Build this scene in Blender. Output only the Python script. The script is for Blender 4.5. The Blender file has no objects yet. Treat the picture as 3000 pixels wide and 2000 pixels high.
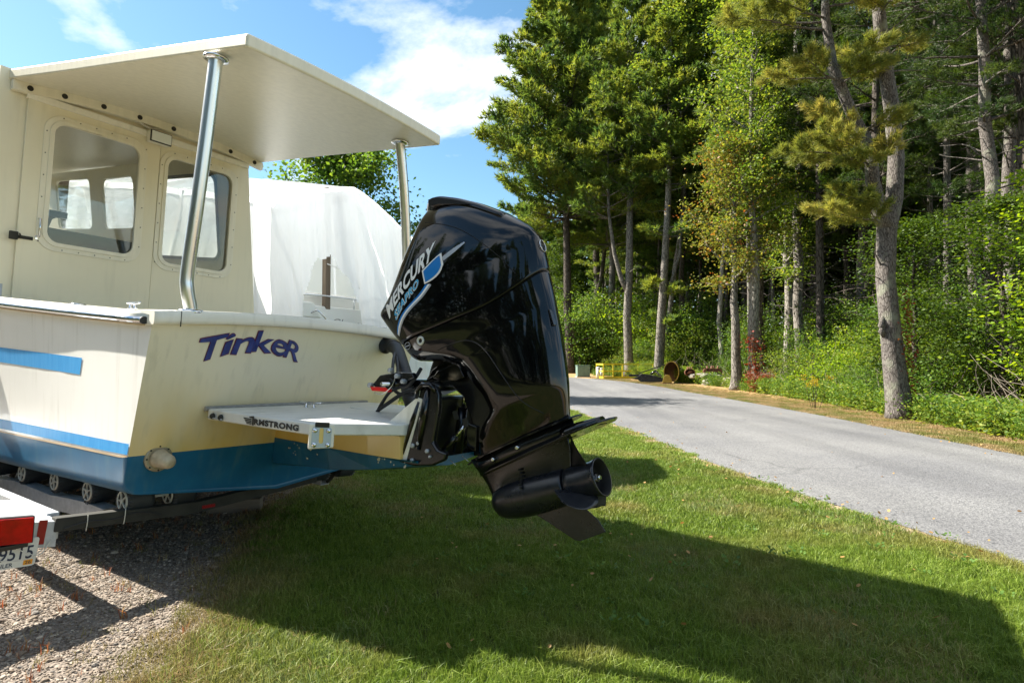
import bpy, bmesh, math, random
import numpy as np
from mathutils import Vector, Matrix
from mathutils.bvhtree import BVHTree
SC = bpy.context.scene
COL = SC.collection
R = math.radians

# ------------------------------------------------------------------ camera
cd = bpy.data.cameras.new('camera')
cam = bpy.data.objects.new('camera', cd); COL.objects.link(cam)
cd.sensor_width = 36.0; cd.lens = 21.0; cd.clip_start = 0.05; cd.clip_end = 2000
cam.location = (0, 0, 1.5)
cam.rotation_euler = (R(90) + math.atan(60/1750), 0, 0)
SC.camera = cam

# ------------------------------------------------------------------ light
SUN = Vector((-1.06, 0.375, 1.0)).normalized()          # direction towards the sun
sun_el = math.asin(SUN.z); sun_az = math.atan2(SUN.x, SUN.y)
ld = bpy.data.lights.new('sun', 'SUN'); ld.energy = 5.0; ld.angle = R(0.53); ld.color = (1.0, 0.945, 0.84)
sun = bpy.data.objects.new('sun', ld); COL.objects.link(sun)
sun.location = (-30, 8, 30)
sun.rotation_euler = SUN.to_track_quat('Z', 'Y').to_euler()

W = bpy.data.worlds.new('World'); SC.world = W; W.use_nodes = True
nt = W.node_tree; N = nt.nodes; L = nt.links; N.clear()
out = N.new('ShaderNodeOutputWorld'); bg = N.new('ShaderNodeBackground')
sky = N.new('ShaderNodeTexSky'); sky.sky_type = 'NISHITA'; sky.sun_disc = False
sky.sun_elevation = sun_el; sky.sun_rotation = sun_az
sky.air_density = 1.0; sky.dust_density = 0.25; sky.ozone_density = 1.2
def wn(t, **k):
    n = N.new(t)
    for a, b in k.items(): setattr(n, a, b)
    return n
def wmath(op, a, b=None, c=None):
    n = N.new('ShaderNodeMath'); n.operation = op
    for i, v in enumerate((a, b, c)):
        if v is None: continue
        if isinstance(v, (int, float)): n.inputs[i].default_value = v
        else: L.new(v, n.inputs[i])
    return n.outputs[0]
tc = N.new('ShaderNodeTexCoord'); sep = N.new('ShaderNodeSeparateXYZ'); L.new(tc.outputs['Generated'], sep.inputs[0])
zc = wmath('ADD', wmath('MAXIMUM', sep.outputs[2], 0.0), 0.16)
cx = wmath('DIVIDE', sep.outputs[0], zc); cy = wmath('DIVIDE', sep.outputs[1], zc)
cmb = N.new('ShaderNodeCombineXYZ'); L.new(cx, cmb.inputs[0]); L.new(cy, cmb.inputs[1])
n1 = wn('ShaderNodeTexNoise'); n1.inputs['Scale'].default_value = 1.7; n1.inputs['Detail'].default_value = 9
n1.inputs['Roughness'].default_value = 0.58; n1.inputs['Distortion'].default_value = 0.25
mp_ = N.new('ShaderNodeMapping'); mp_.inputs['Location'].default_value = (10.29, -20.21, 0.0); mp_.inputs['Rotation'].default_value = (0, 0, 6.21)
L.new(cmb.outputs[0], mp_.inputs[0]); L.new(mp_.outputs[0], n1.inputs['Vector'])
n2 = wn('ShaderNodeTexNoise'); n2.inputs['Scale'].default_value = 0.42; n2.inputs['Detail'].default_value = 2
L.new(mp_.outputs[0], n2.inputs['Vector'])
dens = wmath('ADD', n1.outputs[0], wmath('MULTIPLY', wmath('SUBTRACT', n2.outputs[0], 0.5), 0.55))
cr = N.new('ShaderNodeValToRGB'); L.new(dens, cr.inputs[0])
cr.color_ramp.elements[0].position = 0.485; cr.color_ramp.elements[0].color = (0, 0, 0, 1)
cr.color_ramp.elements[1].position = 0.62; cr.color_ramp.elements[1].color = (1, 1, 1, 1)
hz = wmath('MULTIPLY', cr.outputs[0], 0.93)
mix = N.new('ShaderNodeMix'); mix.data_type = 'RGBA'
L.new(hz, mix.inputs['Factor'])
hs = N.new('ShaderNodeHueSaturation'); hs.inputs['Hue'].default_value = 0.487; hs.inputs['Saturation'].default_value = 1.15; hs.inputs['Value'].default_value = 1.22
L.new(sky.outputs[0], hs.inputs['Color'])
L.new(hs.outputs[0], mix.inputs['A']); mix.inputs['B'].default_value = (8.2, 8.5, 8.8, 1)
L.new(mix.outputs['Result'], bg.inputs[0]); bg.inputs[1].default_value = 0.050
L.new(bg.outputs[0], out.inputs[0])

SC.view_settings.view_transform = 'Standard'; SC.view_settings.look = 'None'
SC.view_settings.exposure = 1.8; SC.view_settings.gamma = 1.0
try: SC.view_settings.use_curve_mapping = False
except Exception: pass
SC.render.engine = 'CYCLES'
SC.cycles.max_bounces = 8; SC.cycles.transparent_max_bounces = 12; SC.cycles.use_denoising = True
SC.cycles.sample_clamp_indirect = 6.0

rnd = random.Random(7)
rng = np.random.default_rng(11)

# ------------------------------------------------------------------ helpers
def tag(o, label=None, cat=None, group=None, kind=None):
    if label: o['label'] = label
    if cat: o['category'] = cat
    if group: o['group'] = group
    if kind: o['kind'] = kind
    return o
def empty(name, mat=None, loc=None, rz=0, **k):
    o = bpy.data.objects.new(name, None); COL.objects.link(o); o.empty_display_size = .2
    if mat is not None: o.matrix_world = mat
    elif loc is not None: o.location = loc; o.rotation_euler = (0, 0, rz)
    return tag(o, **k)
def mesh_np(name, verts, faces=None, tris=None, quads=None, smooth=False):
    me = bpy.data.meshes.new(name)
    if faces is not None:
        me.from_pydata([tuple(v) for v in verts], [], faces)
    else:
        verts = np.asarray(verts, dtype=np.float32)
        k = 3 if tris is not None else 4
        f = np.asarray(tris if tris is not None else quads, dtype=np.int32)
        me.vertices.add(len(verts)); me.vertices.foreach_set('co', verts.ravel())
        me.loops.add(f.size); me.loops.foreach_set('vertex_index', f.ravel())
        me.polygons.add(len(f)); me.polygons.foreach_set('loop_start', np.arange(0, f.size, k, dtype=np.int32))
        me.update(calc_edges=True)
    if smooth: me.shade_smooth()
    return me
def link(name, me, m, parent=None, bevel=0, seg=2, smooth=None, **k):
    o = bpy.data.objects.new(name, me); COL.objects.link(o)
    if m is not None and len(me.materials) == 0: me.materials.append(m)
    if parent is not None: o.parent = parent
    if bevel:
        b = o.modifiers.new('bevel', 'BEVEL'); b.width = bevel; b.segments = seg; b.limit_method = 'ANGLE'; b.angle_limit = R(35)
        me.shade_smooth()
        b.harden_normals = True
    return tag(o, **k)
class MB:
    """collects shapes into one mesh"""
    def __init__(s): s.v = []; s.f = []; s.sm = []
    def add(s, v, f, smooth=False):
        b = len(s.v); s.v += [tuple(p) for p in v]; s.f += [tuple(i + b for i in q) for q in f]; s.sm += [smooth]*len(f)
        return s
    def box(s, lo, hi, M=None):
        (x0, y0, z0), (x1, y1, z1) = lo, hi
        v = [(x0,y0,z0),(x1,y0,z0),(x1,y1,z0),(x0,y1,z0),(x0,y0,z1),(x1,y0,z1),(x1,y1,z1),(x0,y1,z1)]
        if M is not None: v = [tuple(M @ Vector(p)) for p in v]
        return s.add(v, [(0,3,2,1),(4,5,6,7),(0,1,5,4),(1,2,6,5),(2,3,7,6),(3,0,4,7)])
    def cbox(s, c, size, M=None):
        h = [q/2 for q in size]
        return s.box([c[i]-h[i] for i in range(3)], [c[i]+h[i] for i in range(3)], M)
    def tube(s, pts, rad, n=12, cap=True, smooth=True):
        pts = [Vector(p) for p in pts]; k = len(pts)
        rad = rad if hasattr(rad, '__len__') else [rad]*k
        v = []; prev = None
        for i, p in enumerate(pts):
            t = (pts[min(i+1, k-1)] - pts[max(i-1, 0)]).normalized()
            if prev is None:
                a = t.orthogonal().normalized()
            else:
                a = (prev - t*prev.dot(t)).normalized()
            prev = a; b = t.cross(a)
            for j in range(n):
                th = 2*math.pi*j/n
                v.append(p + (a*math.cos(th) + b*math.sin(th))*rad[i])
        f = []
        for i in range(k-1):
            for j in range(n):
                f.append((i*n+j, i*n+(j+1)%n, (i+1)*n+(j+1)%n, (i+1)*n+j))
        s.add(v, f, smooth)
        if cap:
            b = len(s.v) - len(v)
            s.f.append(tuple(b+j for j in reversed(range(n)))); s.sm.append(False)
            s.f.append(tuple(b+(k-1)*n+j for j in range(n))); s.sm.append(False)
        return s
    def lathe(s, c, ax, prof, n=28, cap0=False, cap1=False):
        '''rings (distance along the axis, radius) round one fixed axis'''
        c = Vector(c); ax = Vector(ax).normalized(); a = ax.orthogonal().normalized(); b = ax.cross(a)
        return s.loft([[c + ax*d + (a*math.cos(2*math.pi*j/n) + b*math.sin(2*math.pi*j/n))*r for j in range(n)] for d, r in prof], cap0=cap0, cap1=cap1)
    def cyl(s, a, b, r, n=16, r2=None): return s.tube([a, b], [r, r if r2 is None else r2], n)
    def loft(s, rings, closed=True, cap0=True, cap1=True, smooth=True):
        n = len(rings[0]); v = [p for rg in rings for p in rg]; f = []
        for i in range(len(rings)-1):
            for j in range(n if closed else n-1):
                f.append((i*n+j, i*n+(j+1)%n, (i+1)*n+(j+1)%n, (i+1)*n+j))
        b = len(s.v); s.add(v, f, smooth)
        if cap0: s.f.append(tuple(b+j for j in reversed(range(n)))); s.sm.append(False)
        if cap1: s.f.append(tuple(b+(len(rings)-1)*n+j for j in range(n))); s.sm.append(False)
        return s
    def prism(s, poly, fn0, fn1):
        """polygon of 2D points; fn0/fn1 map (a,b)->3D for the two faces"""
        n = len(poly); v = [fn0(*p) for p in poly] + [fn1(*p) for p in poly]
        return s.add(v, [tuple(reversed(range(n))), tuple(range(n, 2*n))] + [(i, (i+1)%n, n+(i+1)%n, n+i) for i in range(n)])
    def mesh(s, name):
        me = bpy.data.meshes.new(name); me.from_pydata(s.v, [], s.f)
        me.polygons.foreach_set('use_smooth', s.sm)
        bm = bmesh.new(); bm.from_mesh(me); bmesh.ops.recalc_face_normals(bm, faces=bm.faces); bm.to_mesh(me); bm.free()
        me.update(); return me
    def build(s, name, m, parent=None, **k): return link(name, s.mesh(name), m, parent, **k)

# ------------------------------------------------------------------ materials
def nodes(m): m.use_nodes = True; return m.node_tree, m.node_tree.nodes, m.node_tree.links
def mat(name, col, rough=0.5, metal=0.0, var=0.0, vscale=5.0, col2=None, bump=0.0, bscale=40.0, coat=0.0, spec=0.5, stretch=None, detail=5, trans=0.0, emit=None, rvar=0.0, coord='Object'):
    m = bpy.data.materials.new(name); t, n, l = nodes(m); p = n['Principled BSDF']
    p.inputs['Base Color'].default_value = (*col, 1); p.inputs['Roughness'].default_value = rough
    p.inputs['Metallic'].default_value = metal; p.inputs['Specular IOR Level'].default_value = spec
    p.inputs['Coat Weight'].default_value = coat; p.inputs['Coat Roughness'].default_value = 0.05
    p.inputs['Transmission Weight'].default_value = trans
    tcn = n.new('ShaderNodeTexCoord'); vec = tcn.outputs[coord]
    if stretch:
        mpn = n.new('ShaderNodeMapping'); mpn.inputs['Scale'].default_value = stretch; l.new(vec, mpn.inputs[0]); vec = mpn.outputs[0]
    if col2 is not None or var:
        c2 = col2 if col2 is not None else tuple(c*(1-var) for c in col)
        nz = n.new('ShaderNodeTexNoise'); nz.inputs['Scale'].default_value = vscale; nz.inputs['Detail'].default_value = detail; nz.inputs['Roughness'].default_value = .62
        l.new(vec, nz.inputs['Vector'])
        rp = n.new('ShaderNodeValToRGB'); rp.color_ramp.elements[0].position = .35; rp.color_ramp.elements[1].position = .68
        rp.color_ramp.elements[0].color = (*col, 1); rp.color_ramp.elements[1].color = (*c2, 1)
        l.new(nz.outputs[0], rp.inputs[0]); l.new(rp.outputs[0], p.inputs['Base Color'])
    if rvar:
        nr = n.new('ShaderNodeTexNoise'); nr.inputs['Scale'].default_value = 7; nr.inputs['Detail'].default_value = 6
        l.new(vec, nr.inputs['Vector'])
        mr = n.new('ShaderNodeMapRange'); mr.inputs['To Min'].default_value = max(0.02, rough-rvar); mr.inputs['To Max'].default_value = rough+rvar
        mr.inputs['From Min'].default_value = .3; mr.inputs['From Max'].default_value = .7
        l.new(nr.outputs[0], mr.inputs[0]); l.new(mr.outputs[0], p.inputs['Roughness'])
    if bump:
        nb = n.new('ShaderNodeTexNoise'); nb.inputs['Scale'].default_value = bscale; nb.inputs['Detail'].default_value = 6
        l.new(vec, nb.inputs['Vector'])
        bp = n.new('ShaderNodeBump'); bp.inputs['Strength'].default_value = min(1, bump*10); bp.inputs['Distance'].default_value = bump
        l.new(nb.outputs[0], bp.inputs['Height']); l.new(bp.outputs[0], p.inputs['Normal'])
    return m
def leaf_mat(name, ramp, trans=0.45, rough=0.55, gloss=0.22):
    """leaf: diffuse + translucent, colour picked along a ramp by the leaf's own 'tint' value"""
    m = bpy.data.materials.new(name); t, n, l = nodes(m); n.clear()
    o = n.new('ShaderNodeOutputMaterial'); at = n.new('ShaderNodeAttribute'); at.attribute_name = 'tint'
    rp = n.new('ShaderNodeValToRGB'); e = rp.color_ramp.elements
    e[0].position = 0; e[0].color = (*ramp[0], 1); e[1].position = 1; e[1].color = (*ramp[-1], 1)
    for i, c in enumerate(ramp[1:-1]):
        q = e.new((i+1)/(len(ramp)-1)); q.color = (*c, 1)
    l.new(at.outputs['Fac'], rp.inputs[0])
    p = n.new('ShaderNodeBsdfPrincipled'); p.inputs['Roughness'].default_value = rough; p.inputs['Specular IOR Level'].default_value = gloss
    tr = n.new('ShaderNodeBsdfTranslucent'); mx = n.new('ShaderNodeMixShader'); mx.inputs[0].default_value = trans
    hs = n.new('ShaderNodeHueSaturation'); hs.inputs['Hue'].default_value = 0.485; hs.inputs['Saturation'].default_value = 1.1; hs.inputs['Value'].default_value = 1.5
    l.new(rp.outputs[0], p.inputs['Base Color']); l.new(rp.outputs[0], hs.inputs['Color']); l.new(hs.outputs[0], tr.inputs[0])
    l.new(p.outputs[0], mx.inputs[1]); l.new(tr.outputs[0], mx.inputs[2]); l.new(mx.outputs[0], o.inputs[0])
    return m
def bark_mat(name, c1, c2, sc=1.0, lichen=None):
    m = bpy.data.materials.new(name); t, n, l = nodes(m); p = n['Principled BSDF']; p.inputs['Roughness'].default_value = .9
    p.inputs['Specular IOR Level'].default_value = .15
    tcn = n.new('ShaderNodeTexCoord'); mpn = n.new('ShaderNodeMapping'); mpn.inputs['Scale'].default_value = (1, 1, .22)
    l.new(tcn.outputs['Object'], mpn.inputs[0])
    v = n.new('ShaderNodeTexVoronoi'); v.feature = 'DISTANCE_TO_EDGE'; v.inputs['Scale'].default_value = 14*sc; l.new(mpn.outputs[0], v.inputs['Vector'])
    nz = n.new('ShaderNodeTexNoise'); nz.inputs['Scale'].default_value = 9*sc; nz.inputs['Detail'].default_value = 8; l.new(mpn.outputs[0], nz.inputs['Vector'])
    mr = n.new('ShaderNodeMapRange'); mr.inputs['From Max'].default_value = .16; l.new(v.outputs['Distance'], mr.inputs[0])
    mul = n.new('ShaderNodeMath'); mul.operation = 'MULTIPLY'; l.new(mr.outputs[0], mul.inputs[0]); l.new(nz.outputs[0], mul.inputs[1])
    rp = n.new('ShaderNodeValToRGB'); rp.color_ramp.elements[0].color = (*c1, 1); rp.color_ramp.elements[1].color = (*c2, 1)
    rp.color_ramp.elements[0].position = .05; rp.color_ramp.elements[1].position = .6
    l.new(mul.outputs[0], rp.inputs[0]); colr = rp.outputs[0]
    if lichen:
        n3 = n.new('ShaderNodeTexNoise'); n3.inputs['Scale'].default_value = 2.2; n3.inputs['Detail'].default_value = 7; l.new(tcn.outputs['Object'], n3.inputs['Vector'])
        r3 = n.new('ShaderNodeValToRGB'); r3.color_ramp.elements[0].position = .55; r3.color_ramp.elements[1].position = .66
        l.new(n3.outputs[0], r3.inputs[0]); mx = n.new('ShaderNodeMix'); mx.data_type = 'RGBA'
        l.new(r3.outputs[0], mx.inputs['Factor']); l.new(colr, mx.inputs['A']); mx.inputs['B'].default_value = (*lichen, 1); colr = mx.outputs['Result']
    l.new(colr, p.inputs['Base Color'])
    b = n.new('ShaderNodeBump'); b.inputs['Strength'].default_value = .8; b.inputs['Distance'].default_value = .02
    l.new(mul.outputs[0], b.inputs['Height']); l.new(b.outputs[0], p.inputs['Normal'])
    return m

CREAM = (0.78, 0.715, 0.53)
def hull_paint(name, base, stain_bounce, z0, z1, gloss=.28):
    """gelcoat with a scum stain that fades out above the waterline, streaked; its yellow also paints in grass bounce"""
    m = bpy.data.materials.new(name); t, n, l = nodes(m); p = n['Principled BSDF']
    p.inputs['Roughness'].default_value = gloss; p.inputs['Coat Weight'].default_value = .2; p.inputs['Coat Roughness'].default_value = .15
    tcn = n.new('ShaderNodeTexCoord'); sp = n.new('ShaderNodeSeparateXYZ'); l.new(tcn.outputs['Object'], sp.inputs[0])
    mpn = n.new('ShaderNodeMapping'); mpn.inputs['Scale'].default_value = (1, 1, .18); l.new(tcn.outputs['Object'], mpn.inputs[0])
    nz = n.new('ShaderNodeTexNoise'); nz.inputs['Scale'].default_value = 6; nz.inputs['Detail'].default_value = 7; l.new(mpn.outputs[0], nz.inputs['Vector'])
    nb = n.new('ShaderNodeTexNoise'); nb.inputs['Scale'].default_value = 1.3; nb.inputs['Detail'].default_value = 5; l.new(tcn.outputs['Object'], nb.inputs['Vector'])
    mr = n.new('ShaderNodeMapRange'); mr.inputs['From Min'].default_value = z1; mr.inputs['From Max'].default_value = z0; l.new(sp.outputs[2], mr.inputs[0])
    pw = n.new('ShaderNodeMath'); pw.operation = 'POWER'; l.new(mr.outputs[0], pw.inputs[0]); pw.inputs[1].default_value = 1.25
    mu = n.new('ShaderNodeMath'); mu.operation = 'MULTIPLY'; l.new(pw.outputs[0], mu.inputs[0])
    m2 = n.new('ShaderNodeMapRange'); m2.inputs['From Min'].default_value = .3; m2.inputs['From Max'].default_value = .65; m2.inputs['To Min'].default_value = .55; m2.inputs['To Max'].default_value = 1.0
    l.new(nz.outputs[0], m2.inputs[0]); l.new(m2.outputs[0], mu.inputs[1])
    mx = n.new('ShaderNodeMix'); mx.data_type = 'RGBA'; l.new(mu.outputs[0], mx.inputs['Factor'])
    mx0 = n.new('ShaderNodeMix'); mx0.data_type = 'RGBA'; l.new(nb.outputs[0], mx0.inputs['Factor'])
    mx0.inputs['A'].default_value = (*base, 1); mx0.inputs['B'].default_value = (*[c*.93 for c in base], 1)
    l.new(mx0.outputs['Result'], mx.inputs['A']); mx.inputs['B'].default_value = (*stain_bounce, 1)
    l.new(mx.outputs['Result'], p.inputs['Base Color'])
    return m
M = {}
M['hull_side'] = mat('side_gelcoat', (.88, .865, .82), .4, var=.04, vscale=1.5, coat=.15, rvar=.05)
M['hull'] = hull_paint('cream_gelcoat', CREAM, (.72, .50, .11), .80, 1.45)  # lower yellow mixes scum staining with painted light bounced off the grass
def weather(m, dirt=(.30, .27, .19), amt=.22, sc=(9, 9, .55), blotch=2.5):
    '''adds run-off streaks and blotches of grime to a paint'''
    t, n, l = nodes(m); p = n['Principled BSDF']; bc = p.inputs['Base Color']
    tcn = n.new('ShaderNodeTexCoord'); mpn = n.new('ShaderNodeMapping'); mpn.inputs['Scale'].default_value = sc; l.new(tcn.outputs['Object'], mpn.inputs[0])
    a = n.new('ShaderNodeTexNoise'); a.inputs['Scale'].default_value = 2.2; a.inputs['Detail'].default_value = 8; l.new(mpn.outputs[0], a.inputs['Vector'])
    b = n.new('ShaderNodeTexNoise'); b.inputs['Scale'].default_value = blotch; b.inputs['Detail'].default_value = 7; l.new(tcn.outputs['Object'], b.inputs['Vector'])
    r1 = n.new('ShaderNodeMapRange'); r1.inputs['From Min'].default_value = .52; r1.inputs['From Max'].default_value = .78; l.new(a.outputs[0], r1.inputs[0])
    r2 = n.new('ShaderNodeMapRange'); r2.inputs['From Min'].default_value = .35; r2.inputs['From Max'].default_value = .70; l.new(b.outputs[0], r2.inputs[0])
    mu = n.new('ShaderNodeMath'); mu.operation = 'MULTIPLY'; l.new(r1.outputs[0], mu.inputs[0]); l.new(r2.outputs[0], mu.inputs[1])
    m3 = n.new('ShaderNodeMath'); m3.operation = 'MULTIPLY'; l.new(mu.outputs[0], m3.inputs[0]); m3.inputs[1].default_value = amt*2.4
    mx = n.new('ShaderNodeMix'); mx.data_type = 'RGBA'; l.new(m3.outputs[0], mx.inputs['Factor'])
    if bc.links: l.new(bc.links[0].from_socket, mx.inputs['A'])
    else: mx.inputs['A'].default_value = bc.default_value
    mx.inputs['B'].default_value = (*dirt, 1); l.new(mx.outputs['Result'], bc); return m
M['pod'] = hull_paint('stain_bounce_gelcoat', (.80, .60, .22), (.70, .45, .09), .9, 1.2, .35)  # ochre of real staining plus grass bounce put into the colour
M['cream'] = mat('cream_paint', CREAM, .38, var=.06, vscale=1.5, coat=.1, rvar=.06)
M['cream_trim'] = mat('cream_trim', (.80, .75, .60), .35, var=.10, vscale=5, stretch=(4, 4, .5))
M['white_cap'] = mat('white_gelcoat', (.83, .80, .70), .32, var=.05, vscale=2.0, coat=.15)
weather(M['hull']); weather(M['hull_side'], amt=.16); weather(M['cream'], amt=.12); weather(M['cream_trim'], (.30, .31, .24), .07); weather(M['white_cap'], (.30, .29, .22), .25, (7, 7, 2))
M['deck_grey'] = mat('platform_gelcoat', (.72, .72, .68), .42, col2=(.60, .60, .57), vscale=3.5, bump=.001, bscale=120)
M['blue_bottom'] = mat('blue_bottom_paint', (.008, .098, .205), .42, col2=(.012, .13, .26), vscale=4, bump=.0015, bscale=60, spec=.5)
weather(M['deck_grey'], (.25, .24, .20), .30, (4, 4, 4)); weather(M['blue_bottom'], (.10, .20, .22), .30, (6, 6, .8), 4)
M['stripe'] = mat('blue_stripe', (.018, .28, .66), .5, col2=(.05, .35, .72), vscale=9, stretch=(3, 3, .3))
M['tan_line'] = mat('tan_line', (.62, .46, .28), .5, var=.2)
M['chips'] = mat('chipped_primer', (.55, .52, .40), .8, var=.3, vscale=20)
M['steel'] = mat('polished_steel', (.72, .73, .75), .12, 1.0, rvar=.05)
M['alu'] = mat('brushed_aluminium', (.74, .77, .80), .32, 1.0, rvar=.07, stretch=(1, 1, .1))
M['galv'] = mat('galvanised_steel', (.50, .52, .54), .45, .35, col2=(.36, .38, .40), vscale=14, bump=.0008, bscale=50, rvar=.1)
M['galv_dull_shaded'] = mat('dull_shaded_galvanised', (.040, .038, .030), .9, .0, col2=(.02, .019, .015), vscale=8, bump=.001)  # dull steel, with the shade under the hull darkened into its colour
M['dark_rubber'] = mat('black_rubber', (.018, .018, .020), .6, bump=.0008)
M['roller_rubber'] = mat('roller_rubber', (.03, .035, .04), .55, var=.3)
M['white_plastic'] = mat('white_plastic', (.62, .60, .52), .45, var=.25, vscale=25)
M['black_paint'] = mat('black_gloss', (.0026, .0027, .0034), .05, col2=(.007, .0065, .006), vscale=3, spec=.5, rvar=.035)
M['black_satin'] = mat('black_satin', (.008, .008, .009), .22, spec=.6, rvar=.07)
M['gear_black'] = mat('gearcase_black', (.011, .012, .016), .30, col2=(.022, .023, .027), vscale=30, spec=.5, bump=.0003, bscale=200, rvar=.06)
M['black_plastic'] = mat('black_plastic', (.012, .012, .013), .38, bump=.0003, bscale=150)
M['groove'] = mat('groove_black', (.002, .002, .002), .7)
M['glass'] = mat('window_glass', (.78, .80, .78), .02, trans=1.0)
M['red'] = mat('red_plastic', (.65, .012, .012), .35)
M['white_print'] = mat('white_print', (.88, .88, .88), .5)
M['silver_print'] = mat('silver_print', (.45, .47, .52), .3, .3)
M['blue_print'] = mat('blue_print', (.01, .20, .62), .3, coat=.4)
M['sky_print'] = mat('light_blue_print', (.05, .42, .75), .3)
M['black_print'] = mat('black_print', (.01, .01, .012), .5)
M['tinker_blue'] = mat('navy_vinyl', (.008, .018, .12), .3, col2=(.03, .05, .24), vscale=14, coat=.3)
M['tinker_red'] = mat('red_vinyl', (.13, .015, .045), .35)
M['dark_inside'] = mat('dark_dash', (.012, .022, .025), .5, var=.4)
M['beige_in'] = mat('cabin_liner', (.60, .55, .43), .5, var=.08)
M['brown_in'] = mat('brown_trim', (.10, .06, .045), .6, var=.3)
M['wood'] = mat('weathered_wood', (.22, .17, .12), .8, col2=(.12, .085, .06), vscale=6, stretch=(1, 1, .08), bump=.003)
M['wood_h'] = mat('weathered_beam', (.20, .165, .125), .85, col2=(.11, .085, .065), vscale=10, stretch=(.1, 1, 1), bump=.003)
M['plate_white'] = mat('plate_white', (.66, .66, .60), .45, var=.12, vscale=10)
M['plate_ink'] = mat('plate_ink', (.02, .03, .06), .5)
M['orange'] = mat('orange_sticker', (.75, .32, .02), .5)
M['lens_red'] = mat('red_lens', (.48, .0, .004), .16, spec=.3, col2=(.20, .0, .002), vscale=12, bump=.0015, bscale=90)
M['reflector'] = mat('red_reflector', (.24, .004, .008), .3, bump=.0006, bscale=300)
M['headliner'] = M['beige_in']
M['bark_grey'] = bark_mat('grey_bark', (.055, .047, .04), (.26, .235, .205), 1.0)
M['bark_pine'] = bark_mat('pine_bark', (.050, .042, .037), (.185, .165, .15), 2.2, lichen=(.20, .20, .155))
M['bark_dark'] = bark_mat('dark_bark', (.025, .02, .016), (.12, .10, .085), 1.0)
M['bark_pale'] = bark_mat('pale_bark', (.10, .085, .07), (.36, .33, .29), .9)
M['pine'] = leaf_mat('white_pine_needles', [(.045, .10, .028), (.13, .19, .034), (.26, .27, .045)], .45, .5)
M['pine_tan'] = leaf_mat('yellowing_pine_needles', [(.09, .13, .028), (.22, .235, .045), (.40, .34, .09)], .42, .55)
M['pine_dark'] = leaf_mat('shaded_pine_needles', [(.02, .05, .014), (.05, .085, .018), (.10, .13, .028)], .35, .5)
M['leaf'] = leaf_mat('green_leaves', [(.03, .075, .014), (.085, .165, .025), (.19, .26, .04)], .45)
M['leaf_yellow'] = leaf_mat('yellow_green_leaves', [(.05, .105, .018), (.13, .20, .028), (.27, .29, .05)], .45)
M['leaf_bright'] = leaf_mat('bright_leaves', [(.07, .15, .016), (.17, .27, .027), (.32, .40, .045)], .5)
M['leaf_rust'] = leaf_mat('rusty_leaves', [(.06, .10, .02), (.14, .17, .03), (.20, .19, .035), (.30, .12, .035)], .42)
M['leaf_red'] = leaf_mat('red_leaves', [(.10, .09, .02), (.18, .055, .022), (.28, .05, .03)], .35)
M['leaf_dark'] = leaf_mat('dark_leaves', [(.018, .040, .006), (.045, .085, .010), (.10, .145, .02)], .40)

# ================================================================== frames
_r = Vector((1140/2091, 1753/2091, -0.025)).normalized()
_f = Vector((-1753/2091, 1140/2091, math.tan(R(3.5)))); _f = (_f - _r*_f.dot(_r)).normalized()
_u = _r.cross(_f)
_O = Vector((-1.6468, 4.6277, 0.0))
def frame(x, y, z, o): return Matrix(((x.x, y.x, z.x, o.x), (x.y, y.y, z.y, o.y), (x.z, y.z, z.z, o.z), (0, 0, 0, 1)))
BOAT = frame(_r, _f, _u, _O)                     # local: x starboard, y forward, z up
_ah = Vector((-_f.x, -_f.y, 0)).normalized()
_S = _ah*math.cos(R(18.5)) + Vector((0, 0, math.sin(R(18.5)))); _S = (_S - _r*_S.dot(_r)).normalized()
_T = _S.cross(_r)
if _T.z < 0: _T = -_T
MOTOR = frame(_S, _r, _T, Vector((-0.3764, 3.8257, 0.8096)))   # local: x aft, y starboard, z up along the leg

def lerp(a, b, t): return a + (b-a)*t
def tab(x, xs, ys): return float(np.interp(x, xs, ys))

def curve_plate(outer, holes, fn, name, thick_vec):
    """flat plate with holes: 2D polygons filled, extruded, mapped to 3D by fn(a,b)->point ; thick_vec added for the back"""
    cu = bpy.data.curves.new(name, 'CURVE'); cu.dimensions = '2D'; cu.fill_mode = 'BOTH'
    for poly in [outer] + holes:
        s = cu.splines.new('POLY'); s.points.add(len(poly)-1); s.use_cyclic_u = True
        for i, (a, b) in enumerate(poly): s.points[i].co = (a, b, 0, 1)
    ob = bpy.data.objects.new(name, cu); me0 = ob.to_mesh()
    bm = bmesh.new(); bm.from_mesh(me0); ob.to_mesh_clear(); bpy.data.objects.remove(ob); bpy.data.curves.remove(cu)
    bmesh.ops.remove_doubles(bm, verts=bm.verts, dist=1e-5)
    up = [f for f in bm.faces]
    g = bmesh.ops.extrude_face_region(bm, geom=up)
    nv = [v for v in g['geom'] if isinstance(v, bmesh.types.BMVert)]
    newset = set(nv); tv = Vector(thick_vec)
    for v in bm.verts:
        p = Vector(fn(v.co.x, v.co.y)); v.co = p + tv if v in newset else p
    bmesh.ops.recalc_face_normals(bm, faces=bm.faces)
    me = bpy.data.meshes.new(name); bm.to_mesh(me); bm.free(); return me
def rrect(x0, z0, x1, z1, r, n=6, dz=0.0):
    """rounded rectangle; dz raises the right side"""
    pts = []
    for cx, cz, a0 in ((x1-r, z1-r, 0), (x0+r, z1-r, 90), (x0+r, z0+r, 180), (x1-r, z0+r, 270)):
        for i in range(n+1):
            a = R(a0 + 90*i/n); pts.append((cx + r*math.cos(a), cz + r*math.sin(a)))
    return [(x, z + dz*(x-x0)/(x1-x0)) for x, z in pts]

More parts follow.
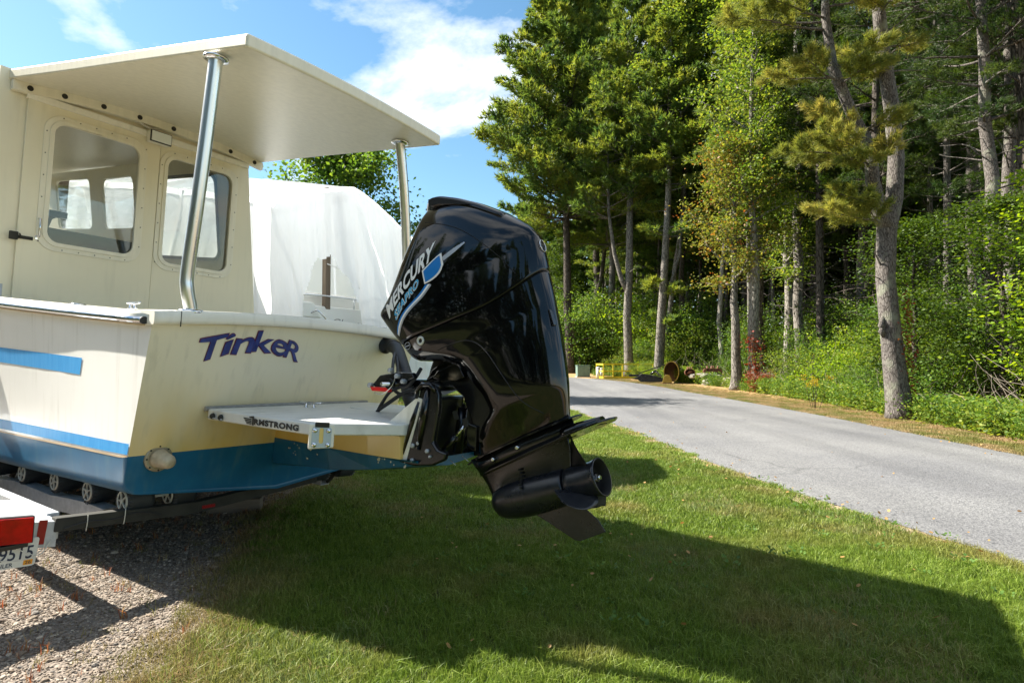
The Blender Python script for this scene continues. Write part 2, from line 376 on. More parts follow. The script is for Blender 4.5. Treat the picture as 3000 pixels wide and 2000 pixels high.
_txt_cache = {}
def text_geo(s, offset=0.0, shear=0.0, spacing=1.0):
    key = (s, offset, shear, spacing)
    if key in _txt_cache: return _txt_cache[key]
    cu = bpy.data.curves.new('t', 'FONT'); cu.body = s; cu.offset = offset; cu.shear = shear; cu.space_character = spacing
    cu.resolution_u = 4
    ob = bpy.data.objects.new('t', cu); COL.objects.link(ob)
    bpy.context.view_layer.update()
    me = ob.evaluated_get(bpy.context.evaluated_depsgraph_get()).to_mesh()
    v = np.array([tuple(q.co) for q in me.vertices]); f = [tuple(p.vertices) for p in me.polygons]
    ob.evaluated_get(bpy.context.evaluated_depsgraph_get()).to_mesh_clear()
    COL.objects.unlink(ob); bpy.data.objects.remove(ob); bpy.data.curves.remove(cu)
    lo = v.min(0); hi = v.max(0); v = (v - lo)/np.maximum(hi-lo, 1e-6)
    _txt_cache[key] = (v, f); return v, f
def text_mesh(name, s, fn, offset=0.0, shear=0.0, spacing=1.0, sub=0):
    """flat lettering; fn maps (a,b) in the unit box of the words to a 3D point"""
    v, f = text_geo(s, offset, shear, spacing)
    bm = bmesh.new(); vs = [bm.verts.new((p[0], p[1], 0)) for p in v]
    for q in f:
        try: bm.faces.new([vs[i] for i in q])
        except ValueError: pass
    if sub: bmesh.ops.subdivide_edges(bm, edges=bm.edges[:], cuts=sub, use_grid_fill=False); bmesh.ops.triangulate(bm, faces=bm.faces[:])
    for p in bm.verts: p.co = Vector(fn(p.co.x, p.co.y))
    me = bpy.data.meshes.new(name); bm.to_mesh(me); bm.free(); return me

# ================================================================== THE BOAT
boat = empty('motorboat', mat=BOAT, label='cream fibreglass motorboat with a blue bottom and an open canopy, resting on the trailer', cat='motorboat')
vt = lambda w: .26*(1.78 - w)                    # transom rake
VS = [0, .6, 1.2, 2.5, 4.5, 6.5, 8.0, 9.0, 9.5]
def us(v): return tab(v, [0, 1.2, 2.5, 4.5, 6.5, 8.0, 9.0, 9.5], [1.175, 1.22, 1.31, 1.40, 1.30, .95, .48, .04])
def ws(v): return 1.775 + .022*v + .0052*v*v
def uc(v): return tab(v, [0, 1.2, 2.5, 4.5, 6.5, 8.0, 9.0, 9.5], [1.135, 1.135, 1.13, 1.15, .95, .55, .22, .02])
def wc(v): return tab(v, [0, 1.2, 2.5, 4.5, 6.5, 8.0, 9.0, 9.5], [.655, .585, .50, .44, .55, .80, 1.15, 1.5])
def wk(v): return tab(v, [0, 2.5, 4.5, 6.5, 8.0, 9.0, 9.5], [.50, .33, .22, .20, .35, .75, 1.4])
def ww(v): return max(.862 - .045*v, wc(v) + .10)
def side_u(v, w):
    a, b = wc(v)+.06, ws(v); t = (w-a)/(b-a); return lerp(uc(v)+.012, us(v), max(0, t)**.9)
def stn(v, pts): return [(u, vt(w) if v == 0 else v, w) for u, w in pts]
def bottom_pts(v):
    c, h = uc(v), wc(v); k = wk(v)
    rr = min(.11, c*.4)
    P = [(0, k), (c*.5, lerp(k, h-.045, .55)), (c-rr, h-.045)]
    for a in (25, 50, 70, 90): P.append((c - rr + rr*math.sin(R(a))*1.06, h - .045 + .105*(1-math.cos(R(a)))))
    P.append((side_u(v, ww(v)), ww(v)))
    return P
vv = sorted(set([round(x, 3) for x in np.linspace(0, 9.5, 27)] + [.3]))
def two_sided(v, half): return stn(v, [(-u, w) for u, w in reversed(half)] + half[1:] if half[0][0] == 0 else [(-u, w) for u, w in reversed(half)])
mb = MB(); rings = []
for v in vv: rings.append(two_sided(v, bottom_pts(v)))
mb.loft(rings, closed=False, cap0=True, cap1=False, smooth=True)
mb.build('hull_bottom', M['blue_bottom'], boat)
mb = MB()
for sgn in (-1, 1):
    rg = []
    for v in vv:
        row = []
        for k in range(7):
            w = lerp(ww(v), ws(v)-.085, k/6); row.append((sgn*side_u(v, w), vt(w) if v == 0 else v, w))
        rg.append(row)
    mb.loft(rg, closed=False, cap0=False, cap1=False)
mb.build('hull_side', M['hull_side'], boat)
mb = MB()
# transom face, cream part
def wtop(u): return 1.785 + .055*(1-(u/1.2)**2)
us_ = list(np.linspace(-1, 1, 21)); rg = []
for k in range(8):
    row = []
    for q in us_:
        w = lerp(ww(0), wtop(q*1.17) - .085, k/7); ue = side_u(0, min(w, ws(0))); row.append((q*ue, vt(w), w))
    rg.append(row)
mb.loft(rg, closed=False, cap0=False, cap1=False)
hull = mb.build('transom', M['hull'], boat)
hull.data.shade_smooth()
try:
    es = hull.modifiers.new('split', 'EDGE_SPLIT'); es.split_angle = R(50)
except Exception: pass
# tan boot line and the two blue stripes
def stripe(name, m, v0, v1, top, bot, off=.003, slant=0.0, n=24):
    for sgn in (-1, 1):
        b = MB(); rg = []
        for i in range(n+1):
            v = lerp(v0, v1, i/n)
            rr = []
            for k in range(4):
                w = lerp(bot(v), top(v), k/3); vx = v + (slant*(1-k/3) if i == 0 else 0)
                rr.append((sgn*(side_u(vx, w)+off), max(vx, vt(w)+.004), w))
            rg.append(rr)
        b.loft(rg, closed=False, cap0=False, cap1=False); b.build(name, m, boat)
stripe('hull_stripe', M['stripe'], .888, 8.4, lambda v: 1.442 + .005*v + .004*max(0, v-2.3)**2, lambda v: 1.328 + .003*v + .004*max(0, v-2.3)**2, slant=.027)
stripe('waterline_stripe', M['stripe'], .18, 8.0, lambda v: .952 - .036*min(v, 4), lambda v: .882 - .040*min(v, 4))
stripe('boot_line', M['tan_line'], .0, 8.0, lambda v: .872 - .044*min(v, 4), lambda v: .860 - .044*min(v, 4), off=.002)
# gunwale cap
for sgn in (-1, 1):
    rg = []
    for v in np.linspace(0.0, 9.4, 32):
        a = us(v); h = ws(v)
        sec = [(a+.002, h-.083), (a+.010, h-.083), (a+.014, h-.06), (a+.014, h-.016), (a+.008, h), (max(a-.26, .0), h+.012), (max(a-.27, .0), h-.03), (max(a-.20, 0), h-.06)]
        rg.append([(sgn*x, v, z) for x, z in sec])
    b = MB(); b.loft(rg); b.build('gunwale', M['white_cap'], boat)
b = MB(); rg = []
for q in np.linspace(-1.19, 1.19, 25):
    h = wtop(q); rg.append([(q, -.028, h-.083), (q, -.034, h-.06), (q, -.034, h-.014), (q, -.022, h+.002), (q, .22, h+.004), (q, .22, h-.06), (q, .01, h-.083)])
b.loft(rg); b.build('transom_cap', M['white_cap'], boat)
MB().box((-1.032, -.0362, 1.70), (-1.028, -.030, 1.795)).build('cap_joint', M['groove'], boat)
# rub rail
for sgn in (-1, 1):
    pts = [(sgn*(us(v)+.030), v, ws(v)-.052) for v in np.linspace(.055, 9.2, 30)]
    b = MB(); b.tube(pts, .0215, 10); b.build('rub_rail', M['steel'], boat)
    b = MB(); b.tube([(p[0]-sgn*.004, p[1], p[2]-.026) for p in pts], .009, 6); b.build('rail_lip', M['tan_line'], boat)
    MB().cyl((sgn*1.206, .05, 1.724), (sgn*1.206, .062, 1.724), .024, 12).build('rail_end_cap', M['dark_rubber'], boat)
# cockpit liner, so that the inside is real too
b = MB()
b.box((-.93, .26, .98), (.93, 2.6, 1.0)); b.box((-.95, .26, 1.0), (-.93, 2.58, 1.80)); b.box((.93, .26, 1.0), (.95, 2.58, 1.80)); b.box((-.93, .26, 1.0), (.93, .28, 1.80))
b.build('cockpit_liner', M['white_cap'], boat)
b = MB(); rg = []
for v in np.linspace(2.6, 9.2, 16):
    a = max(us(v)-.2, .01); rg.append([(lerp(-a, a, k/6), v, ws(v)+.01+.05*(1-(2*k/6-1)**2)) for k in range(7)])
b.loft(rg, closed=False, cap0=False, cap1=False); b.build('foredeck', M['white_cap'], boat)
# cleats
def cleat(parent, c, ang, Lc=.20, h=.038, name='cleat', m=None):
    b = MB(); ca, sa = math.cos(ang), math.sin(ang)
    P = lambda x, y, z: (c[0]+x*ca-y*sa, c[1]+x*sa+y*ca, c[2]+z)
    b.tube([P(-Lc/2, 0, h+.004), P(-Lc*.42, 0, h), P(-Lc*.2, 0, h-.002), P(Lc*.2, 0, h-.002), P(Lc*.42, 0, h), P(Lc/2, 0, h+.004)], [.004, .008, .010, .010, .008, .004], 8)
    for s in (-1, 1):
        b.tube([P(s*Lc*.17, 0, -.002), P(s*Lc*.17, 0, .008), P(s*Lc*.15, 0, h-.004)], [.020, .011, .009], 10)
    return b.build(name, m or M['steel'], parent)
cleat(boat, (-1.10, .44, 1.80), R(86), .22)
cleat(boat, (1.10, .44, 1.80), R(94), .22)
cleat(boat, (-.06, -.10, 1.165), R(-68), .19)
b = MB(); b.tube([(-1.10, 1.26, 1.812), (-1.10, 1.26, 1.826), (-1.10, 1.26, 1.83)], [.05, .05, .035], 18); b.build('filler_cap', M['steel'], boat)

# ---------------- canopy and cabin roof
def canopy_w(u, v):
    t = (v+.45)/3.10
    return lerp(3.375, 3.712, t) + lerp(.045, .085, t)*(1-min(1, abs(u)/1.15)**2) - .008*u*(1-t)
def canopy_edges(v):
    t = (v+.45)/3.10; return lerp(-.985, -1.235, t), lerp(.812, 1.135, t)
def slab(name, m, vs_, edges, wf, th, rad=.02):
    b = MB(); nu = 18; rg = []
    for v in vs_:
        a, c = edges(v); top = []; bot = []
        for i in range(nu+1):
            u = lerp(a, c, i/nu); ed = 0.0
            bot.append((u, v, wf(u, v))); top.append((u, v, wf(u, v)+th))
        rg.append(bot + list(reversed(top)))
    b.loft(rg, smooth=False)
    return b.build(name, m, boat, bevel=.018, seg=3)
slab('canopy_roof', M['cream_trim'], np.linspace(-.45, 2.66, 9), canopy_edges, canopy_w, .088)
slab('cabin_roof', M['cream_trim'], np.linspace(2.664, 8.0, 9), lambda v: (-1.30+.0*v, 1.16-.02*(v-2.66)), lambda u, v: canopy_w(u, 2.65) - .01 + .062*(v-2.65), .11)
# flange with eight bolts
b = MB(); rg = []
for q in np.linspace(-1.22, 1.13, 20):
    h = canopy_w(q, 2.55) - .002; rg.append([(q, 2.535, h), (q, 2.585, h), (q, 2.585, h-.085), (q, 2.535, h-.080)])
b.loft(rg, smooth=False); b.build('canopy_flange', M['cream_trim'], boat)
for q in (-1.10, -.85, -.54, -.225, .10, .415, .723, 1.02):
    h = canopy_w(q, 2.55) - .042
    b = MB(); b.tube([(q, 2.536, h), (q, 2.530, h), (q, 2.528, h)], [.023, .023, .016], 14); b.tube([(q, 2.529, h), (q, 2.520, h)], [.010, .009], 6)
    b.build('flange_bolt', M['galv_dull_shaded'], boat)
# posts
def post(pts, name='canopy_post'):
    P = [Vector(p) for p in pts]; Q = []
    for i in range(len(P)-1):                       # Catmull-Rom
        p0, p1, p2, p3 = P[max(i-1, 0)], P[i], P[i+1], P[min(i+2, len(P)-1)]
        for k in range(6):
            t = k/6; Q.append(.5*((2*p1) + (-p0+p2)*t + (2*p0-5*p1+4*p2-p3)*t*t + (-p0+3*p1-3*p2+p3)*t**3))
    Q.append(P[-1]); b = MB(); b.tube(Q, .0415, 28, cap=False); o = b.build(name, M['alu'], boat)
    f1 = MB(); f1.tube([P[0]-Vector((0, 0, .006)), P[0]+Vector((0, 0, .012)), P[0]+Vector((0, 0, .02))], [.085, .08, .045], 24); f1.build('base_flange', M['steel'], o)
    f2 = MB(); f2.tube([P[-1]-Vector((0, 0, .016)), P[-1]-Vector((0, 0, .008)), P[-1]+Vector((0, 0, .006))], [.045, .075, .075], 24); f2.build('top_flange', M['steel'], o)
    return o
post([(-.925, .05, 1.80), (-.940, .05, 1.86), (-.962, .05, 1.95), (-.968, .05, 2.06), (-.967, .0, 2.47), (-.965, -.05, 3.0), (-.972, -.10, 3.405)])
post([(1.03, .05, 1.80), (1.06, .05, 1.87), (1.065, .05, 1.96), (1.035, .03, 2.08), (.94, -.03, 2.45), (.80, -.08, 3.0), (.683, -.10, 3.425)])
# ---------------- cabin
VB = 2.60
def bulk(u, w): return (u, VB, w)
outer = [(-1.31, .98), (1.25, .98), (1.20, 1.93), (.985, 3.66), (.985, 3.80), (-1.29, 3.80), (-1.31, 2.9)]
h1 = rrect(-.93, 2.34, -.15, 3.51, .10); h2 = rrect(.05, 2.32, .83, 3.51, .10)
link('bulkhead', curve_plate(outer, [h1, h2], bulk, 'bulkhead', (0, .05, 0)), M['cream'], boat)
door = link('sliding_door', curve_plate([(-1.10, 1.0), (.005, 1.0), (.005, 3.60), (-1.10, 3.60)], [rrect(-.90, 2.385, -.185, 3.455, .10)], lambda u, w: (u, VB-.032, w), 'sliding_door', (0, .028, 0)), M['cream'], boat, bevel=.004)
panel = link('bulkhead_panel', curve_plate([(.012, 1.0), (1.19, 1.0), (1.185, 1.95), (.965, 3.60), (.012, 3.60)], [rrect(.085, 2.365, .795, 3.455, .10)], lambda u, w: (u, VB-.018, w), 'bulkhead_panel', (0, .016, 0)), M['cream'], boat, bevel=.003)
MB().box((-1.112, VB-.048, 3.59), (.97, VB-.004, 3.648)).build('door_track', M['white_cap'], boat, bevel=.006)
def win(parent, x0, z0, x1, z1, y, name='window_frame'):
    fr = link(name, curve_plate(rrect(x0-.072, z0-.072, x1+.072, z1+.072, .155, 8), [rrect(x0, z0, x1, z1, .10, 8)], lambda u, w: (u, y-.010, w), name, (0, .009, 0)), M['cream_trim'], parent, bevel=.003)
    link('inner_gasket', curve_plate(rrect(x0-.03, z0-.03, x1+.03, z1+.03, .125, 8), [rrect(x0+.006, z0+.006, x1-.006, z1-.006, .095, 8)], lambda u, w: (u, y-.022, w), 'gasket', (0, .030, 0)), M['cream_trim'], fr, bevel=.005)
    link('window_pane', curve_plate(rrect(x0-.008, z0-.008, x1+.008, z1+.008, .10, 6), [], lambda u, w: (u, y+.012, w), 'pane', (0, .004, 0)), M['glass'], fr)
    b = MB()
    for i in range(22):
        t = i/22*4; k = int(t); s = t-k; e = .052
        c = [(x0-e, z0), (x0-e, z1), (x1, z1+e), (x1+e, z0)][k]; d_ = [(0, z1-z0), (x1-x0, 0), (0, z0-z1), (x0-x1, 0)][k]
        cx_ = c[0]+d_[0]*s if k != 1 else lerp(x0, x1, s); cz_ = c[1]+d_[1]*s
        if k == 1: cz_ = z1+e
        if k == 2: cx_ = x1+e; cz_ = lerp(z1, z0, s)
        if k == 3: cz_ = z0-e; cx_ = lerp(x1, x0, s)
        b.cyl((cx_, y-.0125, cz_), (cx_, y-.008, cz_), .0055, 6)
    o = b.build('frame_screw', M['galv_dull_shaded'], fr); o['kind'] = 'stuff'
    return fr
win(door, -.90, 2.385, -.185, 3.455, VB-.032); win(panel, .085, 2.365, .795, 3.455, VB-.018)
b = MB(); b.tube([(-.957, VB-.035, 2.58), (-.957, VB-.075, 2.575), (-.957, VB-.078, 2.50), (-.957, VB-.075, 2.42), (-.957, VB-.035, 2.412)], .008, 8)
b.box((-.972, VB-.040, 2.565), (-.942, VB-.033, 2.60)); b.box((-.972, VB-.040, 2.395), (-.942, VB-.033, 2.428)); b.build('door_handle', M['steel'], door)
b = MB(); b.box((-1.12, VB-.045, 2.38), (-.99, VB-.033, 2.408)); b.tube([(-1.09, VB-.06, 2.385), (-1.09, VB-.085, 2.40), (-1.09, VB-.06, 2.42)], .006, 8); b.build('door_hasp', M['galv_dull_shaded'], door)
MB().box((-1.165, VB-.09, 2.36), (-1.105, VB-.06, 2.43)).build('padlock', M['galv_dull_shaded'], door, bevel=.006)
MB().box((-1.33, VB-.006, 1.86), (-1.16, VB-.001, 1.98)).build('access_panel', M['galv'], boat, bevel=.003)
b = MB(); b.tube([(-.22, VB-.03, 3.72), (-.20, VB-.05, 3.69), (-.12, VB-.055, 3.67), (-.02, VB-.045, 3.70), (.04, VB-.02, 3.73)], .010, 8); b.build('light_cable', M['white_plastic'], boat)
# floodlight
fl = MB().box((-.15, 2.47, 3.53), (.055, 2.55, 3.645)).build('floodlight', M['white_cap'], boat, bevel=.015)
MB().box((-.150, 2.456, 3.530), (.055, 2.472, 3.645)).build('light_bezel', M['black_plastic'], fl, bevel=.006)
fm = mat('light_lens', (.75, .78, .74), .15, coat=.6, bump=.003, bscale=1, stretch=(2, 2, 260))
MB().box((-.140, 2.446, 3.540), (.045, 2.462, 3.636)).build('light_lens', fm, fl, bevel=.004)
# cabin sides, front, inside
def stb(v, w): return (1.22 - .135*max(0, w-1.6) - .03*(v-2.6), v, w)
link('cabin_side', curve_plate([(2.65, 1.7), (7.9, 1.9), (7.9, 4.02), (2.65, 3.78)], [rrect(3.12, 2.58, 4.5, 3.56, .10, dz=.08), rrect(5.0, 3.05, 5.85, 3.74, .09, dz=.03), rrect(6.2, 3.10, 7.28, 3.82, .09, dz=.06)], stb, 'cabin_side', (-.04, 0, 0)), M['cream'], boat)
link('cabin_side', curve_plate([(2.65, 1.7), (7.9, 1.9), (7.9, 4.02), (2.65, 3.78)], [rrect(3.2, 2.7, 4.6, 3.5, .10), rrect(5.0, 2.75, 6.6, 3.6, .09)], lambda v, w: (-stb(v, w)[0]-.04, v, w), 'cabin_side', (.04, 0, 0)), M['cream'], boat)
for a in ((3.10, 2.56, 4.52, 3.58), (4.98, 3.03, 5.87, 3.76), (6.18, 3.08, 7.30, 3.84)):
    link('side_window', curve_plate(rrect(*a, .10), [], lambda v, w: (stb(v, w)[0]-.022, v, w), 'side_pane', (.005, 0, 0)), M['glass'], boat)
link('side_window_seal', curve_plate(rrect(3.09, 2.55, 4.53, 3.59, .12, dz=.08), [rrect(3.13, 2.59, 4.49, 3.55, .10, dz=.08)], lambda v, w: (stb(v, w)[0]-.046, v, w), 'seal', (-.01, 0, 0)), M['dark_inside'], boat)
link('windshield', curve_plate([(-1.3, 1.9), (1.04, 1.9), (1.0, 4.02), (-1.3, 4.02)], [rrect(-1.1, 3.05, -.05, 3.88, .08), rrect(.08, 3.05, .9, 3.88, .08)], lambda u, w: (u, 7.9, w), 'windshield', (0, .05, 0)), M['cream'], boat)
MB().box((.84, 7.5, 2.6), (1.0, 7.62, 4.0)).build('inner_curtain', M['brown_in'], boat)
MB().box((-1.2, 2.9, 3.795), (1.0, 3.0, 3.84)).build('roof_beam', M['brown_in'], boat, bevel=.01)
b = MB(); b.box((-1.25, 3.15, 2.0), (.35, 3.9, 2.60)); b.box((.35, 3.15, 2.0), (1.12, 3.9, 2.44)); b.build('engine_box', M['dark_inside'], boat, bevel=.02)
MB().box((-1.25, 7.0, 2.0), (.95, 7.85, 3.02)).build('dashboard', M['dark_inside'], boat, bevel=.03)
MB().box((-1.25, 2.66, 1.0), (1.15, 7.9, 1.05)).build('cabin_sole', M['beige_in'], boat)
b = MB(); b.tube([(.55, 7.0, 3.02), (.6, 6.95, 3.25), (.66, 6.9, 3.30)], .03, 8); b.box((.55, 6.85, 3.27), (.78, 6.95, 3.36)); b.build('throttle_lever', M['black_plastic'], boat)

# ---------------- name on the transom
def tr(u, w, off=.004): return (u, vt(w) - off, w)
def crop2(x, y):                                   # letter boxes measured on the transom: metres from the port corner
    return lerp(-.876, -.052, (x-1072)/(1640-1072)), y
boxes = [('T', -.868, -.682, 1.497, 1.650, .28, -.04), ('i', -.690, -.632, 1.536, 1.672, .12, -.02), ('n', -.618, -.470, 1.545, 1.655, .0, -.01),
         ('k', -.466, -.308, 1.560, 1.708, .0, .0), ('e', -.325, -.192, 1.545, 1.655, .0, .01), ('R', -.198, -.060, 1.515, 1.640, .0, .03)]
bd = MB(); bd2 = MB()
for ch, x0, x1, z0, z1, sh, skew in boxes:
    for m_, off, dst, gr in ((0, .022, bd2, .005), (1, .011, bd, -.001)):
        v_, f_ = text_geo(ch, off)
        P = []
        for a, c, _ in v_:
            x = lerp(x0-gr, x1+gr, a) + .02*(c-.5); z = lerp(z0-gr, z1+gr, c) + skew*(a-.5)*-1.2 + .006*math.sin(a*6+ord(ch))
            P.append(tr(x, z, .004 if m_ == 0 else .0075))
        dst.add(P, f_)
bd2.build('name_outline', M['tinker_red'], boat); bd.build('name_lettering', M['tinker_blue'], boat)

# ---------------- thruster / drain fitting on the transom
c0 = Vector((-.965, vt(.835), .835))
ft = mat('cast_fitting', (.30, .27, .20), .5, .5, col2=(.42, .36, .24), vscale=25, bump=.001)
b = MB(); b.tube([c0+Vector((0, .005, 0)), c0-Vector((0, .012, 0)), c0-Vector((0, .018, 0))], [.088, .088, .078], 28); fit = b.build('anode_flange', ft, boat)
b = MB(); ax = Vector((.12, -1, -.10)).normalized()
b.tube([c0+ax*.012, c0+ax*.03, c0+ax*.07, c0+ax*.115, c0+ax*.135, c0+ax*.142], [.066, .060, .052, .046, .036, .012], 24); b.build('anode_cone', mat('anode', (.55, .47, .33), .45, .1, col2=(.38, .32, .22), vscale=18), fit)
for k in range(8):
    a = 2*math.pi*k/8; p = c0 + Vector((.078*math.cos(a), -.018, .078*math.sin(a))); b = MB(); b.cyl(p, p-Vector((0, .004, 0)), .006, 8); b.build('flange_screw', M['galv_dull_shaded'], fit)

# ---------------- bracket platform
pw_ = lambda v: 1.165 - .028*v                      # platform top height
plan = [(-.735, .10), (-.745, -.965), (-.640, -1.060), (-.345, -1.325), (.345, -1.325), (.640, -1.060), (.745, -.965), (.735, .10)]
b = MB(); b.prism(plan, lambda x, y: (x, y, pw_(y)-.072), lambda x, y: (x, y, pw_(y)))
plat = b.build('swim_platform', M['deck_grey'], boat, bevel=.012, seg=3)
b = MB()
for q in np.linspace(-.70, .66, 12):
    pass
b.tube([(-.735, .135, 1.158), (-.2, .138, 1.162), (.735, .135, 1.158)], [.016, .018, .016], 8); b.build('caulk_bead', mat('old_caulk', (.34, .33, .30), .8, var=.4, vscale=12), plat)
# pod
b = MB(); rg = []
for v, hw, zb, zt in ((.26, .10, .70, 1.10), (-.1, .16, .745, 1.10), (-.55, .25, .79, 1.11), (-1.0, .31, .87, 1.12), (-1.30, .33, .955, 1.125)):
    zs = lerp(.90, .985, (.26-v)/1.56)
    rg.append([(-hw*1.04, v, zt), (-hw, v, zs), (hw, v, zs), (hw*1.04, v, zt)])
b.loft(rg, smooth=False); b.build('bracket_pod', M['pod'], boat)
b = MB(); rg = []
for v, hw, zb in ((.26, .10, .70), (-.1, .16, .745), (-.55, .25, .79), (-1.0, .31, .87), (-1.42, .325, .962)):
    zs = lerp(.90, .985, (.26-v)/1.56)
    rg.append([(-hw-.004, v, zs), (-hw*.86, v, zb), (0, v, zb-.03), (hw*.86, v, zb), (hw+.004, v, zs)])
b.loft(rg, smooth=False, closed=False, cap0=False, cap1=True); podb = b.build('pod_bottom', M['blue_bottom'], boat)
b = MB()
for k in range(46):
    v = rnd.uniform(-1.35, .0); hw = lerp(.17, .33, (-v)/1.3); zs = lerp(.90, .985, (.26-v)/1.56); t = rnd.random()**1.4
    z = lerp(zs-.01, zs-.13*(1+v*.5), t); s = rnd.choice((.004, .005, .006, .009, .016 if t < .25 else .006)); x = -lerp(hw+.005, hw*.86+.003, min(1, (zs-z)/.12))-.0015
    pts = [(x - .0008*rnd.random(), v + s*1.3*math.cos(a)*rnd.uniform(.6, 1.2), z + s*math.sin(a)*rnd.uniform(.6, 1.2)) for a in np.linspace(0, 6.28, 8)[:-1]]
    b.add(pts, [tuple(range(7))])
o = b.build('paint_chip', M['chips'], podb); o['kind'] = 'stuff'
# engine transom + gussets
b = MB(); prof = [(-1.29, 1.19), (-1.368, 1.372), (-1.425, 1.362), (-1.325, .972), (-1.26, .975)]
b.prism(prof, lambda y, z: (-.305, y, z), lambda y, z: (.305, y, z)); b.build('engine_transom', M['white_cap'], boat, bevel=.010)
for sgn in (-1, 1):
    b = MB(); b.prism([(-1.15, 1.190), (-1.372, 1.366), (-1.30, 1.19)], lambda y, z: (sgn*.303, y, z), lambda y, z: (sgn*.22, y, z)); b.build('gusset', M['white_cap'], boat, bevel=.006)
# ladder socket on the corner
A = Vector((-.745, -.965, 0)); B_ = Vector((-.640, -1.060, 0)); ed = (B_-A).normalized(); nrm = Vector((ed.y, -ed.x, 0))
if nrm.y > 0: nrm = -nrm
def lp(a, z, o): return A + ed*a + nrm*o + Vector((0, 0, z))
Lw = (B_-A).length
b = MB(); v = [lp(0, 1.185, .002), lp(Lw, 1.188, .002), lp(Lw, 1.052, .002), lp(0, 1.040, .002), lp(-.0, 1.185, -.09), lp(Lw, 1.188, -.09), lp(Lw, 1.052, -.07), lp(.0, 1.040, -.07)]
b.add(v, [(0,1,2,3), (7,6,5,4), (0,3,7,4), (1,5,6,2), (3,2,6,7), (0,4,5,1)]); soc = b.build('ladder_socket', M['white_cap'], boat, bevel=.006)
pm = mat('zinc_plate', (.50, .60, .72), .35, .45, var=.15, vscale=14)
link('socket_plate', curve_plate(rrect(.018, 1.052, Lw-.016, 1.168, .008, 3), [rrect(.058, 1.075, .082, 1.166, .011, 4)], lambda a, z: tuple(lp(a, z, .0025)), 'socket_plate', tuple(nrm*.005)), pm, soc)
b = MB(); v0 = lp(Lw*.5, 1.112, .002); b.add([lp(.055, 1.07, .0028), lp(.085, 1.07, .0028), lp(.085, 1.168, .0028), lp(.055, 1.168, .0028)], [(0, 1, 2, 3)]); b.build('socket_slot', M['pod'], soc)
for a in (.034, Lw-.032):
    for z in (1.068, 1.150):
        b = MB(); c = lp(a, z, .007); rr_ = .0145
        b.tube([c, c+nrm*.005, c+nrm*.009, c+nrm*.011], [rr_, rr_*.9, rr_*.6, .002], 14); b.build('socket_bolt', M['steel'], soc)
b = MB(); v = [lp(.032, 1.168, .009), lp(Lw-.030, 1.168, .009), lp(Lw-.030, 1.196, .009), lp(.032, 1.196, .009)]; v += [p - nrm*.03 for p in v]
b.add(v, [(0,1,2,3), (7,6,5,4), (0,4,5,1), (1,5,6,2), (2,6,7,3), (3,7,4,0)]); b.build('ladder_latch', M['black_plastic'], soc, bevel=.004)
# bolts at the forward end of the platform edge, maker's lettering
for q in (.02, -.075):
    b = MB(); b.tube([(-.742, q, 1.122), (-.752, q, 1.122), (-.762, q, 1.122)], [.021, .019, .010], 12); b.build('bracket_bolt', M['galv_dull_shaded'], plat)
b = MB(); b.tube([(-.748, .07, 1.110), (-.753, -.10, 1.112)], .005, 6); b.build('bracket_rod', M['galv'], plat)
def side_pt(a, c, v0, v1, z0, z1): 
    v = lerp(v0, v1, a); return (-.7445 - .0075*(.10-v)*.0 - .0045, v, lerp(z0, z1, c) + pw_(v) - 1.165)
T_ = lambda a, c: (-.7495, lerp(-.435, -.875, a), pw_(lerp(-.435, -.875, a)) - lerp(.058, .020, c))
def on_side(p):                                   # keep just off the slanted side
    x = lerp(-.735, -.745, (.10-p[1])/1.065) - .0035; return (x, p[1], p[2])
link('maker_lettering', text_mesh('let', 'RMSTRONG', lambda a, c: on_side(T_(a, c)), offset=.055, spacing=1.12), M['black_print'], plat)
b = MB()
def lg(v, dz): return on_side((0, v, pw_(v) - dz))
b.add([lg(-.380, .012), lg(-.418, .006), lg(-.432, .006), lg(-.434, .064), lg(-.414, .064), lg(-.414, .020), lg(-.384, .018)], [tuple(range(7))])
for k in range(4):
    z = .022 + .010*k; b.add([lg(-.318+.0*k-.010*k, z), lg(-.408, z+.002), lg(-.408, z+.0085), lg(-.325-.012*k, z+.007)], [(0, 1, 2, 3)])
b.build('maker_emblem', M['black_print'], plat)
b = MB(); b.tube([(.28, -.36, 1.172), (.28, -.36, 1.1795)], [.135, .132], 36); b.build('inspection_plate', M['deck_grey'], plat)
# rigging tube through the transom and hoses
b = MB(); g0 = Vector((.80, vt(1.67), 1.67)); b.tube([g0, g0-Vector((0, .02, 0)), g0-Vector((0, .03, 0)), g0-Vector((0.01, .10, 0)), g0-Vector((0.03, .17, .01))], [.075, .075, .058, .056, .054], 22); b.build('rigging_boot', M['black_plastic'], boat)
def hose(name, pts, r, m, parent, n=10, steps=6, rib=0):
    P = [Vector(p) for p in pts]; Q = []
    for i in range(len(P)-1):
        p0, p1, p2, p3 = P[max(i-1, 0)], P[i], P[i+1], P[min(i+2, len(P)-1)]
        for k in range(steps):
            t = k/steps; Q.append(.5*((2*p1) + (-p0+p2)*t + (2*p0-5*p1+4*p2-p3)*t*t + (-p0+3*p1-3*p2+p3)*t**3))
    Q.append(P[-1]); rad = [r*(1 + (rib if i % 2 else 0)) for i in range(len(Q))]
    b = MB(); b.tube(Q, rad, n); return b.build(name, m, parent)
hose('rigging_hose', [(.77, -.10, 1.66), (.68, -.24, 1.64), (.50, -.46, 1.56), (.30, -.72, 1.43), (.16, -.90, 1.30), (.08, -1.04, 1.26), (.04, -1.20, 1.36), (.02, -1.28, 1.52)], .05, M['dark_rubber'], boat, 14, 10, .06)
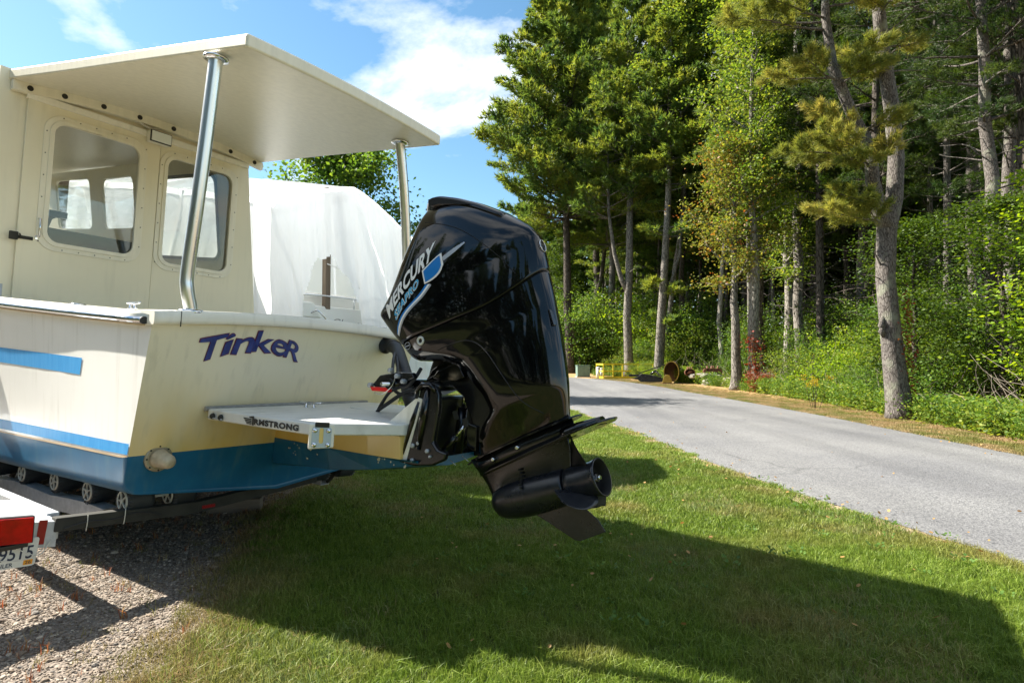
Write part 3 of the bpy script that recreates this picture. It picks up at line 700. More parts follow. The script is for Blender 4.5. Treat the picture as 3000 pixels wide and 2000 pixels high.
hose('control_cable', [(.74, -.16, 1.67), (.62, -.28, 1.63), (.30, -.575, 1.56), (.10, -.771, 1.45), (.05, -.85, 1.36), (.0, -1.0, 1.34), (-.02, -1.2, 1.38)], .012, M['dark_rubber'], boat)
hose('control_cable', [(.74, -.16, 1.655), (.60, -.30, 1.62), (.34, -.58, 1.54), (.14, -.79, 1.44), (.04, -.93, 1.40), (.0, -1.15, 1.44)], .012, M['dark_rubber'], boat)
hose('control_cable', [(-.05, -1.16, 1.40), (0, -.98, 1.35), (.05, -.80, 1.265), (.10, -.665, 1.205), (.112, -.64, 1.188)], .014, M['dark_rubber'], boat)
hose('control_cable', [(-.03, -1.0, 1.40), (.02, -.84, 1.35), (.07, -.72, 1.26), (.105, -.650, 1.200), (.112, -.63, 1.184)], .012, M['dark_rubber'], boat)

# ================================================================== THE OUTBOARD
mot = empty('outboard_motor', mat=MOTOR, label='large black outboard motor tilted on the stern bracket of the cream boat', cat='outboard motor')
# body outline by height t: front s, back s, half width, aft taper
TT = [0.02, .06, .128, .20, .240, .266, .36, .46, .55, .60, .64, .668, .70, .74, .84, .95, 1.08, 1.16, 1.25, 1.35, 1.47, 1.55, 1.60, 1.64, 1.67, 1.69]
SF = [.285, .288, .305, .385, .455, .470, .455, .405, .360, .325, .260, .185, .075, .035, -.012, -.068, -.128, -.012, .075, .160, .270, .325, .350, .365, .385, .41]
SB = [.905, .912, .925, .940, .948, .952, .968, .985, .997, 1.003, 1.008, 1.011, 1.015, 1.020, 1.030, 1.040, 1.045, 1.045, 1.010, .925, .800, .700, .620, .550, .490, .44]
HW = [.095, .11, .130, .155, .168, .173, .188, .200, .212, .222, .225, .238, .250, .262, .280, .292, .298, .296, .290, .275, .245, .210, .165, .115, .07, .02]
_tg = np.linspace(-.1, 1.9, 801)
def _smooth(ys, sig):
    y = np.interp(_tg, TT, ys); k = int(sig/.0025*3); w = np.exp(-.5*(np.arange(-k, k+1)*.0025/sig)**2); w /= w.sum()
    return np.convolve(np.pad(y, k, mode='edge'), w, 'valid')
_SF, _SB, _HW = _smooth(SF, .010), _smooth(SB, .030), _smooth(HW, .038)
def sec(t, n=72, grow=0.0):
    sf, sb, hw = np.interp(t, _tg, _SF)-grow, np.interp(t, _tg, _SB)+grow, np.interp(t, _tg, _HW)+grow
    c = (sf+sb)/2; a = (sb-sf)/2; P = []
    for i in range(n):
        th = 2*math.pi*i/n; ct, st = math.cos(th), math.sin(th); e = 2/2.9
        fe = (2/8 if t > .6 else 2/6) if ct < 0 else e
        x = math.copysign(abs(ct)**fe, ct); y = math.copysign(abs(st)**fe, st)
        q = (x+1)/2                                   # 0 front .. 1 aft
        tp = 1 - .50*max(0, q-.20)**1.7/.68 - .07*max(0, .18-q)/.18
        P.append((c + a*x, hw*y*max(tp, .12)))
    return P
SEAM = .835
def seam(s): return SEAM + .55*max(0, (s-.62))**1.7
def ring(t, lift=0.0, grow=0.0):
    return [(s, u, t + lift*(seam(s)-SEAM)) for s, u in sec(t, grow=grow)]
b = MB(); rg = []
ts = list(np.linspace(.02, SEAM-.012, 60))
def shear(row, k): return [(s, u, t + k*.10*(s-.30)) for s, u, t in row]
for t in ts: rg.append(shear(ring(t, lift=max(0, (t-.45)/(SEAM-.45))**1.5 if t > .45 else 0), max(0, 1-(t-.02)/.30)))
rg.append([(s, u, t+.004) for s, u, t in ring(SEAM-.006, 1, -.012)])
b.loft(rg); lower = b.build('lower_cowl', M['black_paint'], mot)
b = MB(); rg = [ring(SEAM-.004, 1, -.014), ring(SEAM+.000, 1, -.002)]
ts = list(np.linspace(SEAM+.006, 1.69, 70))
for t in ts: rg.append(ring(t, lift=max(0, 1-(t-SEAM)/.45)**1.4))
b.loft(rg); upper = b.build('top_cowl', M['black_paint'], mot)
for o in (lower, upper):
    o.data.shade_smooth()
    s_ = o.modifiers.new('s', 'EDGE_SPLIT'); s_.split_angle = R(40)
def bvh(o):
    bm = bmesh.new(); bm.from_mesh(o.data); t = BVHTree.FromBMesh(bm); bm.free(); return t
BU, BL = bvh(upper), bvh(lower)
def on_cowl(s, t, off=.003, side=-1):
    for T_ in ((BU, BL) if t > SEAM else (BL, BU)):
        h = T_.ray_cast(Vector((s, side*2, t)), Vector((0, -side, 0)))
        if h[0] is not None: return h[0] + Vector((0, side*off, 0)) 
    return Vector((s, side*.25, t))
def bil(BLc, TLc, BRc, TRc, a, c):
    p = [lerp(lerp(BLc[i], BRc[i], a), lerp(TLc[i], TRc[i], a), c) for i in (0, 1)]; return p
# parting line of the rear cowl panel and side crease
def groove(pts, name='panel_gap', r=.0026, parent=upper, m=None):
    P = [Vector(p) for p in pts]; Q = []
    for i in range(len(P)-1):
        p0, p1, p2, p3 = P[max(i-1, 0)], P[i], P[i+1], P[min(i+2, len(P)-1)]
        for k in range(8):
            t = k/8; Q.append(.5*((2*p1) + (-p0+p2)*t + (2*p0-5*p1+4*p2-p3)*t*t + (-p0+3*p1-3*p2+p3)*t**3))
    Q.append(P[-1])
    b = MB(); b.tube([on_cowl(q.x, q.y, .0006) for q in Q], r, 6, cap=False); return b.build(name, m or M['groove'], parent)
groove([(p[0], p[1]) for p in [(.42, 1.50), (.592, 1.395), (.717, 1.275), (.835, 1.10), (.90, .96)]])
groove([(.30, .695), (.40, .700), (.52, .68), (.60, .60), (.66, .42), (.72, .25), (.80, .15)], name='body_crease', parent=lower, m=M['black_satin'], r=.0028)
# lettering on the port side
bl, tl, brr, trr = (.009, 1.004), (-.004, 1.088), (.444, 1.232), (.489, 1.338)
def merc(a, c):
    p = bil(bl, tl, brr, trr, a, c); p[1] += .016*math.sin(math.pi*a); return on_cowl(p[0], p[1], .0035)
link('maker_name', text_mesh('m', 'MERCURY', merc, offset=.035, shear=.12, spacing=1.02, sub=1), M['white_print'], upper)
def seap(a, c, off=.0035):
    p = bil((.066, .972), (.054, 1.014), (.311, 1.117), (.312, 1.157), a, c); p[1] += .006*math.sin(math.pi*a); return on_cowl(p[0], p[1], off)
link('model_outline', text_mesh('m', 'SEAPRO', lambda a, c: seap(a, lerp(-.06, 1.06, c), .003), offset=.07, shear=.35, spacing=1.1, sub=1), M['white_print'], upper)
link('model_name', text_mesh('m', 'SEAPRO', lambda a, c: seap(a, c, .0048), offset=.02, shear=.35, spacing=1.1, sub=1), M['sky_print'], upper)
def strip(a_pts, b_pts, name, m, off=.003, n=10):
    A_ = np.array(a_pts); B2 = np.array(b_pts); b = MB(); rg = []
    def samp(Q, t):
        x = t*(len(Q)-1); i = min(int(x), len(Q)-2); p0, p1, p2, p3 = Q[max(i-1,0)], Q[i], Q[i+1], Q[min(i+2,len(Q)-1)]; f = x-i
        return .5*((2*p1) + (-p0+p2)*f + (2*p0-5*p1+4*p2-p3)*f*f + (-p0+3*p1-3*p2+p3)*f**3)
    K = 28
    for i in range(K+1):
        p = samp(A_, i/K); q = samp(B2, i/K); rg.append([on_cowl(*(p+(q-p)*j/4), off) for j in range(5)])
    b.loft(rg, closed=False, cap0=False, cap1=False); return b.build(name, m, upper)
outer_ = [(.030, .898), (.067, .944), (.129, .990), (.204, 1.026), (.286, 1.060), (.352, 1.100)]
inner_ = [(.036, .885), (.090, .934), (.152, .976), (.220, 1.010), (.303, 1.042), (.385, 1.090)]
mid = [(lerp(a[0], c[0], .5), lerp(a[1], c[1], .5)) for a, c in zip(outer_, inner_)]
lowr = [(c[0]+.006, c[1]-.010) for c in inner_]
strip(outer_, mid, 'blue_swoosh', M['blue_print'], .0034); strip(mid, inner_, 'white_swoosh', M['white_print'], .0034); strip(inner_, lowr, 'silver_swoosh', M['silver_print'], .0034)
def patch(poly_top, poly_bot, name, m, off): return strip(poly_top, poly_bot, name, m, off)
strip([(.352, 1.190), (.42, 1.216), (.481, 1.236), (.514, 1.242)], [(.346, 1.104), (.41, 1.108), (.470, 1.128), (.510, 1.168)], 'badge_edge', M['white_print'], .0030)
strip([(.362, 1.182), (.42, 1.207), (.476, 1.227), (.499, 1.230)], [(.357, 1.113), (.41, 1.119), (.460, 1.137), (.494, 1.168)], 'badge_panel', M['blue_print'], .0046)
strip([(.512, 1.214), (.59, 1.236), (.672, 1.250)], [(.516, 1.188), (.60, 1.212), (.674, 1.240)], 'tail_stripe', M['silver_print'], .003)
# small round fittings
for (s, t, r_, ri, nm) in ((.208, .788, .030, .015, 'flush_port'), (.087, .797, .024, .0, 'latch_knob')):
    p = on_cowl(s, t, 0); b = MB()
    if ri: b.tube([p + Vector((.021*math.cos(a), -.004, .021*math.sin(a))) for a in np.linspace(0, 2*math.pi, 25)], .0075, 8); o = b.build(nm, M['plate_white'], lower); b = MB(); b.tube([p+Vector((0,.02,0)), p-Vector((0, .003, 0))], [ri+.001, ri-.001], 16); b.build('port_plug', M['black_plastic'], o)
    else:
        b.tube([p, p-Vector((0, .008, 0))], [r_, r_*.9], 22); o = b.build(nm, M['black_satin'], lower)
        b = MB(); th = np.linspace(0, 2*math.pi, 25); b.tube([p + Vector((r_*.92*math.cos(a), -.009, r_*.92*math.sin(a))) for a in th], .0016, 5); b.box((p.x-.017, p.y-.012, p.z-.003), (p.x+.017, p.y-.006, p.z+.003), None); b.build('knob_ring', M['silver_print'], o)
# badge on the aft face
h = BU.ray_cast(Vector((2, 0, 1.10)), Vector((-1, 0, 0)))
bp_ = h[0]; nn = h[1]; tu = Vector((0, 0, 1)); tu = (tu - nn*tu.dot(nn)).normalized(); tl_ = nn.cross(tu)
b = MB(); b.tube([bp_ + nn*.003 + (tu*math.cos(a) + tl_*math.sin(a))*.036 for a in np.linspace(0, 2*math.pi, 33)], .0028, 6); bdg = b.build('rear_badge', M['steel'], upper)
v_, f_ = text_geo('M', .0)
b = MB(); b.add([bp_ + nn*.004 + tl_*lerp(.024, -.024, a) + tu*lerp(-.018, .020, c) for a, c, _ in v_], f_); b.build('badge_letter', M['steel'], bdg)
# intake hood: raised lip along the top with a dark slot facing port
def lip(s): return tab(s, [.33, .40, .50, .62, .75, .90], [1.69, 1.715, 1.69, 1.615, 1.515, 1.375])
b = MB(); rg = []
for s in np.linspace(.33, .90, 22):
    k = 1-abs((s-.33)/.57*2-1)**3; hw = .05+.115*min(1, (s-.31)/.12)*(1-.45*(s-.33)/.57); z = lip(s)
    base = tab(s, [.33, .42, .5, .62, .75, .9], [1.60, 1.62, 1.60, 1.54, 1.44, 1.33])
    rg.append([(s, -hw, base-.03), (s-.0, -hw*.96, lerp(base, z, .78)), (s, -hw*.72, z-.004), (s, 0, z+.010), (s, hw*.72, z-.004), (s, hw*.96, lerp(base, z, .78)), (s, hw, base-.03)])
b.loft(rg, closed=True, smooth=True); hood = b.build('intake_hood', M['black_paint'], upper)
s_ = hood.modifiers.new('sub', 'SUBSURF'); s_.levels = 1; s_.render_levels = 2
HB = bvh(hood)
def on_hood(s, t, off):
    h = HB.ray_cast(Vector((s, -2, t)), Vector((0, 1, 0))); 
    return (h[0] if h[0] is not None else Vector((s, -.14, t))) + Vector((0, -off, 0))
A_ = [(s, lip(s)-.030) for s in np.linspace(.43, .72, 9)]; B2 = [(s, lip(s)-.030-.050*math.sin(min(1, (.74-s)/.31)*math.pi*.52)**1) for s in np.linspace(.43, .72, 9)]
b = MB(); rg = []
for a, c in zip(A_, B2): rg.append([on_hood(a[0], lerp(a[1], c[1], j/3), .006) for j in range(4)])
b.loft(rg, closed=False, cap0=False, cap1=False, smooth=False); b.build('intake_slot', M['groove'], hood)
# rear handle recess
for t0 in (.66,):
    hh = BL.ray_cast(Vector((2, -.045, t0)), Vector((-1, 0, 0)))
    if hh[0] is not None:
        b = MB(); b.cbox(hh[0] + Vector((.0, 0, 0)), (.014, .035, .10)); b.build('tow_eye', M['black_satin'], lower, bevel=.005)
# ---- lower leg, plates, gearcase
b = MB(); rg = []
for t, sf, sb, hw in ((.03, .165, .872, .072), (-.02, .185, .868, .066), (-.075, .215, .862, .058), (-.14, .242, .842, .055), (-.20, .258, .826, .068), (-.25, .264, .81, .084), (-.30, .266, .78, .092), (-.335, .275, .74, .07)):
    row = []
    for i in range(40):
        th = 2*math.pi*i/40; x = math.cos(th); y = math.sin(th); q = (x+1)/2
        row.append(((sf+sb)/2 + (sb-sf)/2*math.copysign(abs(x)**.8, x), hw*math.copysign(abs(y)**.9, y)*(1-.62*q**2.2), t))
    rg.append(row)
b.loft(rg); leg = b.build('lower_leg', M['black_satin'], mot)
ZA = -.262                                         # torpedo axis height
b = MB(); prof = [(.262, .008), (.266, .030), (.278, .056), (.305, .082), (.35, .099), (.42, .108), (.52, .112), (.62, .109), (.70, .104), (.775, .099), (.788, .097)]
rg = [[(s, r_*math.sin(a), ZA + r_*math.cos(a)*(1.06 if math.cos(a) < 0 else 1.0)) for a in np.linspace(0, 2*math.pi, 41)[:-1]] for s, r_ in prof]
b.loft(rg); gc = b.build('gearcase', M['gear_black'], mot)
b = MB(); sk = [(.50, -.345), (.60, -.430), (.735, -.556), (.765, -.566), (.93, -.545), (.905, -.475), (.845, -.400), (.79, -.34)]
cxs = [(.50, .022), (.60, .016), (.735, .007), (.765, .006), (.93, .003), (.905, .004), (.845, .006), (.79, .012)]
n_ = len(sk)
vL = [(s, -w_[1], t) for (s, t), w_ in zip(sk, cxs)]; vR = [(s, w_[1], t) for (s, t), w_ in zip(sk, cxs)]
b.add(vL + vR, [tuple(range(n_)), tuple(reversed(range(n_, 2*n_)))] + [(i, n_+i, n_+(i+1) % n_, (i+1) % n_) for i in range(n_)])
b.build('skeg', M['gear_black'], mot, bevel=.002)
for k, t in enumerate((-.108, -.128, -.148, -.170, -.190, -.208)):
    y = -.052 if t > -.16 else -.075
    b = MB(); b.tube([(.535+.001*k, y+.012, t), (.537+.001*k, y-.022 - (.018 if t < -.18 else 0), t)], [.0065, .0065], 8); b.build('water_inlet', M['groove'], leg)
# plates: splash plate on top, anti-ventilation plate below, joint between
PS = lambda x: .10*(x-.30)
def plate(outline, t0, t1, name, m, par, bev=.003, curve=PS):
    b = MB(); full = [(s, -w) for s, w in outline] + [(s, w) for s, w in reversed(outline)]
    b.prism(full, lambda x, y: (x, y, t0 + (curve(x) if curve else 0)), lambda x, y: (x, y, t1 + (curve(x) if curve else 0))); return b.build(name, m, par, bevel=bev)
plate([(.20, .001), (.26, .085), (.36, .120), (.60, .128), (.80, .112), (.94, .075), (.975, .03), (.98, .001)], .018, .028, 'splash_plate', M['black_paint'], mot)
b = MB(); rg = []
for t, g in ((.030, 0), (-.02, .004), (-.075, .0)):
    rg.append([(.565 + (.355+g*2)*math.cos(a), (.100+g)*math.sin(a)*(1-.45*max(0, math.cos(a))), t + .10*(.265+.355*math.cos(a))) for a in np.linspace(0, 2*math.pi, 37)[:-1]])
b.loft(rg); b.build('adapter_housing', M['black_satin'], mot)
b = MB(); full = [(.30, .10), (.36, .125), (.50, .138), (.70, .140), (.82, .135), (.92, .150), (1.02, .150), (1.12, .120), (1.165, .05), (1.17, .001)]
fl_ = [(s, -w) for s, w in full] + [(s, w) for s, w in reversed(full)]
cv = lambda x: -.048 - .010 + .115*(min(x, .95)-.40) + (.0 if x < .95 else .02*(x-.95)/.2)
b.prism(fl_, lambda x, y: (x, y, cv(x) - .012), lambda x, y: (x, y, cv(x)))
avp = b.build('ventilation_plate', M['black_paint'], mot, bevel=.004)
b = MB(); rg = []
for s in np.linspace(.86, 1.10, 8):
    k = (s-.86)/.24; w = .09*(1-.55*k); h = .055*(1-.2*k); z0 = -.048 - .010 + .115*(min(s, .95)-.40)
    rg.append([(s, -w, z0), (s, -w*.75, z0+h*.8), (s, -w*.35, z0+h), (s, w*.35, z0+h), (s, w*.75, z0+h*.8), (s, w, z0)])
b.loft(rg); b.build('trim_tab_fairing', M['black_paint'], avp)
for s, t in ((.588, .012), (.403, -.012)):
    b = MB(); b.tube([(s, -.085, t), (s, -.118, t), (s, -.121, t)], [.014, .013, .008], 8); b.build('housing_bolt', M['steel'], mot)
b = MB(); b.add([(.13, -.004, .012), (.30, -.06, .05), (.30, -.06, .03), (.13, -.004, .004), (.13, .004, .012), (.30, .06, .05), (.30, .06, .03), (.13, .004, .004)], [(0,1,2,3), (7,6,5,4), (0,4,5,1), (3,2,6,7), (0,3,7,4)]); b.build('leading_fin', M['black_satin'], mot)
# propeller
pcx = .80
b = MB(); prof = [(.792, .083), (.798, .092), (.83, .094), (.90, .094), (.955, .096), (.985, .102), (1.000, .107), (1.001, .100)]
rg = [[(s, r_*math.sin(a), ZA + r_*math.cos(a)) for a in np.linspace(0, 2*math.pi, 41)[:-1]] for s, r_ in prof]
b.loft(rg, cap0=True, cap1=False); hub = b.build('propeller_hub', M['gear_black'], mot)
b = MB(); rg = [[(s, r_*math.sin(a), ZA + r_*math.cos(a)) for a in np.linspace(0, 2*math.pi, 41)[:-1]] for s, r_ in [(1.0, .1), (.985, .092), (.95, .086), (.90, .080)]]; b.loft(rg, cap0=False, cap1=True); b.build('exhaust_bore', M['groove'], hub)
b = MB(); b.tube([(.90, 0, ZA), (.96, 0, ZA), (.975, 0, ZA)], [.035, .033, .02], 8); b.build('prop_nut', M['black_satin'], hub)
b = MB(); b.tube([(.96, 0, ZA), (.99, 0, ZA)], .012, 12); b.build('prop_shaft', M['steel'], hub)
def blade(phi):
    """one blade: root along the hub, swept and pitched"""
    b = MB(); G = []
    nr, nc = 10, 9
    for side in (0, 1):
        rows = []
        for i in range(nr+1):
            q = i/nr; rad = lerp(.086, .268, q)
            ch = .118*math.sin(math.pi*min(1, (q*.80+.24)))**.75 * (1 if q < .85 else math.sqrt(max(0, 1-((q-.85)/.155)**2)))
            rake = -.005*q; skew = .55*q**1.3
            row = []
            for j in range(nc):
                c = (j/(nc-1)-.5)*2; pitch = math.atan(.16/max(rad, .05)*1.05) 
                ang = phi + skew*.6 + c*ch*math.cos(pitch)/rad
                x = .872 - c*ch*math.sin(pitch)*1.05 + rake
                th = .006*(1-q*.75)*(1-c*c)**.5 + .0008
                x2 = x + (th if side else -th)*math.cos(pitch)
                row.append((x2, rad*math.sin(ang), ZA + rad*math.cos(ang)))
            rows.append(row)
        G.append(rows)
    rings_ = [a + list(reversed(c)) for a, c in zip(*G)]
    b.loft(rings_); return b.build('propeller_blade', M['gear_black'], hub)
for phi in (R(-10), R(110), R(236)): blade(phi)
# ---- clamp bracket, swivel, tilt rams, steering
for sgn in (-1, 1):
    poly = [(-.160, .130), (-.085, .225), (-.02, .305), (.092, .441), (.125, .472), (.150, .505), (.185, .520), (.228, .508), (.262, .475), (.268, .430), (.243, .350), (.200, .270), (.145, .175), (.165, .125), (.222, .090), (.195, .052), (.10, .045), (-.05, .078)]
    b = MB(); b.prism(poly, lambda x, z: (x, sgn*.255, z), lambda x, z: (x, sgn*.300, z)); cb = b.build('clamp_bracket', M['black_satin'], mot, bevel=.014, seg=3)
    b = MB(); b.tube([(-.10, sgn*.295, .165), (.03, sgn*.300, .33), (.115, sgn*.298, .43)], [.014, .020, .012], 10); b.tube([(.03, sgn*.296, .16), (.12, sgn*.303, .33), (.205, sgn*.296, .49)], [.016, .026, .020], 10); b.build('bracket_rib', M['black_paint'], cb)
    b = MB(); b.tube([(.10, sgn*.30, .46), (.13, sgn*.31, .50), (.18, sgn*.315, .515), (.235, sgn*.31, .50), (.25, sgn*.30, .45)], .016, 8); b.build('bracket_lip', M['black_paint'], cb)
    for s, t, r_ in ((.128, .383, .017), (-.007, .193, .015), (.041, .195, .012), (.095, .134, .013), (.107, .098, .008), (-.036, .111, .013)):
        b = MB(); y = sgn*.300; b.tube([(s, y, t), (s, y+sgn*.014, t), (s, y+sgn*.016, t)], [r_, r_*.95, r_*.6], 8); b.build('mounting_bolt', M['galv'], cb)
B2M = MOTOR.inverted() @ BOAT
b = MB(); b.prism([(-1.427, 1.372), (-1.322, .965), (-1.36, .955), (-1.475, 1.36)], lambda y, z: B2M @ Vector((-.255, y, z)), lambda y, z: B2M @ Vector((.345, y, z))); b.build('transom_plate', M['black_plastic'], mot, bevel=.006)
b = MB(); b.tube([(.145, -.27, .515), (.145, .27, .515)], .030, 20); b.build('tilt_tube', M['black_satin'], mot)
b = MB(); b.loft([[(x, y, z) for x, y in ((.33+dx, -w), (.43+dx*1.0, -w*.8), (.43+dx, w*.8), (.33+dx, w))] for z, dx, w in ((.655, -.06, .11), (.56, -.05, .10), (.45, -.01, .075), (.30, .03, .07), (.15, .02, .07), (.07, .0, .08))], smooth=False); b.build('swivel_bracket', M['black_satin'], mot, bevel=.012)
b = MB(); b.prism([(.10, .50), (.16, .56), (.34, .625), (.44, .60), (.52, .45), (.50, .30), (.40, .10), (.33, .10), (.30, .40), (.22, .50)], lambda x, z: (x, -.115, z), lambda x, z: (x, .115, z)); b.build('swivel_housing', M['black_satin'], mot, bevel=.014)
b = MB(); b.prism([(.02, .585), (.10, .640), (.25, .672), (.40, .660), (.46, .60), (.40, .575), (.24, .610), (.10, .590)], lambda x, z: (x, -.10, z), lambda x, z: (x, .10, z)); b.build('steering_arm', M['black_paint'], mot, bevel=.012)
b = MB(); b.prism([(.14, .57), (.20, .605), (.36, .60), (.385, .50), (.32, .49), (.20, .535)], lambda x, z: (x, -.165, z), lambda x, z: (x, -.135, z)); b.build('bracket_cover', M['black_paint'], mot, bevel=.008)
for sgn in (-1, 1):
    b = MB(); b.tube([(.02, sgn*.085, .12), (.15, sgn*.085, .19)], .022, 14); b.build('trim_cylinder', M['black_satin'], mot)
    b = MB(); b.tube([(.10, sgn*.085, .165), (.245, sgn*.085, .235)], .0125, 14); b.build('trim_ram', M['steel'], mot)
b = MB(); b.tube([(.07, 0, .10), (.20, 0, .36)], .032, 16); b.build('tilt_cylinder', M['black_satin'], mot)
b = MB(); b.tube([(.19, 0, .34), (.265, 0, .50)], .014, 12); b.build('tilt_rod', M['steel'], mot)
b = MB(); b.prism([(.30, .24), (.36, .20), (.31, .06), (.25, .10), (.27, .16)], lambda x, z: (x, -.135, z), lambda x, z: (x, -.115, z)); b.build('trim_pad', M['black_paint'], mot, bevel=.006)
MB().box((.205, -.128, .28), (.235, -.117, .335)).build('warning_label', M['galv_dull_shaded'], mot)
MB().box((.27, -.14, .215), (.305, -.12, .27)).build('sacrificial_anode', M['galv_dull_shaded'], mot, bevel=.004)
# hydraulic steering ram and lever
b = MB(); b.tube([(-.12, -.26, .615), (-.12, .26, .615)], .030, 18); b.build('steering_cylinder', M['black_paint'], mot)
b = MB(); b.tube([(-.12, -.34, .615), (-.12, .34, .615)], .011, 12); b.build('steering_rod', M['steel'], mot)
for sgn in (-1, 1):
    b = MB(); b.tube([(-.12, sgn*.25, .615), (-.12, sgn*.275, .615)], .034, 18); b.build('cylinder_cap', M['black_satin'], mot)
b = MB(); b.prism([(-.30, .668), (-.22, .705), (-.06, .675), (.05, .635), (.06, .595), (-.08, .605), (-.28, .640)], lambda x, z: (x, -.235, z), lambda x, z: (x, -.195, z)); b.build('support_lever', M['black_satin'], mot, bevel=.008)
b = MB(); b.prism([(-.298, .652), (-.290, .622), (-.147, .570), (-.139, .598)], lambda x, z: (x, -.262, z), lambda x, z: (x, -.232, z)); b.build('red_lock_lever', M['red'], mot, bevel=.004)
for s, t in ((-.305, .665), (-.105, .700), (-.06, .648), (-.02, .600)):
    b = MB(); b.tube([(s, -.23, t), (s, -.262, t), (s, -.266, t)], [.016, .015, .009], 10); b.build('steering_fitting', M['galv'], mot)
hose('bail_wire', [(-.26, -.27, .600), (-.19, -.28, .570), (-.10, -.28, .590), (-.06, -.268, .640)], .0028, M['steel'], mot, 6)
hose('steering_hose', [(-.10, -.20, .60), (-.04, -.21, .57), (.03, -.20, .60), (.06, -.15, .66)], .012, M['dark_rubber'], mot, 8)
hose('ribbed_hose', [(.02, -.02, .54), (.05, -.03, .60), (.09, -.03, .66), (.14, -.02, .72), (.18, 0, .78)], .034, M['dark_rubber'], mot, 12, 12, .12)
b = MB(); b.box((-.02, -.12, .50), (.16, .12, .56)); b.build('mount_block', M['black_plastic'], mot, bevel=.01)
for y, x0 in ((-.26, .03), (-.26, .13)):
    b = MB(); b.tube([(x0+.05, -.1, .06), (x0+.10, -.12, .02)], .0025, 5); b.build('cotter_wire', M['galv'], mot)

# ================================================================== THE TRAILER
trl = empty('boat_trailer', mat=BOAT, label='galvanised boat trailer with rubber rollers and a red tail light under the cream boat', cat='boat trailer')
def obox(m, name, parent, pts4, h0, h1, bev=.006, **k):
    b = MB(); b.prism(pts4, lambda x, y: (x, y, h0), lambda x, y: (x, y, h1)); return b.build(name, m, parent, bevel=bev, **k)
# rear crossmember, main rails, outriggers
b = MB(); b.tube([(-1.40, .50, .375), (-.55, .52, .33), (0, .55, .30), (.55, .52, .33), (1.40, .50, .375)], .001, 4)
def beam(p, q, w, h, name, m, parent=trl, bev=.006):
    p, q = Vector(p), Vector(q); d = (q-p); Ln = d.length; d.normalize(); z = Vector((0, 0, 1)); z = (z-d*z.dot(d)).normalized(); y = z.cross(d)
    b = MB(); v = []
    for e in (p, q):
        for a, c in ((-1,-1), (1,-1), (1,1), (-1,1)): v.append(e + y*(a*w/2) + z*(c*h/2))
    b.add(v, [(3,2,1,0), (4,5,6,7), (0,1,5,4), (1,2,6,5), (2,3,7,6), (3,0,4,7)]); return b.build(name, m, parent, bevel=bev)
beam((-1.42, .52, .435), (-.52, .52, .385), .07, .085, 'rear_crossmember', M['galv_dull_shaded'])
beam((-.54, .522, .386), (.54, .522, .46), .07, .08, 'rear_crossmember', M['galv_dull_shaded'])
beam((.52, .52, .455), (.92, 1.12, .45), .07, .08, 'rear_crossmember', M['galv_dull_shaded'])
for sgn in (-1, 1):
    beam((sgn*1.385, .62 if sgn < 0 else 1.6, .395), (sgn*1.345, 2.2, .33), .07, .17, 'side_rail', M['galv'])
    beam((sgn*1.27, 2.2, .24), (sgn*1.25, 5.2, .16), .07, .12, 'side_rail', M['galv_dull_shaded'])
    beam((sgn*1.30, 5.2, .16), (sgn*.05, 9.6, .10), .07, .12, 'tongue_rail', M['galv'])
    # roller bank beam that bends up under the rollers
    b = MB(); rg = []
    for v, w in ((.86, .330), (1.15, .325), (1.45, .300), (1.75, .268), (2.05, .262), (2.5, .255), (3.0, .19)):
        rg.append([(sgn*.90, v, w-.055), (sgn*1.0, v, w-.055), (sgn*1.0, v, w+.055), (sgn*.90, v, w+.055)])
    b.loft(rg, smooth=False, cap0=False); bk = b.build('roller_beam', M['galv'], trl)
    so = bk.modifiers.new('s', 'SOLIDIFY'); so.thickness = .006
    for i, (v, w) in enumerate(((.588, .495), (1.118, .466), (1.693, .443), (2.338, .402), (2.95, .37), (3.6, .34))):
        for q, (du, name) in enumerate(((0, 'keel_roller'), (.30, 'keel_roller'))):
            uu = sgn*(1.0 - du); bkr = MB(); x0, x1 = (uu, uu - sgn*.17)
            bkr.tube([(x0, v, w), (x0-sgn*.012, v, w), (x0-sgn*.04, v, w), (x1+sgn*.03, v, w), (x1, v, w)], [.080, .090, .092, .088, .080], 28)
            rl = bkr.build(name, M['roller_rubber'], trl)
            tb = MB()
            for k in range(22):
                a = 2*math.pi*k/22; p = Vector((x0-sgn*.012, v+.091*math.cos(a), w+.091*math.sin(a)))
                tb.cbox(p, (.030, .010, .010))
            o = tb.build('roller_tread', M['roller_rubber'], rl); o['kind'] = 'stuff'
            hb = MB(); hb.lathe((x0, v, w), (sgn, 0, 0), [(-.002, .070), (.009, .068), (.010, .062), (.0, .059)], 26)
            hb2 = hb.build('roller_rim', M['white_plastic'], rl)
            dk = MB(); dk.cyl((x0-sgn*.002, v, w), (x0+sgn*.003, v, w), .060, 20); dk.build('roller_recess', M.setdefault('recess', None) or M.__setitem__('recess', mat('roller_recess', (.025, .024, .02), .8)) or M['recess'], rl)
            hs_ = MB(); hs_.cyl((x0-sgn*.004, v, w), (x0+sgn*.011, v, w), .017, 12)
            for k in range(5):
                a = 2*math.pi*k/5 + .3*i; c0_, s0_ = math.cos(a), math.sin(a)
                p = Vector((x0+sgn*.007, v+.038*c0_, w+.038*s0_)); Mr = Matrix.Translation(p) @ Matrix.Rotation(a, 4, 'X')
                hs_.cbox((0, 0, 0), (.009, .046, .008), Mr)
            hs_.build('roller_spoke', M['white_plastic'], rl)
        beam((sgn*.64, v, w), (sgn*1.0, v, w), .02, .02, 'roller_axle', M['galv'])
        beam((sgn*.84, v, w-.02), (sgn*.84, v+.12, w-.15), .03, .05, 'roller_bracket', M['galv_dull_shaded'])
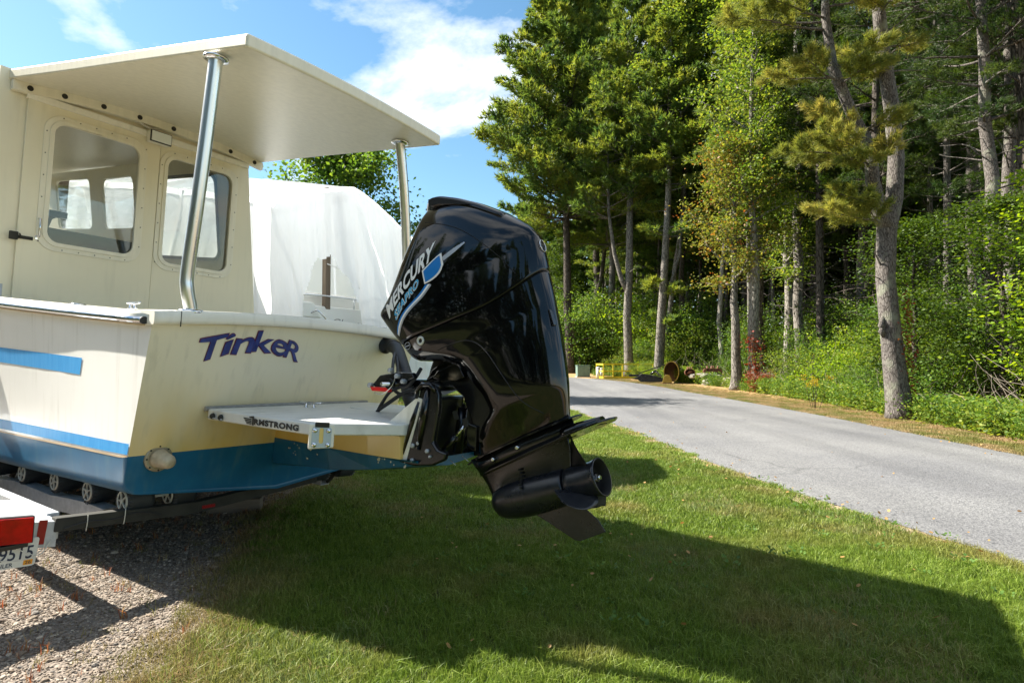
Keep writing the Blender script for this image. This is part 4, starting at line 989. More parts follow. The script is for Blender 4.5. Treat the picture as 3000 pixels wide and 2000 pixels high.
# tail light bracket: end plate with light, reflector and number plate (built as seen: one piece of bent steel)
for sgn in (-1, 1):
    if sgn > 0: X = lambda x: -x
    else: X = lambda x: x
    b = MB()
    # top sheet slopes forward, aft face below it
    A0, A1 = X(-2.05), X(-1.405)
    dv_ = 0 if sgn < 0 else .62
    v = [(A0, .50, .385), (A1, .50, .300), (A1, .50, .455), (A0, .50, .545), (A0, 1.05, .60), (A1, .95, .50), (A1, .95, .30), (A0, 1.05, .385)]
    if sgn > 0: v = [(x_-.52, y_+dv_, z_) for x_, y_, z_ in v]
    b.add(v, [(0,1,2,3), (3,2,5,4), (1,6,5,2), (0,3,4,7)]); lb = b.build('light_bracket', M['galv'], trl)
    s_ = lb.modifiers.new('so', 'SOLIDIFY'); s_.thickness = .006; s_.offset = -1
    bv = lb.modifiers.new('bv', 'BEVEL'); bv.width = .006; bv.segments = 2
    b = MB(); vv_ = [(X(-1.56), .492, .345), (X(-1.80), .492, .370), (X(-1.80), .492, .545), (X(-1.56), .492, .500)]
    tl0 = MB(); 
    f0 = [Vector(p) for p in ((X(-1.535), .494, .362), (X(-1.80), .494, .388), (X(-1.80), .494, .548), (X(-1.535), .494, .522))]
    if sgn > 0: f0 = [p + Vector((-.52, dv_, 0)) for p in f0]
    f1_ = [p - Vector((0, .035, 0)) for p in f0]
    tl0.add(f0+f1_, [(0,1,2,3), (7,6,5,4), (0,4,5,1), (1,5,6,2), (2,6,7,3), (3,7,4,0)]); tlo = tl0.build('tail_light', M['black_plastic'], trl, bevel=.006)
    cc = sum(f1_, Vector())/4; g0_ = [cc + (p-cc)*.93 for p in f1_]; g1_ = [p - Vector((0, .014, 0)) for p in g0_]
    tl1 = MB(); tl1.add(g0_+g1_, [(0,1,2,3), (7,6,5,4), (0,4,5,1), (1,5,6,2), (2,6,7,3), (3,7,4,0)]); tl1.build('red_light_lens', M['lens_red'], tlo, bevel=.005)
    rf = MB(); rf.add([(X(x_) - (.52 if sgn > 0 else 0), .4965 + dv_ - (.003 if sgn > 0 else 0), z_) for x_, z_ in ((-1.470, .330), (-1.512, .335), (-1.500, .480), (-1.455, .474))], [(0, 1, 2, 3)]); rf.build('red_reflector', M['reflector'], lb)
bm_ = MB(); bm_.box((-1.70, .455, .345), (-1.56, .492, .372)); bm_.build('plate_lamp', M['black_plastic'], trl, bevel=.004)
# number plate, hangs tilted
PR = Matrix.Translation((-1.495, .486, .385)) @ Matrix.Rotation(R(3.5), 4, 'Y') @ Matrix.Rotation(R(6), 4, 'X')
npl = MB(); v = rrect(-.315, -.172, 0, 0, .016, 4)
npl.prism(v, lambda x, z: PR @ Vector((x, 0, z)), lambda x, z: PR @ Vector((x, -.0015, z))); plt = npl.build('number_plate', M['plate_white'], trl)
def ppt(x0, x1, z0, z1): return lambda a, c: PR @ Vector((lerp(x0, x1, a), -.0028, lerp(z0, z1, c)))
link('plate_number', text_mesh('p', '09515', ppt(-.228, -.020, -.125, -.045), offset=.012), M['plate_ink'], plt)
link('plate_state', text_mesh('p', 'MAINE', ppt(-.215, -.100, -.032, -.008), offset=.01), M['plate_ink'], plt)
link('plate_word', text_mesh('p', 'TRAILER', ppt(-.225, -.110, -.162, -.138), offset=.012), M['plate_ink'], plt)
b = MB(); b.add([PR @ Vector(p) for p in ((-.060, -.0022, -.162), (-.014, -.0022, -.162), (-.014, -.0022, -.132), (-.060, -.0022, -.132))], [(0, 1, 2, 3)]); b.build('plate_sticker', M['orange'], plt)
link('sticker_year', text_mesh('p', '26', lambda a, c: PR @ Vector((lerp(-.052, -.022, a), -.0032, lerp(-.157, -.137, c))), offset=.012), M['plate_ink'], plt)
hose('light_wire', [(-1.62, .47, .35), (-1.55, .46, .30), (-1.50, .455, .285), (-1.46, .46, .33), (-1.44, .47, .36)], .003, M['white_plastic'], trl, 6)
hose('light_wire', [(-1.76, .47, .32), (-1.66, .455, .285), (-1.56, .45, .275), (-1.49, .46, .31), (-1.47, .465, .36)], .0025, M['white_plastic'], trl, 6)
for q in (-1.25, -1.03):
    hose('cable_tie', [(q, .475, .47), (q-.004, .468, .42), (q-.006, .475, .37)], .003, M['white_plastic'], trl, 6)
hose('wiring', [(-1.38, .474, .41), (-1.25, .470, .43), (-1.1, .472, .415), (-.95, .475, .43), (-.8, .475, .39)], .004, M['dark_rubber'], trl, 6)
for q in (-.50,):
    MB().box((q, .478, .372), (q+.10, .484, .396)).build('marker_reflector', M['reflector'], trl, bevel=.002)
# axle and wheels
RW = BOAT.to_3x3()
def wheel(uu, v):
    wl = BOAT @ Vector((uu, v, 0)); base = Vector((wl.x, wl.y, .335)); c = BOAT.inverted() @ base
    b = MB(); ax_ = Vector((1, 0, 0)); prof = [(-.10, .20), (-.112, .26), (-.10, .315), (-.07, .335), (.07, .335), (.10, .315), (.112, .26), (.10, .20)]
    rg = [[(c.x+x, c.y + r_*math.cos(a), c.z + r_*math.sin(a)) for a in np.linspace(0, 2*math.pi, 41)[:-1]] for x, r_ in prof]
    b.loft(rg, cap0=False, cap1=False); w = b.build('trailer_wheel', M['dark_rubber'], trl)
    b = MB(); b.tube([(c.x-.09, c.y, c.z), (c.x-.06, c.y, c.z), (c.x+.06, c.y, c.z), (c.x+.09, c.y, c.z)], [.20, .17, .17, .20], 30); b.build('wheel_rim', M['white_plastic'], w)
for uu in (-1.47, 1.47):
    for v in (2.75, 3.55): wheel(uu, v)
for v in (2.75, 3.55): beam((-1.4, v, .05), (1.4, v, .05), .06, .06, 'axle', M['galv_dull_shaded'])

for sgn in (-1, 1):
    b = MB(); rg = []
    for v, w in ((2.26, .10), (2.30, .42), (2.45, .60), (2.75, .66), (3.55, .64), (3.85, .56), (4.0, .38), (4.04, .06)):
        rg.append([(sgn*1.33, v, w), (sgn*1.62, v, w), (sgn*1.62, v, w+.012), (sgn*1.33, v, w+.012)])
    b.loft(rg, smooth=False); b.build('wheel_fender', M['galv'], trl)
# wooden blocks under and beside the wheels
def block(loc, size, rz, label):
    o = MB().cbox((0, 0, size[2]/2), size).build('wooden_block', M['wood_h'], None, bevel=.006)
    o.location = loc; o.rotation_euler = (0, 0, rz); tag(o, label, 'wooden block'); return o
block((-2.78, 6.05, 0), (.50, .14, .13), R(12), 'weathered grey wooden block on the gravel by the trailer wheel')

# ================================================================== GROUND
def gz(x, y):
    return .02*min(max(0, y-30), 55) + .05*max(0, min(1, (x-10)/6))*1.0
def sheet(name, poly, z, m, **k):
    me = MB(); 
    me.add([(x, y, gz(x, y)+z) for x, y in poly], [tuple(range(len(poly)))]); return me.build(name, m, None, kind='structure', **k)
def grid_sheet(name, x0, x1, y0, y1, step, z, m):
    xs = np.arange(x0, x1+step, step); ys = np.arange(y0, y1+step, step)
    V = np.array([(x, y, gz(x, y)+z) for y in ys for x in xs]); nx = len(xs)
    Q = np.array([(j*nx+i, j*nx+i+1, (j+1)*nx+i+1, (j+1)*nx+i) for j in range(len(ys)-1) for i in range(nx-1)])
    return link(name, mesh_np(name, V, quads=Q, smooth=True), m, kind='structure')
gm = mat('soil_lawn', (.055, .068, .022), .95, col2=(.105, .095, .038), vscale=1.1, bump=.01, bscale=30, spec=.1)
grid_sheet('ground', -600, 600, -400, 800, 25, -.25, gm)
grid_sheet('lawn', -60, 80, -40, 140, 1.0, -.016, mat('lawn_soil', (.040, .058, .014), .95, col2=(.085, .080, .028), vscale=1.5, bump=.01, bscale=60, spec=.1))
# asphalt road: edges traced on the ground
near = [(4.6, -30), (4.35, -8), (4.1, -1), (3.92, 2.2), (3.75, 4.4), (3.6, 5.3), (3.2, 7.1), (2.95, 9.0), (2.83, 10.5), (2.55, 13.4), (1.82, 18.6), (.6, 25), (-1.6, 31), (-6, 37), (-14, 42), (-40, 50)]
far = [(7.6, -30), (7.8, -8), (7.95, 0), (8.1, 6), (8.2, 9.6), (8.45, 13), (8.7, 17), (8.82, 24), (8.75, 30.5), (8.2, 36), (6.8, 41.5), (4.2, 46), (0, 50), (-6, 53), (-16, 56), (-40, 61)]
def smooth_line(P, n):
    P = np.array(P, float); out = []
    for i in range(len(P)-1):
        p0, p1, p2, p3 = P[max(i-1,0)], P[i], P[i+1], P[min(i+2,len(P)-1)]
        for k in range(n):
            t = k/n; out.append(.5*((2*p1) + (-p0+p2)*t + (2*p0-5*p1+4*p2-p3)*t*t + (-p0+3*p1-3*p2+p3)*t**3))
    out.append(P[-1]); return np.array(out)
NE, FE = smooth_line(near, 12), smooth_line(far, 12)
wob = rng.normal(0, 1, len(NE)); wob = np.convolve(wob, np.ones(3)/3, 'same')*.035
NEw = NE.copy(); NEw[:, 0] += wob
def ribbon(name, A_, B_, z, m, cols=6, **k):
    V = []; n = len(A_)
    for i in range(n):
        for j in range(cols+1):
            p = A_[i] + (B_[i]-A_[i])*j/cols; crown = .03*(1-(2*j/cols-1)**2) if name == 'road' else 0
            V.append((p[0], p[1], gz(*p)+z+crown))
    Q = [(i*(cols+1)+j, i*(cols+1)+j+1, (i+1)*(cols+1)+j+1, (i+1)*(cols+1)+j) for i in range(n-1) for j in range(cols)]
    return link(name, mesh_np(name, V, quads=Q, smooth=True), m, kind='structure', **k)
asph = bpy.data.materials.new('asphalt'); t, n, l = nodes(asph); p = n['Principled BSDF']; p.inputs['Roughness'].default_value = .82; p.inputs['Specular IOR Level'].default_value = .35
tcn = n.new('ShaderNodeTexCoord'); a1 = n.new('ShaderNodeTexNoise'); a1.inputs['Scale'].default_value = .45; a1.inputs['Detail'].default_value = 6; l.new(tcn.outputs['Object'], a1.inputs['Vector'])
v1 = n.new('ShaderNodeTexVoronoi'); v1.inputs['Scale'].default_value = 75; l.new(tcn.outputs['Object'], v1.inputs['Vector'])
a2 = n.new('ShaderNodeTexNoise'); a2.inputs['Scale'].default_value = 220; a2.inputs['Detail'].default_value = 3; l.new(tcn.outputs['Object'], a2.inputs['Vector'])
r1 = n.new('ShaderNodeValToRGB'); r1.color_ramp.elements[0].color = (.135, .135, .142, 1); r1.color_ramp.elements[1].color = (.185, .184, .184, 1); r1.color_ramp.elements[0].position = .3; r1.color_ramp.elements[1].position = .7
l.new(a1.outputs[0], r1.inputs[0])
r2 = n.new('ShaderNodeValToRGB'); r2.color_ramp.elements[0].color = (.55, .55, .56, 1); r2.color_ramp.elements[1].color = (1.25, 1.24, 1.22, 1); r2.color_ramp.elements[0].position = .15; r2.color_ramp.elements[1].position = .85
l.new(v1.outputs['Color'], r2.inputs[0]); mm = n.new('ShaderNodeMix'); mm.data_type = 'RGBA'; mm.blend_type = 'MULTIPLY'; mm.inputs['Factor'].default_value = 1
l.new(r1.outputs[0], mm.inputs['A']); l.new(r2.outputs[0], mm.inputs['B']); 
# tyre wear, oil stains, tar-filled cracks
mw = n.new('ShaderNodeMapping'); mw.inputs['Scale'].default_value = (1.1, .07, 1); l.new(tcn.outputs['Object'], mw.inputs[0])
nw = n.new('ShaderNodeTexNoise'); nw.inputs['Scale'].default_value = 1.0; nw.inputs['Detail'].default_value = 5; l.new(mw.outputs[0], nw.inputs['Vector'])
rw = n.new('ShaderNodeValToRGB'); rw.color_ramp.elements[0].position = .36; rw.color_ramp.elements[0].color = (.80, .80, .80, 1); rw.color_ramp.elements[1].position = .62; rw.color_ramp.elements[1].color = (1.06, 1.06, 1.05, 1); l.new(nw.outputs[0], rw.inputs[0])
m5 = n.new('ShaderNodeMix'); m5.data_type = 'RGBA'; m5.blend_type = 'MULTIPLY'; m5.inputs['Factor'].default_value = 1; l.new(mm.outputs['Result'], m5.inputs['A']); l.new(rw.outputs[0], m5.inputs['B'])
nd = n.new('ShaderNodeTexNoise'); nd.inputs['Scale'].default_value = 1.6; nd.inputs['Detail'].default_value = 6; l.new(tcn.outputs['Object'], nd.inputs['Vector'])
vm = n.new('ShaderNodeMix'); vm.data_type = 'RGBA'; vm.inputs['Factor'].default_value = .22; l.new(tcn.outputs['Object'], vm.inputs['A']); l.new(nd.outputs['Color'], vm.inputs['B'])
vc = n.new('ShaderNodeTexVoronoi'); vc.feature = 'DISTANCE_TO_EDGE'; vc.inputs['Scale'].default_value = .42; l.new(vm.outputs['Result'], vc.inputs['Vector'])
rc = n.new('ShaderNodeValToRGB'); rc.color_ramp.elements[0].position = 0; rc.color_ramp.elements[0].color = (.45, .45, .45, 1); rc.color_ramp.elements[1].position = .006; rc.color_ramp.elements[1].color = (1, 1, 1, 1); l.new(vc.outputs['Distance'], rc.inputs[0])
nm_ = n.new('ShaderNodeTexNoise'); nm_.inputs['Scale'].default_value = .35; l.new(tcn.outputs['Object'], nm_.inputs['Vector'])
rm = n.new('ShaderNodeMapRange'); rm.inputs['From Min'].default_value = .50; rm.inputs['From Max'].default_value = .60; rm.inputs['To Max'].default_value = .7; l.new(nm_.outputs[0], rm.inputs[0])
m6 = n.new('ShaderNodeMix'); m6.data_type = 'RGBA'; m6.blend_type = 'MULTIPLY'; l.new(rm.outputs[0], m6.inputs['Factor']); l.new(m5.outputs['Result'], m6.inputs['A']); l.new(rc.outputs[0], m6.inputs['B'])
l.new(m6.outputs['Result'], p.inputs['Base Color'])
bb = n.new('ShaderNodeBump'); bb.inputs['Distance'].default_value = .004; bb.inputs['Strength'].default_value = .6; l.new(v1.outputs['Distance'], bb.inputs['Height']); l.new(bb.outputs[0], p.inputs['Normal'])
ribbon('road', NEw, FE, .012, asph)
sand = mat('sandy_edge', (.34, .27, .19), .95, col2=(.20, .13, .07), vscale=7, bump=.006, bscale=90, spec=.1)
off = np.zeros_like(NE); off[:, 0] = -1
w1 = np.clip(.19 + .10*np.convolve(rng.normal(0, 1, len(NE)), np.ones(4)/3, 'same'), .05, .5)[:, None]
ribbon('road_edge', NEw + off*w1, NEw + np.array([.10, 0]), .006, sand, cols=3)
pinestraw = mat('pine_straw_verge', (.38, .24, .12), .95, col2=(.24, .17, .07), vscale=2.2, bump=.01, bscale=60, spec=.1)
WE = FE.copy(); WE[:, 0] += np.interp(FE[:, 1], [0, 11, 16, 22, 30, 40], [1.7, 1.5, 1.6, 2.6, 3.0, 3.2]); 
ribbon('verge', FE + np.array([-.03, 0]), WE + np.array([14, 0]), .000, pinestraw, cols=10)
forest = mat('forest_floor', (.05, .035, .018), .95, col2=(.03, .04, .012), vscale=1.0, bump=.02, bscale=20, spec=.1)
# gravel drive
grav = [(-2.2, 7.8), (-2.45, 6.6), (-2.35, 5.6), (-2.1, 4.8), (-1.9, 4.2), (-1.78, 3.6), (-1.68, 3.1), (-1.60, 2.6), (-1.5, 1.6), (-1.4, 0), (-9, 0), (-14, 5), (-16, 12), (-9, 14), (-4.5, 11)]
gravm = bpy.data.materials.new('gravel'); t, n, l = nodes(gravm); p = n['Principled BSDF']; p.inputs['Roughness'].default_value = .9
tcn = n.new('ShaderNodeTexCoord'); v1 = n.new('ShaderNodeTexVoronoi'); v1.inputs['Scale'].default_value = 48; l.new(tcn.outputs['Object'], v1.inputs['Vector'])
r1 = n.new('ShaderNodeValToRGB'); e = r1.color_ramp.elements; e[0].color = (.09, .068, .052, 1); e[1].color = (.28, .23, .185, 1); q = e.new(.5); q.color = (.17, .135, .105, 1); l.new(v1.outputs['Color'], r1.inputs[0]); l.new(r1.outputs[0], p.inputs['Base Color'])
bb = n.new('ShaderNodeBump'); bb.inputs['Distance'].default_value = .012; bb.inputs['Strength'].default_value = 1; bb.invert = True; l.new(v1.outputs['Distance'], bb.inputs['Height']); l.new(bb.outputs[0], p.inputs['Normal'])
GP = smooth_line(grav + [grav[0]], 5)[:-1]
GP = GP + np.random.default_rng(3).normal(0, .03, GP.shape)
sheet('gravel_drive', [tuple(p) for p in GP], .004, gravm)

def in_poly(x, y, P):
    x = np.asarray(x); y = np.asarray(y); ins = np.zeros(x.shape, bool); n_ = len(P); j = n_-1
    for i in range(n_):
        xi, yi = P[i]; xj, yj = P[j]
        c = ((yi > y) != (yj > y)) & (x < (xj-xi)*(y-yi)/((yj-yi)+1e-12)+xi); ins ^= c; j = i
    return ins
# ------------------------------------------------------------------ instanced stuff
def instances(name, src_me, src_m, pts, rots, scales, label=None):
    """one object of kind stuff: a small mesh scattered on points by geometry nodes"""
    so = bpy.data.objects.new(name+'_piece', src_me)
    if len(src_me.materials) == 0: src_me.materials.append(src_m)
    me = bpy.data.meshes.new(name); me.vertices.add(len(pts)); me.vertices.foreach_set('co', np.asarray(pts, np.float32).ravel())
    a = me.attributes.new('rot', 'FLOAT_VECTOR', 'POINT'); a.data.foreach_set('vector', np.asarray(rots, np.float32).ravel())
    a = me.attributes.new('scl', 'FLOAT', 'POINT'); a.data.foreach_set('value', np.asarray(scales, np.float32))
    me.update(); ob = bpy.data.objects.new(name, me); COL.objects.link(ob); ob['kind'] = 'stuff'
    if label: ob['label'] = label
    g = bpy.data.node_groups.new(name, 'GeometryNodeTree')
    g.interface.new_socket('Geometry', in_out='INPUT', socket_type='NodeSocketGeometry'); g.interface.new_socket('Geometry', in_out='OUTPUT', socket_type='NodeSocketGeometry')
    gn, gl = g.nodes, g.links; gi = gn.new('NodeGroupInput'); go = gn.new('NodeGroupOutput')
    oi = gn.new('GeometryNodeObjectInfo'); oi.inputs['Object'].default_value = so; oi.inputs['As Instance'].default_value = True
    ip = gn.new('GeometryNodeInstanceOnPoints'); gl.new(gi.outputs[0], ip.inputs['Points']); gl.new(oi.outputs['Geometry'], ip.inputs['Instance'])
    na = gn.new('GeometryNodeInputNamedAttribute'); na.data_type = 'FLOAT_VECTOR'; na.inputs['Name'].default_value = 'rot'
    er = gn.new('FunctionNodeEulerToRotation'); gl.new(na.outputs['Attribute'], er.inputs[0]); gl.new(er.outputs[0], ip.inputs['Rotation'])
    ns = gn.new('GeometryNodeInputNamedAttribute'); ns.data_type = 'FLOAT'; ns.inputs['Name'].default_value = 'scl'
    gl.new(ns.outputs['Attribute'], ip.inputs['Scale']); gl.new(ip.outputs[0], go.inputs[0])
    md = ob.modifiers.new('scatter', 'NODES'); md.node_group = g
    return ob
def grass_clump(seed, nb, rad, h, w, lean):
    r = np.random.default_rng(seed); V = []; T = []; tint = []
    for i in range(nb):
        a = r.uniform(0, 6.283); d = rad*math.sqrt(r.random()); x, y = d*math.cos(a), d*math.sin(a)
        th = r.uniform(0, 6.283); ln = abs(r.normal(0, lean)); hh = h*r.uniform(.5, 1.15); ww_ = w*r.uniform(.7, 1.2); fa = r.uniform(0, 6.283)
        dx, dy = math.cos(fa)*ww_/2, math.sin(fa)*ww_/2; lx, ly = math.cos(th), math.sin(th); k = len(V)
        m_ = hh*.55; V += [(x-dx, y-dy, 0), (x+dx, y+dy, 0), (x-dx*.8+lx*ln*m_*.6, y-dy*.8+ly*ln*m_*.6, m_), (x+dx*.8+lx*ln*m_*.6, y+dy*.8+ly*ln*m_*.6, m_), (x+lx*ln*hh*1.5, y+ly*ln*hh*1.5, hh*(1-.25*min(ln, 1)))]
        T += [(k, k+1, k+3), (k, k+3, k+2), (k+2, k+3, k+4)]; tv = min(1, max(0, r.normal(.45, .25))); tint += [tv]*5
    me = mesh_np('clump', V, tris=T); a = me.attributes.new('tint', 'FLOAT', 'POINT'); a.data.foreach_set('value', np.array(tint, np.float32)); return me
def grass_mat(name, ramp_a, ramp_b, scale=.8, th=(.42, .62)):
    """two colour ramps by blade tint, mixed by patches of drier turf on the ground"""
    m = bpy.data.materials.new(name); t, n, l = nodes(m); n.clear(); o = n.new('ShaderNodeOutputMaterial')
    at = n.new('ShaderNodeAttribute'); at.attribute_name = 'tint'; oi = n.new('ShaderNodeObjectInfo')
    ad = n.new('ShaderNodeMath'); ad.operation = 'MULTIPLY_ADD'; l.new(oi.outputs['Random'], ad.inputs[0]); ad.inputs[1].default_value = .4; l.new(at.outputs['Fac'], ad.inputs[2])
    sb = n.new('ShaderNodeMath'); sb.operation = 'SUBTRACT'; l.new(ad.outputs[0], sb.inputs[0]); sb.inputs[1].default_value = .2
    cols = []
    for rp_ in (ramp_a, ramp_b):
        rp = n.new('ShaderNodeValToRGB'); rp.color_ramp.elements[0].color = (*rp_[0], 1); rp.color_ramp.elements[1].color = (*rp_[2], 1); q = rp.color_ramp.elements.new(.5); q.color = (*rp_[1], 1)
        l.new(sb.outputs[0], rp.inputs[0]); cols.append(rp.outputs[0])
    ge = n.new('ShaderNodeNewGeometry'); nz = n.new('ShaderNodeTexNoise'); nz.inputs['Scale'].default_value = scale; nz.inputs['Detail'].default_value = 4; l.new(ge.outputs['Position'], nz.inputs['Vector'])
    mr = n.new('ShaderNodeMapRange'); mr.inputs['From Min'].default_value = th[0]; mr.inputs['From Max'].default_value = th[1]; l.new(nz.outputs[0], mr.inputs[0])
    mx = n.new('ShaderNodeMix'); mx.data_type = 'RGBA'; l.new(mr.outputs[0], mx.inputs['Factor']); l.new(cols[0], mx.inputs['A']); l.new(cols[1], mx.inputs['B'])
    p = n.new('ShaderNodeBsdfPrincipled'); p.inputs['Roughness'].default_value = .5; p.inputs['Specular IOR Level'].default_value = .3
    tr_ = n.new('ShaderNodeBsdfTranslucent'); ms = n.new('ShaderNodeMixShader'); ms.inputs[0].default_value = .35
    l.new(mx.outputs['Result'], p.inputs['Base Color']); l.new(mx.outputs['Result'], tr_.inputs[0]); l.new(p.outputs[0], ms.inputs[1]); l.new(tr_.outputs[0], ms.inputs[2]); l.new(ms.outputs[0], o.inputs[0]); return m
GM = grass_mat('grass', [(.062, .108, .012), (.150, .230, .022), (.32, .38, .075)], [(.14, .12, .03), (.29, .235, .07), (.48, .38, .17)], .9, (.50, .74))
GM2 = grass_mat('edge_grass', [(.08, .10, .02), (.16, .17, .035), (.30, .27, .08)], [(.20, .14, .06), (.34, .24, .11), (.50, .36, .20)], 1.2, (.40, .60))
def near_x(y): return np.interp(y, NE[:, 1], NE[:, 0])
def far_x(y): return np.interp(y, FE[:, 1], FE[:, 0])
def scatter(y0, y1, dens, xlim, margin=.3):
    """random ground points in a trapezoid wide enough for the view"""
    n_ = int(dens*(y1-y0)*(xlim(y1)[1]-xlim(y1)[0])); y = rng.uniform(y0, y1, n_); a, c = xlim(y); lo, hi = xlim(y1)
    x = rng.uniform(lo, hi, n_); k = (x > a) & (x < c); return x[k], y[k]
def lawn_pts(y0, y1, dens):
    x, y = scatter(y0, y1, dens, lambda y: (-.95*np.asarray(y)-1.2, .95*np.asarray(y)+1.2))
    k = (x < near_x(y)-.26*rng.random(len(x))**1.5*(.5+.5*np.sin(y*2.3)+.4*np.sin(y*5.1))-.01) & ~in_poly(x, y, GP); x, y = x[k], y[k]
    return x, y
def grass_obj(seed, y0, y1, dens, nb, rad, h, w, lean, m, sc=(.7, 1.25), pts=None):
    x, y = lawn_pts(y0, y1, dens) if pts is None else pts
    z = [gz(a, c)-.006 for a, c in zip(x, y)]; n_ = len(x)
    rots = np.stack([rng.normal(0, .08, n_), rng.normal(0, .08, n_), rng.uniform(0, 6.283, n_)], 1)
    return instances('grass', grass_clump(seed, nb, rad, h, w, lean), m, np.stack([x, y, z], 1), rots, rng.uniform(*sc, n_))
grass_obj(1, 2.0, 5.2, 520, 34, .055, .050, .0040, .55, GM)
grass_obj(2, 2.0, 5.2, 200, 22, .07, .062, .0036, .75, GM)
def streak_pts(y0, y1, dens, th):
    x, y = lawn_pts(y0, y1, dens); q = np.sin(x*1.9+y*1.5+1.2*np.sin(y*1.1)) + .6*np.sin(x*4.3-y*2.2) + rng.normal(0, .35, len(x)); k = q > th; return x[k], y[k]
GM3 = grass_mat('pale_grass', [(.10, .15, .05), (.20, .27, .08), (.36, .40, .16)], [(.16, .16, .05), (.32, .28, .10), (.5, .42, .2)], 1.6, (.45, .60))
GM4 = grass_mat('dry_grass', [(.16, .11, .04), (.28, .19, .07), (.42, .32, .15)], [(.14, .12, .03), (.24, .20, .06), (.40, .34, .14)], 2.5)
grass_obj(12, 0, 0, 0, 20, .06, .066, .0042, .6, GM3, pts=streak_pts(2.3, 8.5, 190, .75))
grass_obj(13, 0, 0, 0, 18, .06, .050, .0044, .9, GM4, pts=streak_pts(2.3, 9.5, 170, 1.05))
grass_obj(3, 5.2, 9.0, 300, 34, .075, .050, .0058, .6, GM)
grass_obj(4, 9.0, 19.0, 110, 36, .12, .055, .010, .6, GM)
grass_obj(5, 19.0, 42.0, 22, 40, .26, .06, .022, .6, GM)
# verge grass beyond the road
y = rng.uniform(3, 44, 42000); x = far_x(y) + rng.exponential(.75, len(y)) - .03; k = (x < far_x(y)+2.6) & (rng.random(len(y)) < np.exp(-(y-3)/30)); k &= np.abs(x) < .95*y+2
grass_obj(6, 0, 0, 0, 30, .10, .05, .009, .6, GM2, pts=(x[k], y[k]))
# weeds in the gravel
def gravel_pts(y0, y1, n_, x0=-6.5, x1=-1.3):
    x = rng.uniform(x0, x1, n_); y = rng.uniform(y0, y1, n_); k = in_poly(x, y, GP) & (x > -.95*y-.8); return x[k], y[k]
x, y = gravel_pts(1.9, 7.5, 700)
grass_obj(7, 0, 0, 0, 7, .03, .075, .004, .5, GM2, pts=(x, y), sc=(.5, 1.2))
e = GP[(np.arange(len(GP)))]; k = rng.integers(0, 45, 1500); tt = rng.random(1500)[:, None]; P_ = GP[k] + (GP[(k+1)]-GP[k])*tt + rng.normal(0, .13, (1500, 2)); k2 = P_[:, 1] < 9
grass_obj(8, 0, 0, 0, 16, .05, .06, .004, .7, GM2, pts=(P_[k2, 0], P_[k2, 1]))
# gravel stones
def stone(seed):
    bm = bmesh.new(); bmesh.ops.create_icosphere(bm, subdivisions=1, radius=1); r = random.Random(seed)
    for v in bm.verts: v.co = Vector((v.co.x*1.1, v.co.y*.85, v.co.z*.6))*r.uniform(.72, 1.15)
    me = bpy.data.meshes.new('stone'); bm.to_mesh(me); bm.free(); return me
SM = bpy.data.materials.new('stone'); t, n, l = nodes(SM); p = n['Principled BSDF']; p.inputs['Roughness'].default_value = .85
oi = n.new('ShaderNodeObjectInfo'); r1 = n.new('ShaderNodeValToRGB'); e = r1.color_ramp.elements; e[0].color = (.075, .052, .036, 1); e[1].color = (.44, .36, .27, 1)
for ps, c in ((.25, (.16, .115, .080, 1)), (.5, (.24, .185, .13, 1)), (.75, (.15, .132, .115, 1))): q = e.new(ps); q.color = c
l.new(oi.outputs['Random'], r1.inputs[0]); l.new(r1.outputs[0], p.inputs['Base Color'])
for sd, n_, y0, y1, s0, s1 in ((1, 52000, 2.2, 5.0, .0035, .010), (2, 9000, 2.2, 5.0, .008, .018), (3, 30000, 5.0, 8.5, .006, .016)):
    x, y = gravel_pts(y0, y1, n_); m_ = len(x); z = np.full(m_, .006)
    instances('gravel', stone(sd), SM, np.stack([x, y, z], 1), rng.uniform(-3.1, 3.1, (m_, 3))*np.array([.12, .12, 1]), s0 + (s1-s0)*rng.random(m_)**2.2)
x, y = gravel_pts(2.3, 5.5, 160); instances('gravel', stone(9), SM, np.stack([x, y, np.full(len(x), .008)], 1), rng.uniform(-3, 3, (len(x), 3))*np.array([.1, .1, 1]), rng.uniform(.02, .034, len(x)))

# red and dry sprouts in the gravel, broad weeds and fallen leaves: uncountable litter
LR = leaf_mat('dry_sprouts', [(.16, .05, .03), (.28, .13, .05), (.30, .26, .07)], .35)
x, y = gravel_pts(1.9, 7.5, 520)
instances('weeds', grass_clump(21, 6, .022, .075, .0045, .35), LR, np.stack([x, y, np.full(len(x), .004)], 1), np.stack([np.zeros(len(x)), np.zeros(len(x)), rng.uniform(0, 6.28, len(x))], 1), rng.uniform(.5, 1.3, len(x)))
def rosette(seed, n, rad, lf):
    r = np.random.default_rng(seed); V = []; F = []
    for i in range(n):
        a = r.uniform(0, 6.28); d = rad*math.sqrt(r.random()); c = np.array([d*math.cos(a), d*math.sin(a), .02+.03*r.random()]); th = r.uniform(0, 6.28); s = lf*r.uniform(.6, 1.2); k = len(V)
        for j in range(6):
            q = th + j*math.pi/3; V.append(tuple(c + np.array([math.cos(q)*s*.5, math.sin(q)*s*.42, .006*math.cos(q-a)])))
        F.append(tuple(range(k, k+6)))
    me = bpy.data.meshes.new('rosette'); me.from_pydata(V, [], F); a_ = me.attributes.new('tint', 'FLOAT', 'POINT'); a_.data.foreach_set('value', np.repeat(np.clip(r.normal(.4, .2, n), 0, 1), 6).astype(np.float32)); return me
WM = leaf_mat('lawn_weed', [(.05, .11, .02), (.10, .18, .03), (.18, .24, .05)], .35)
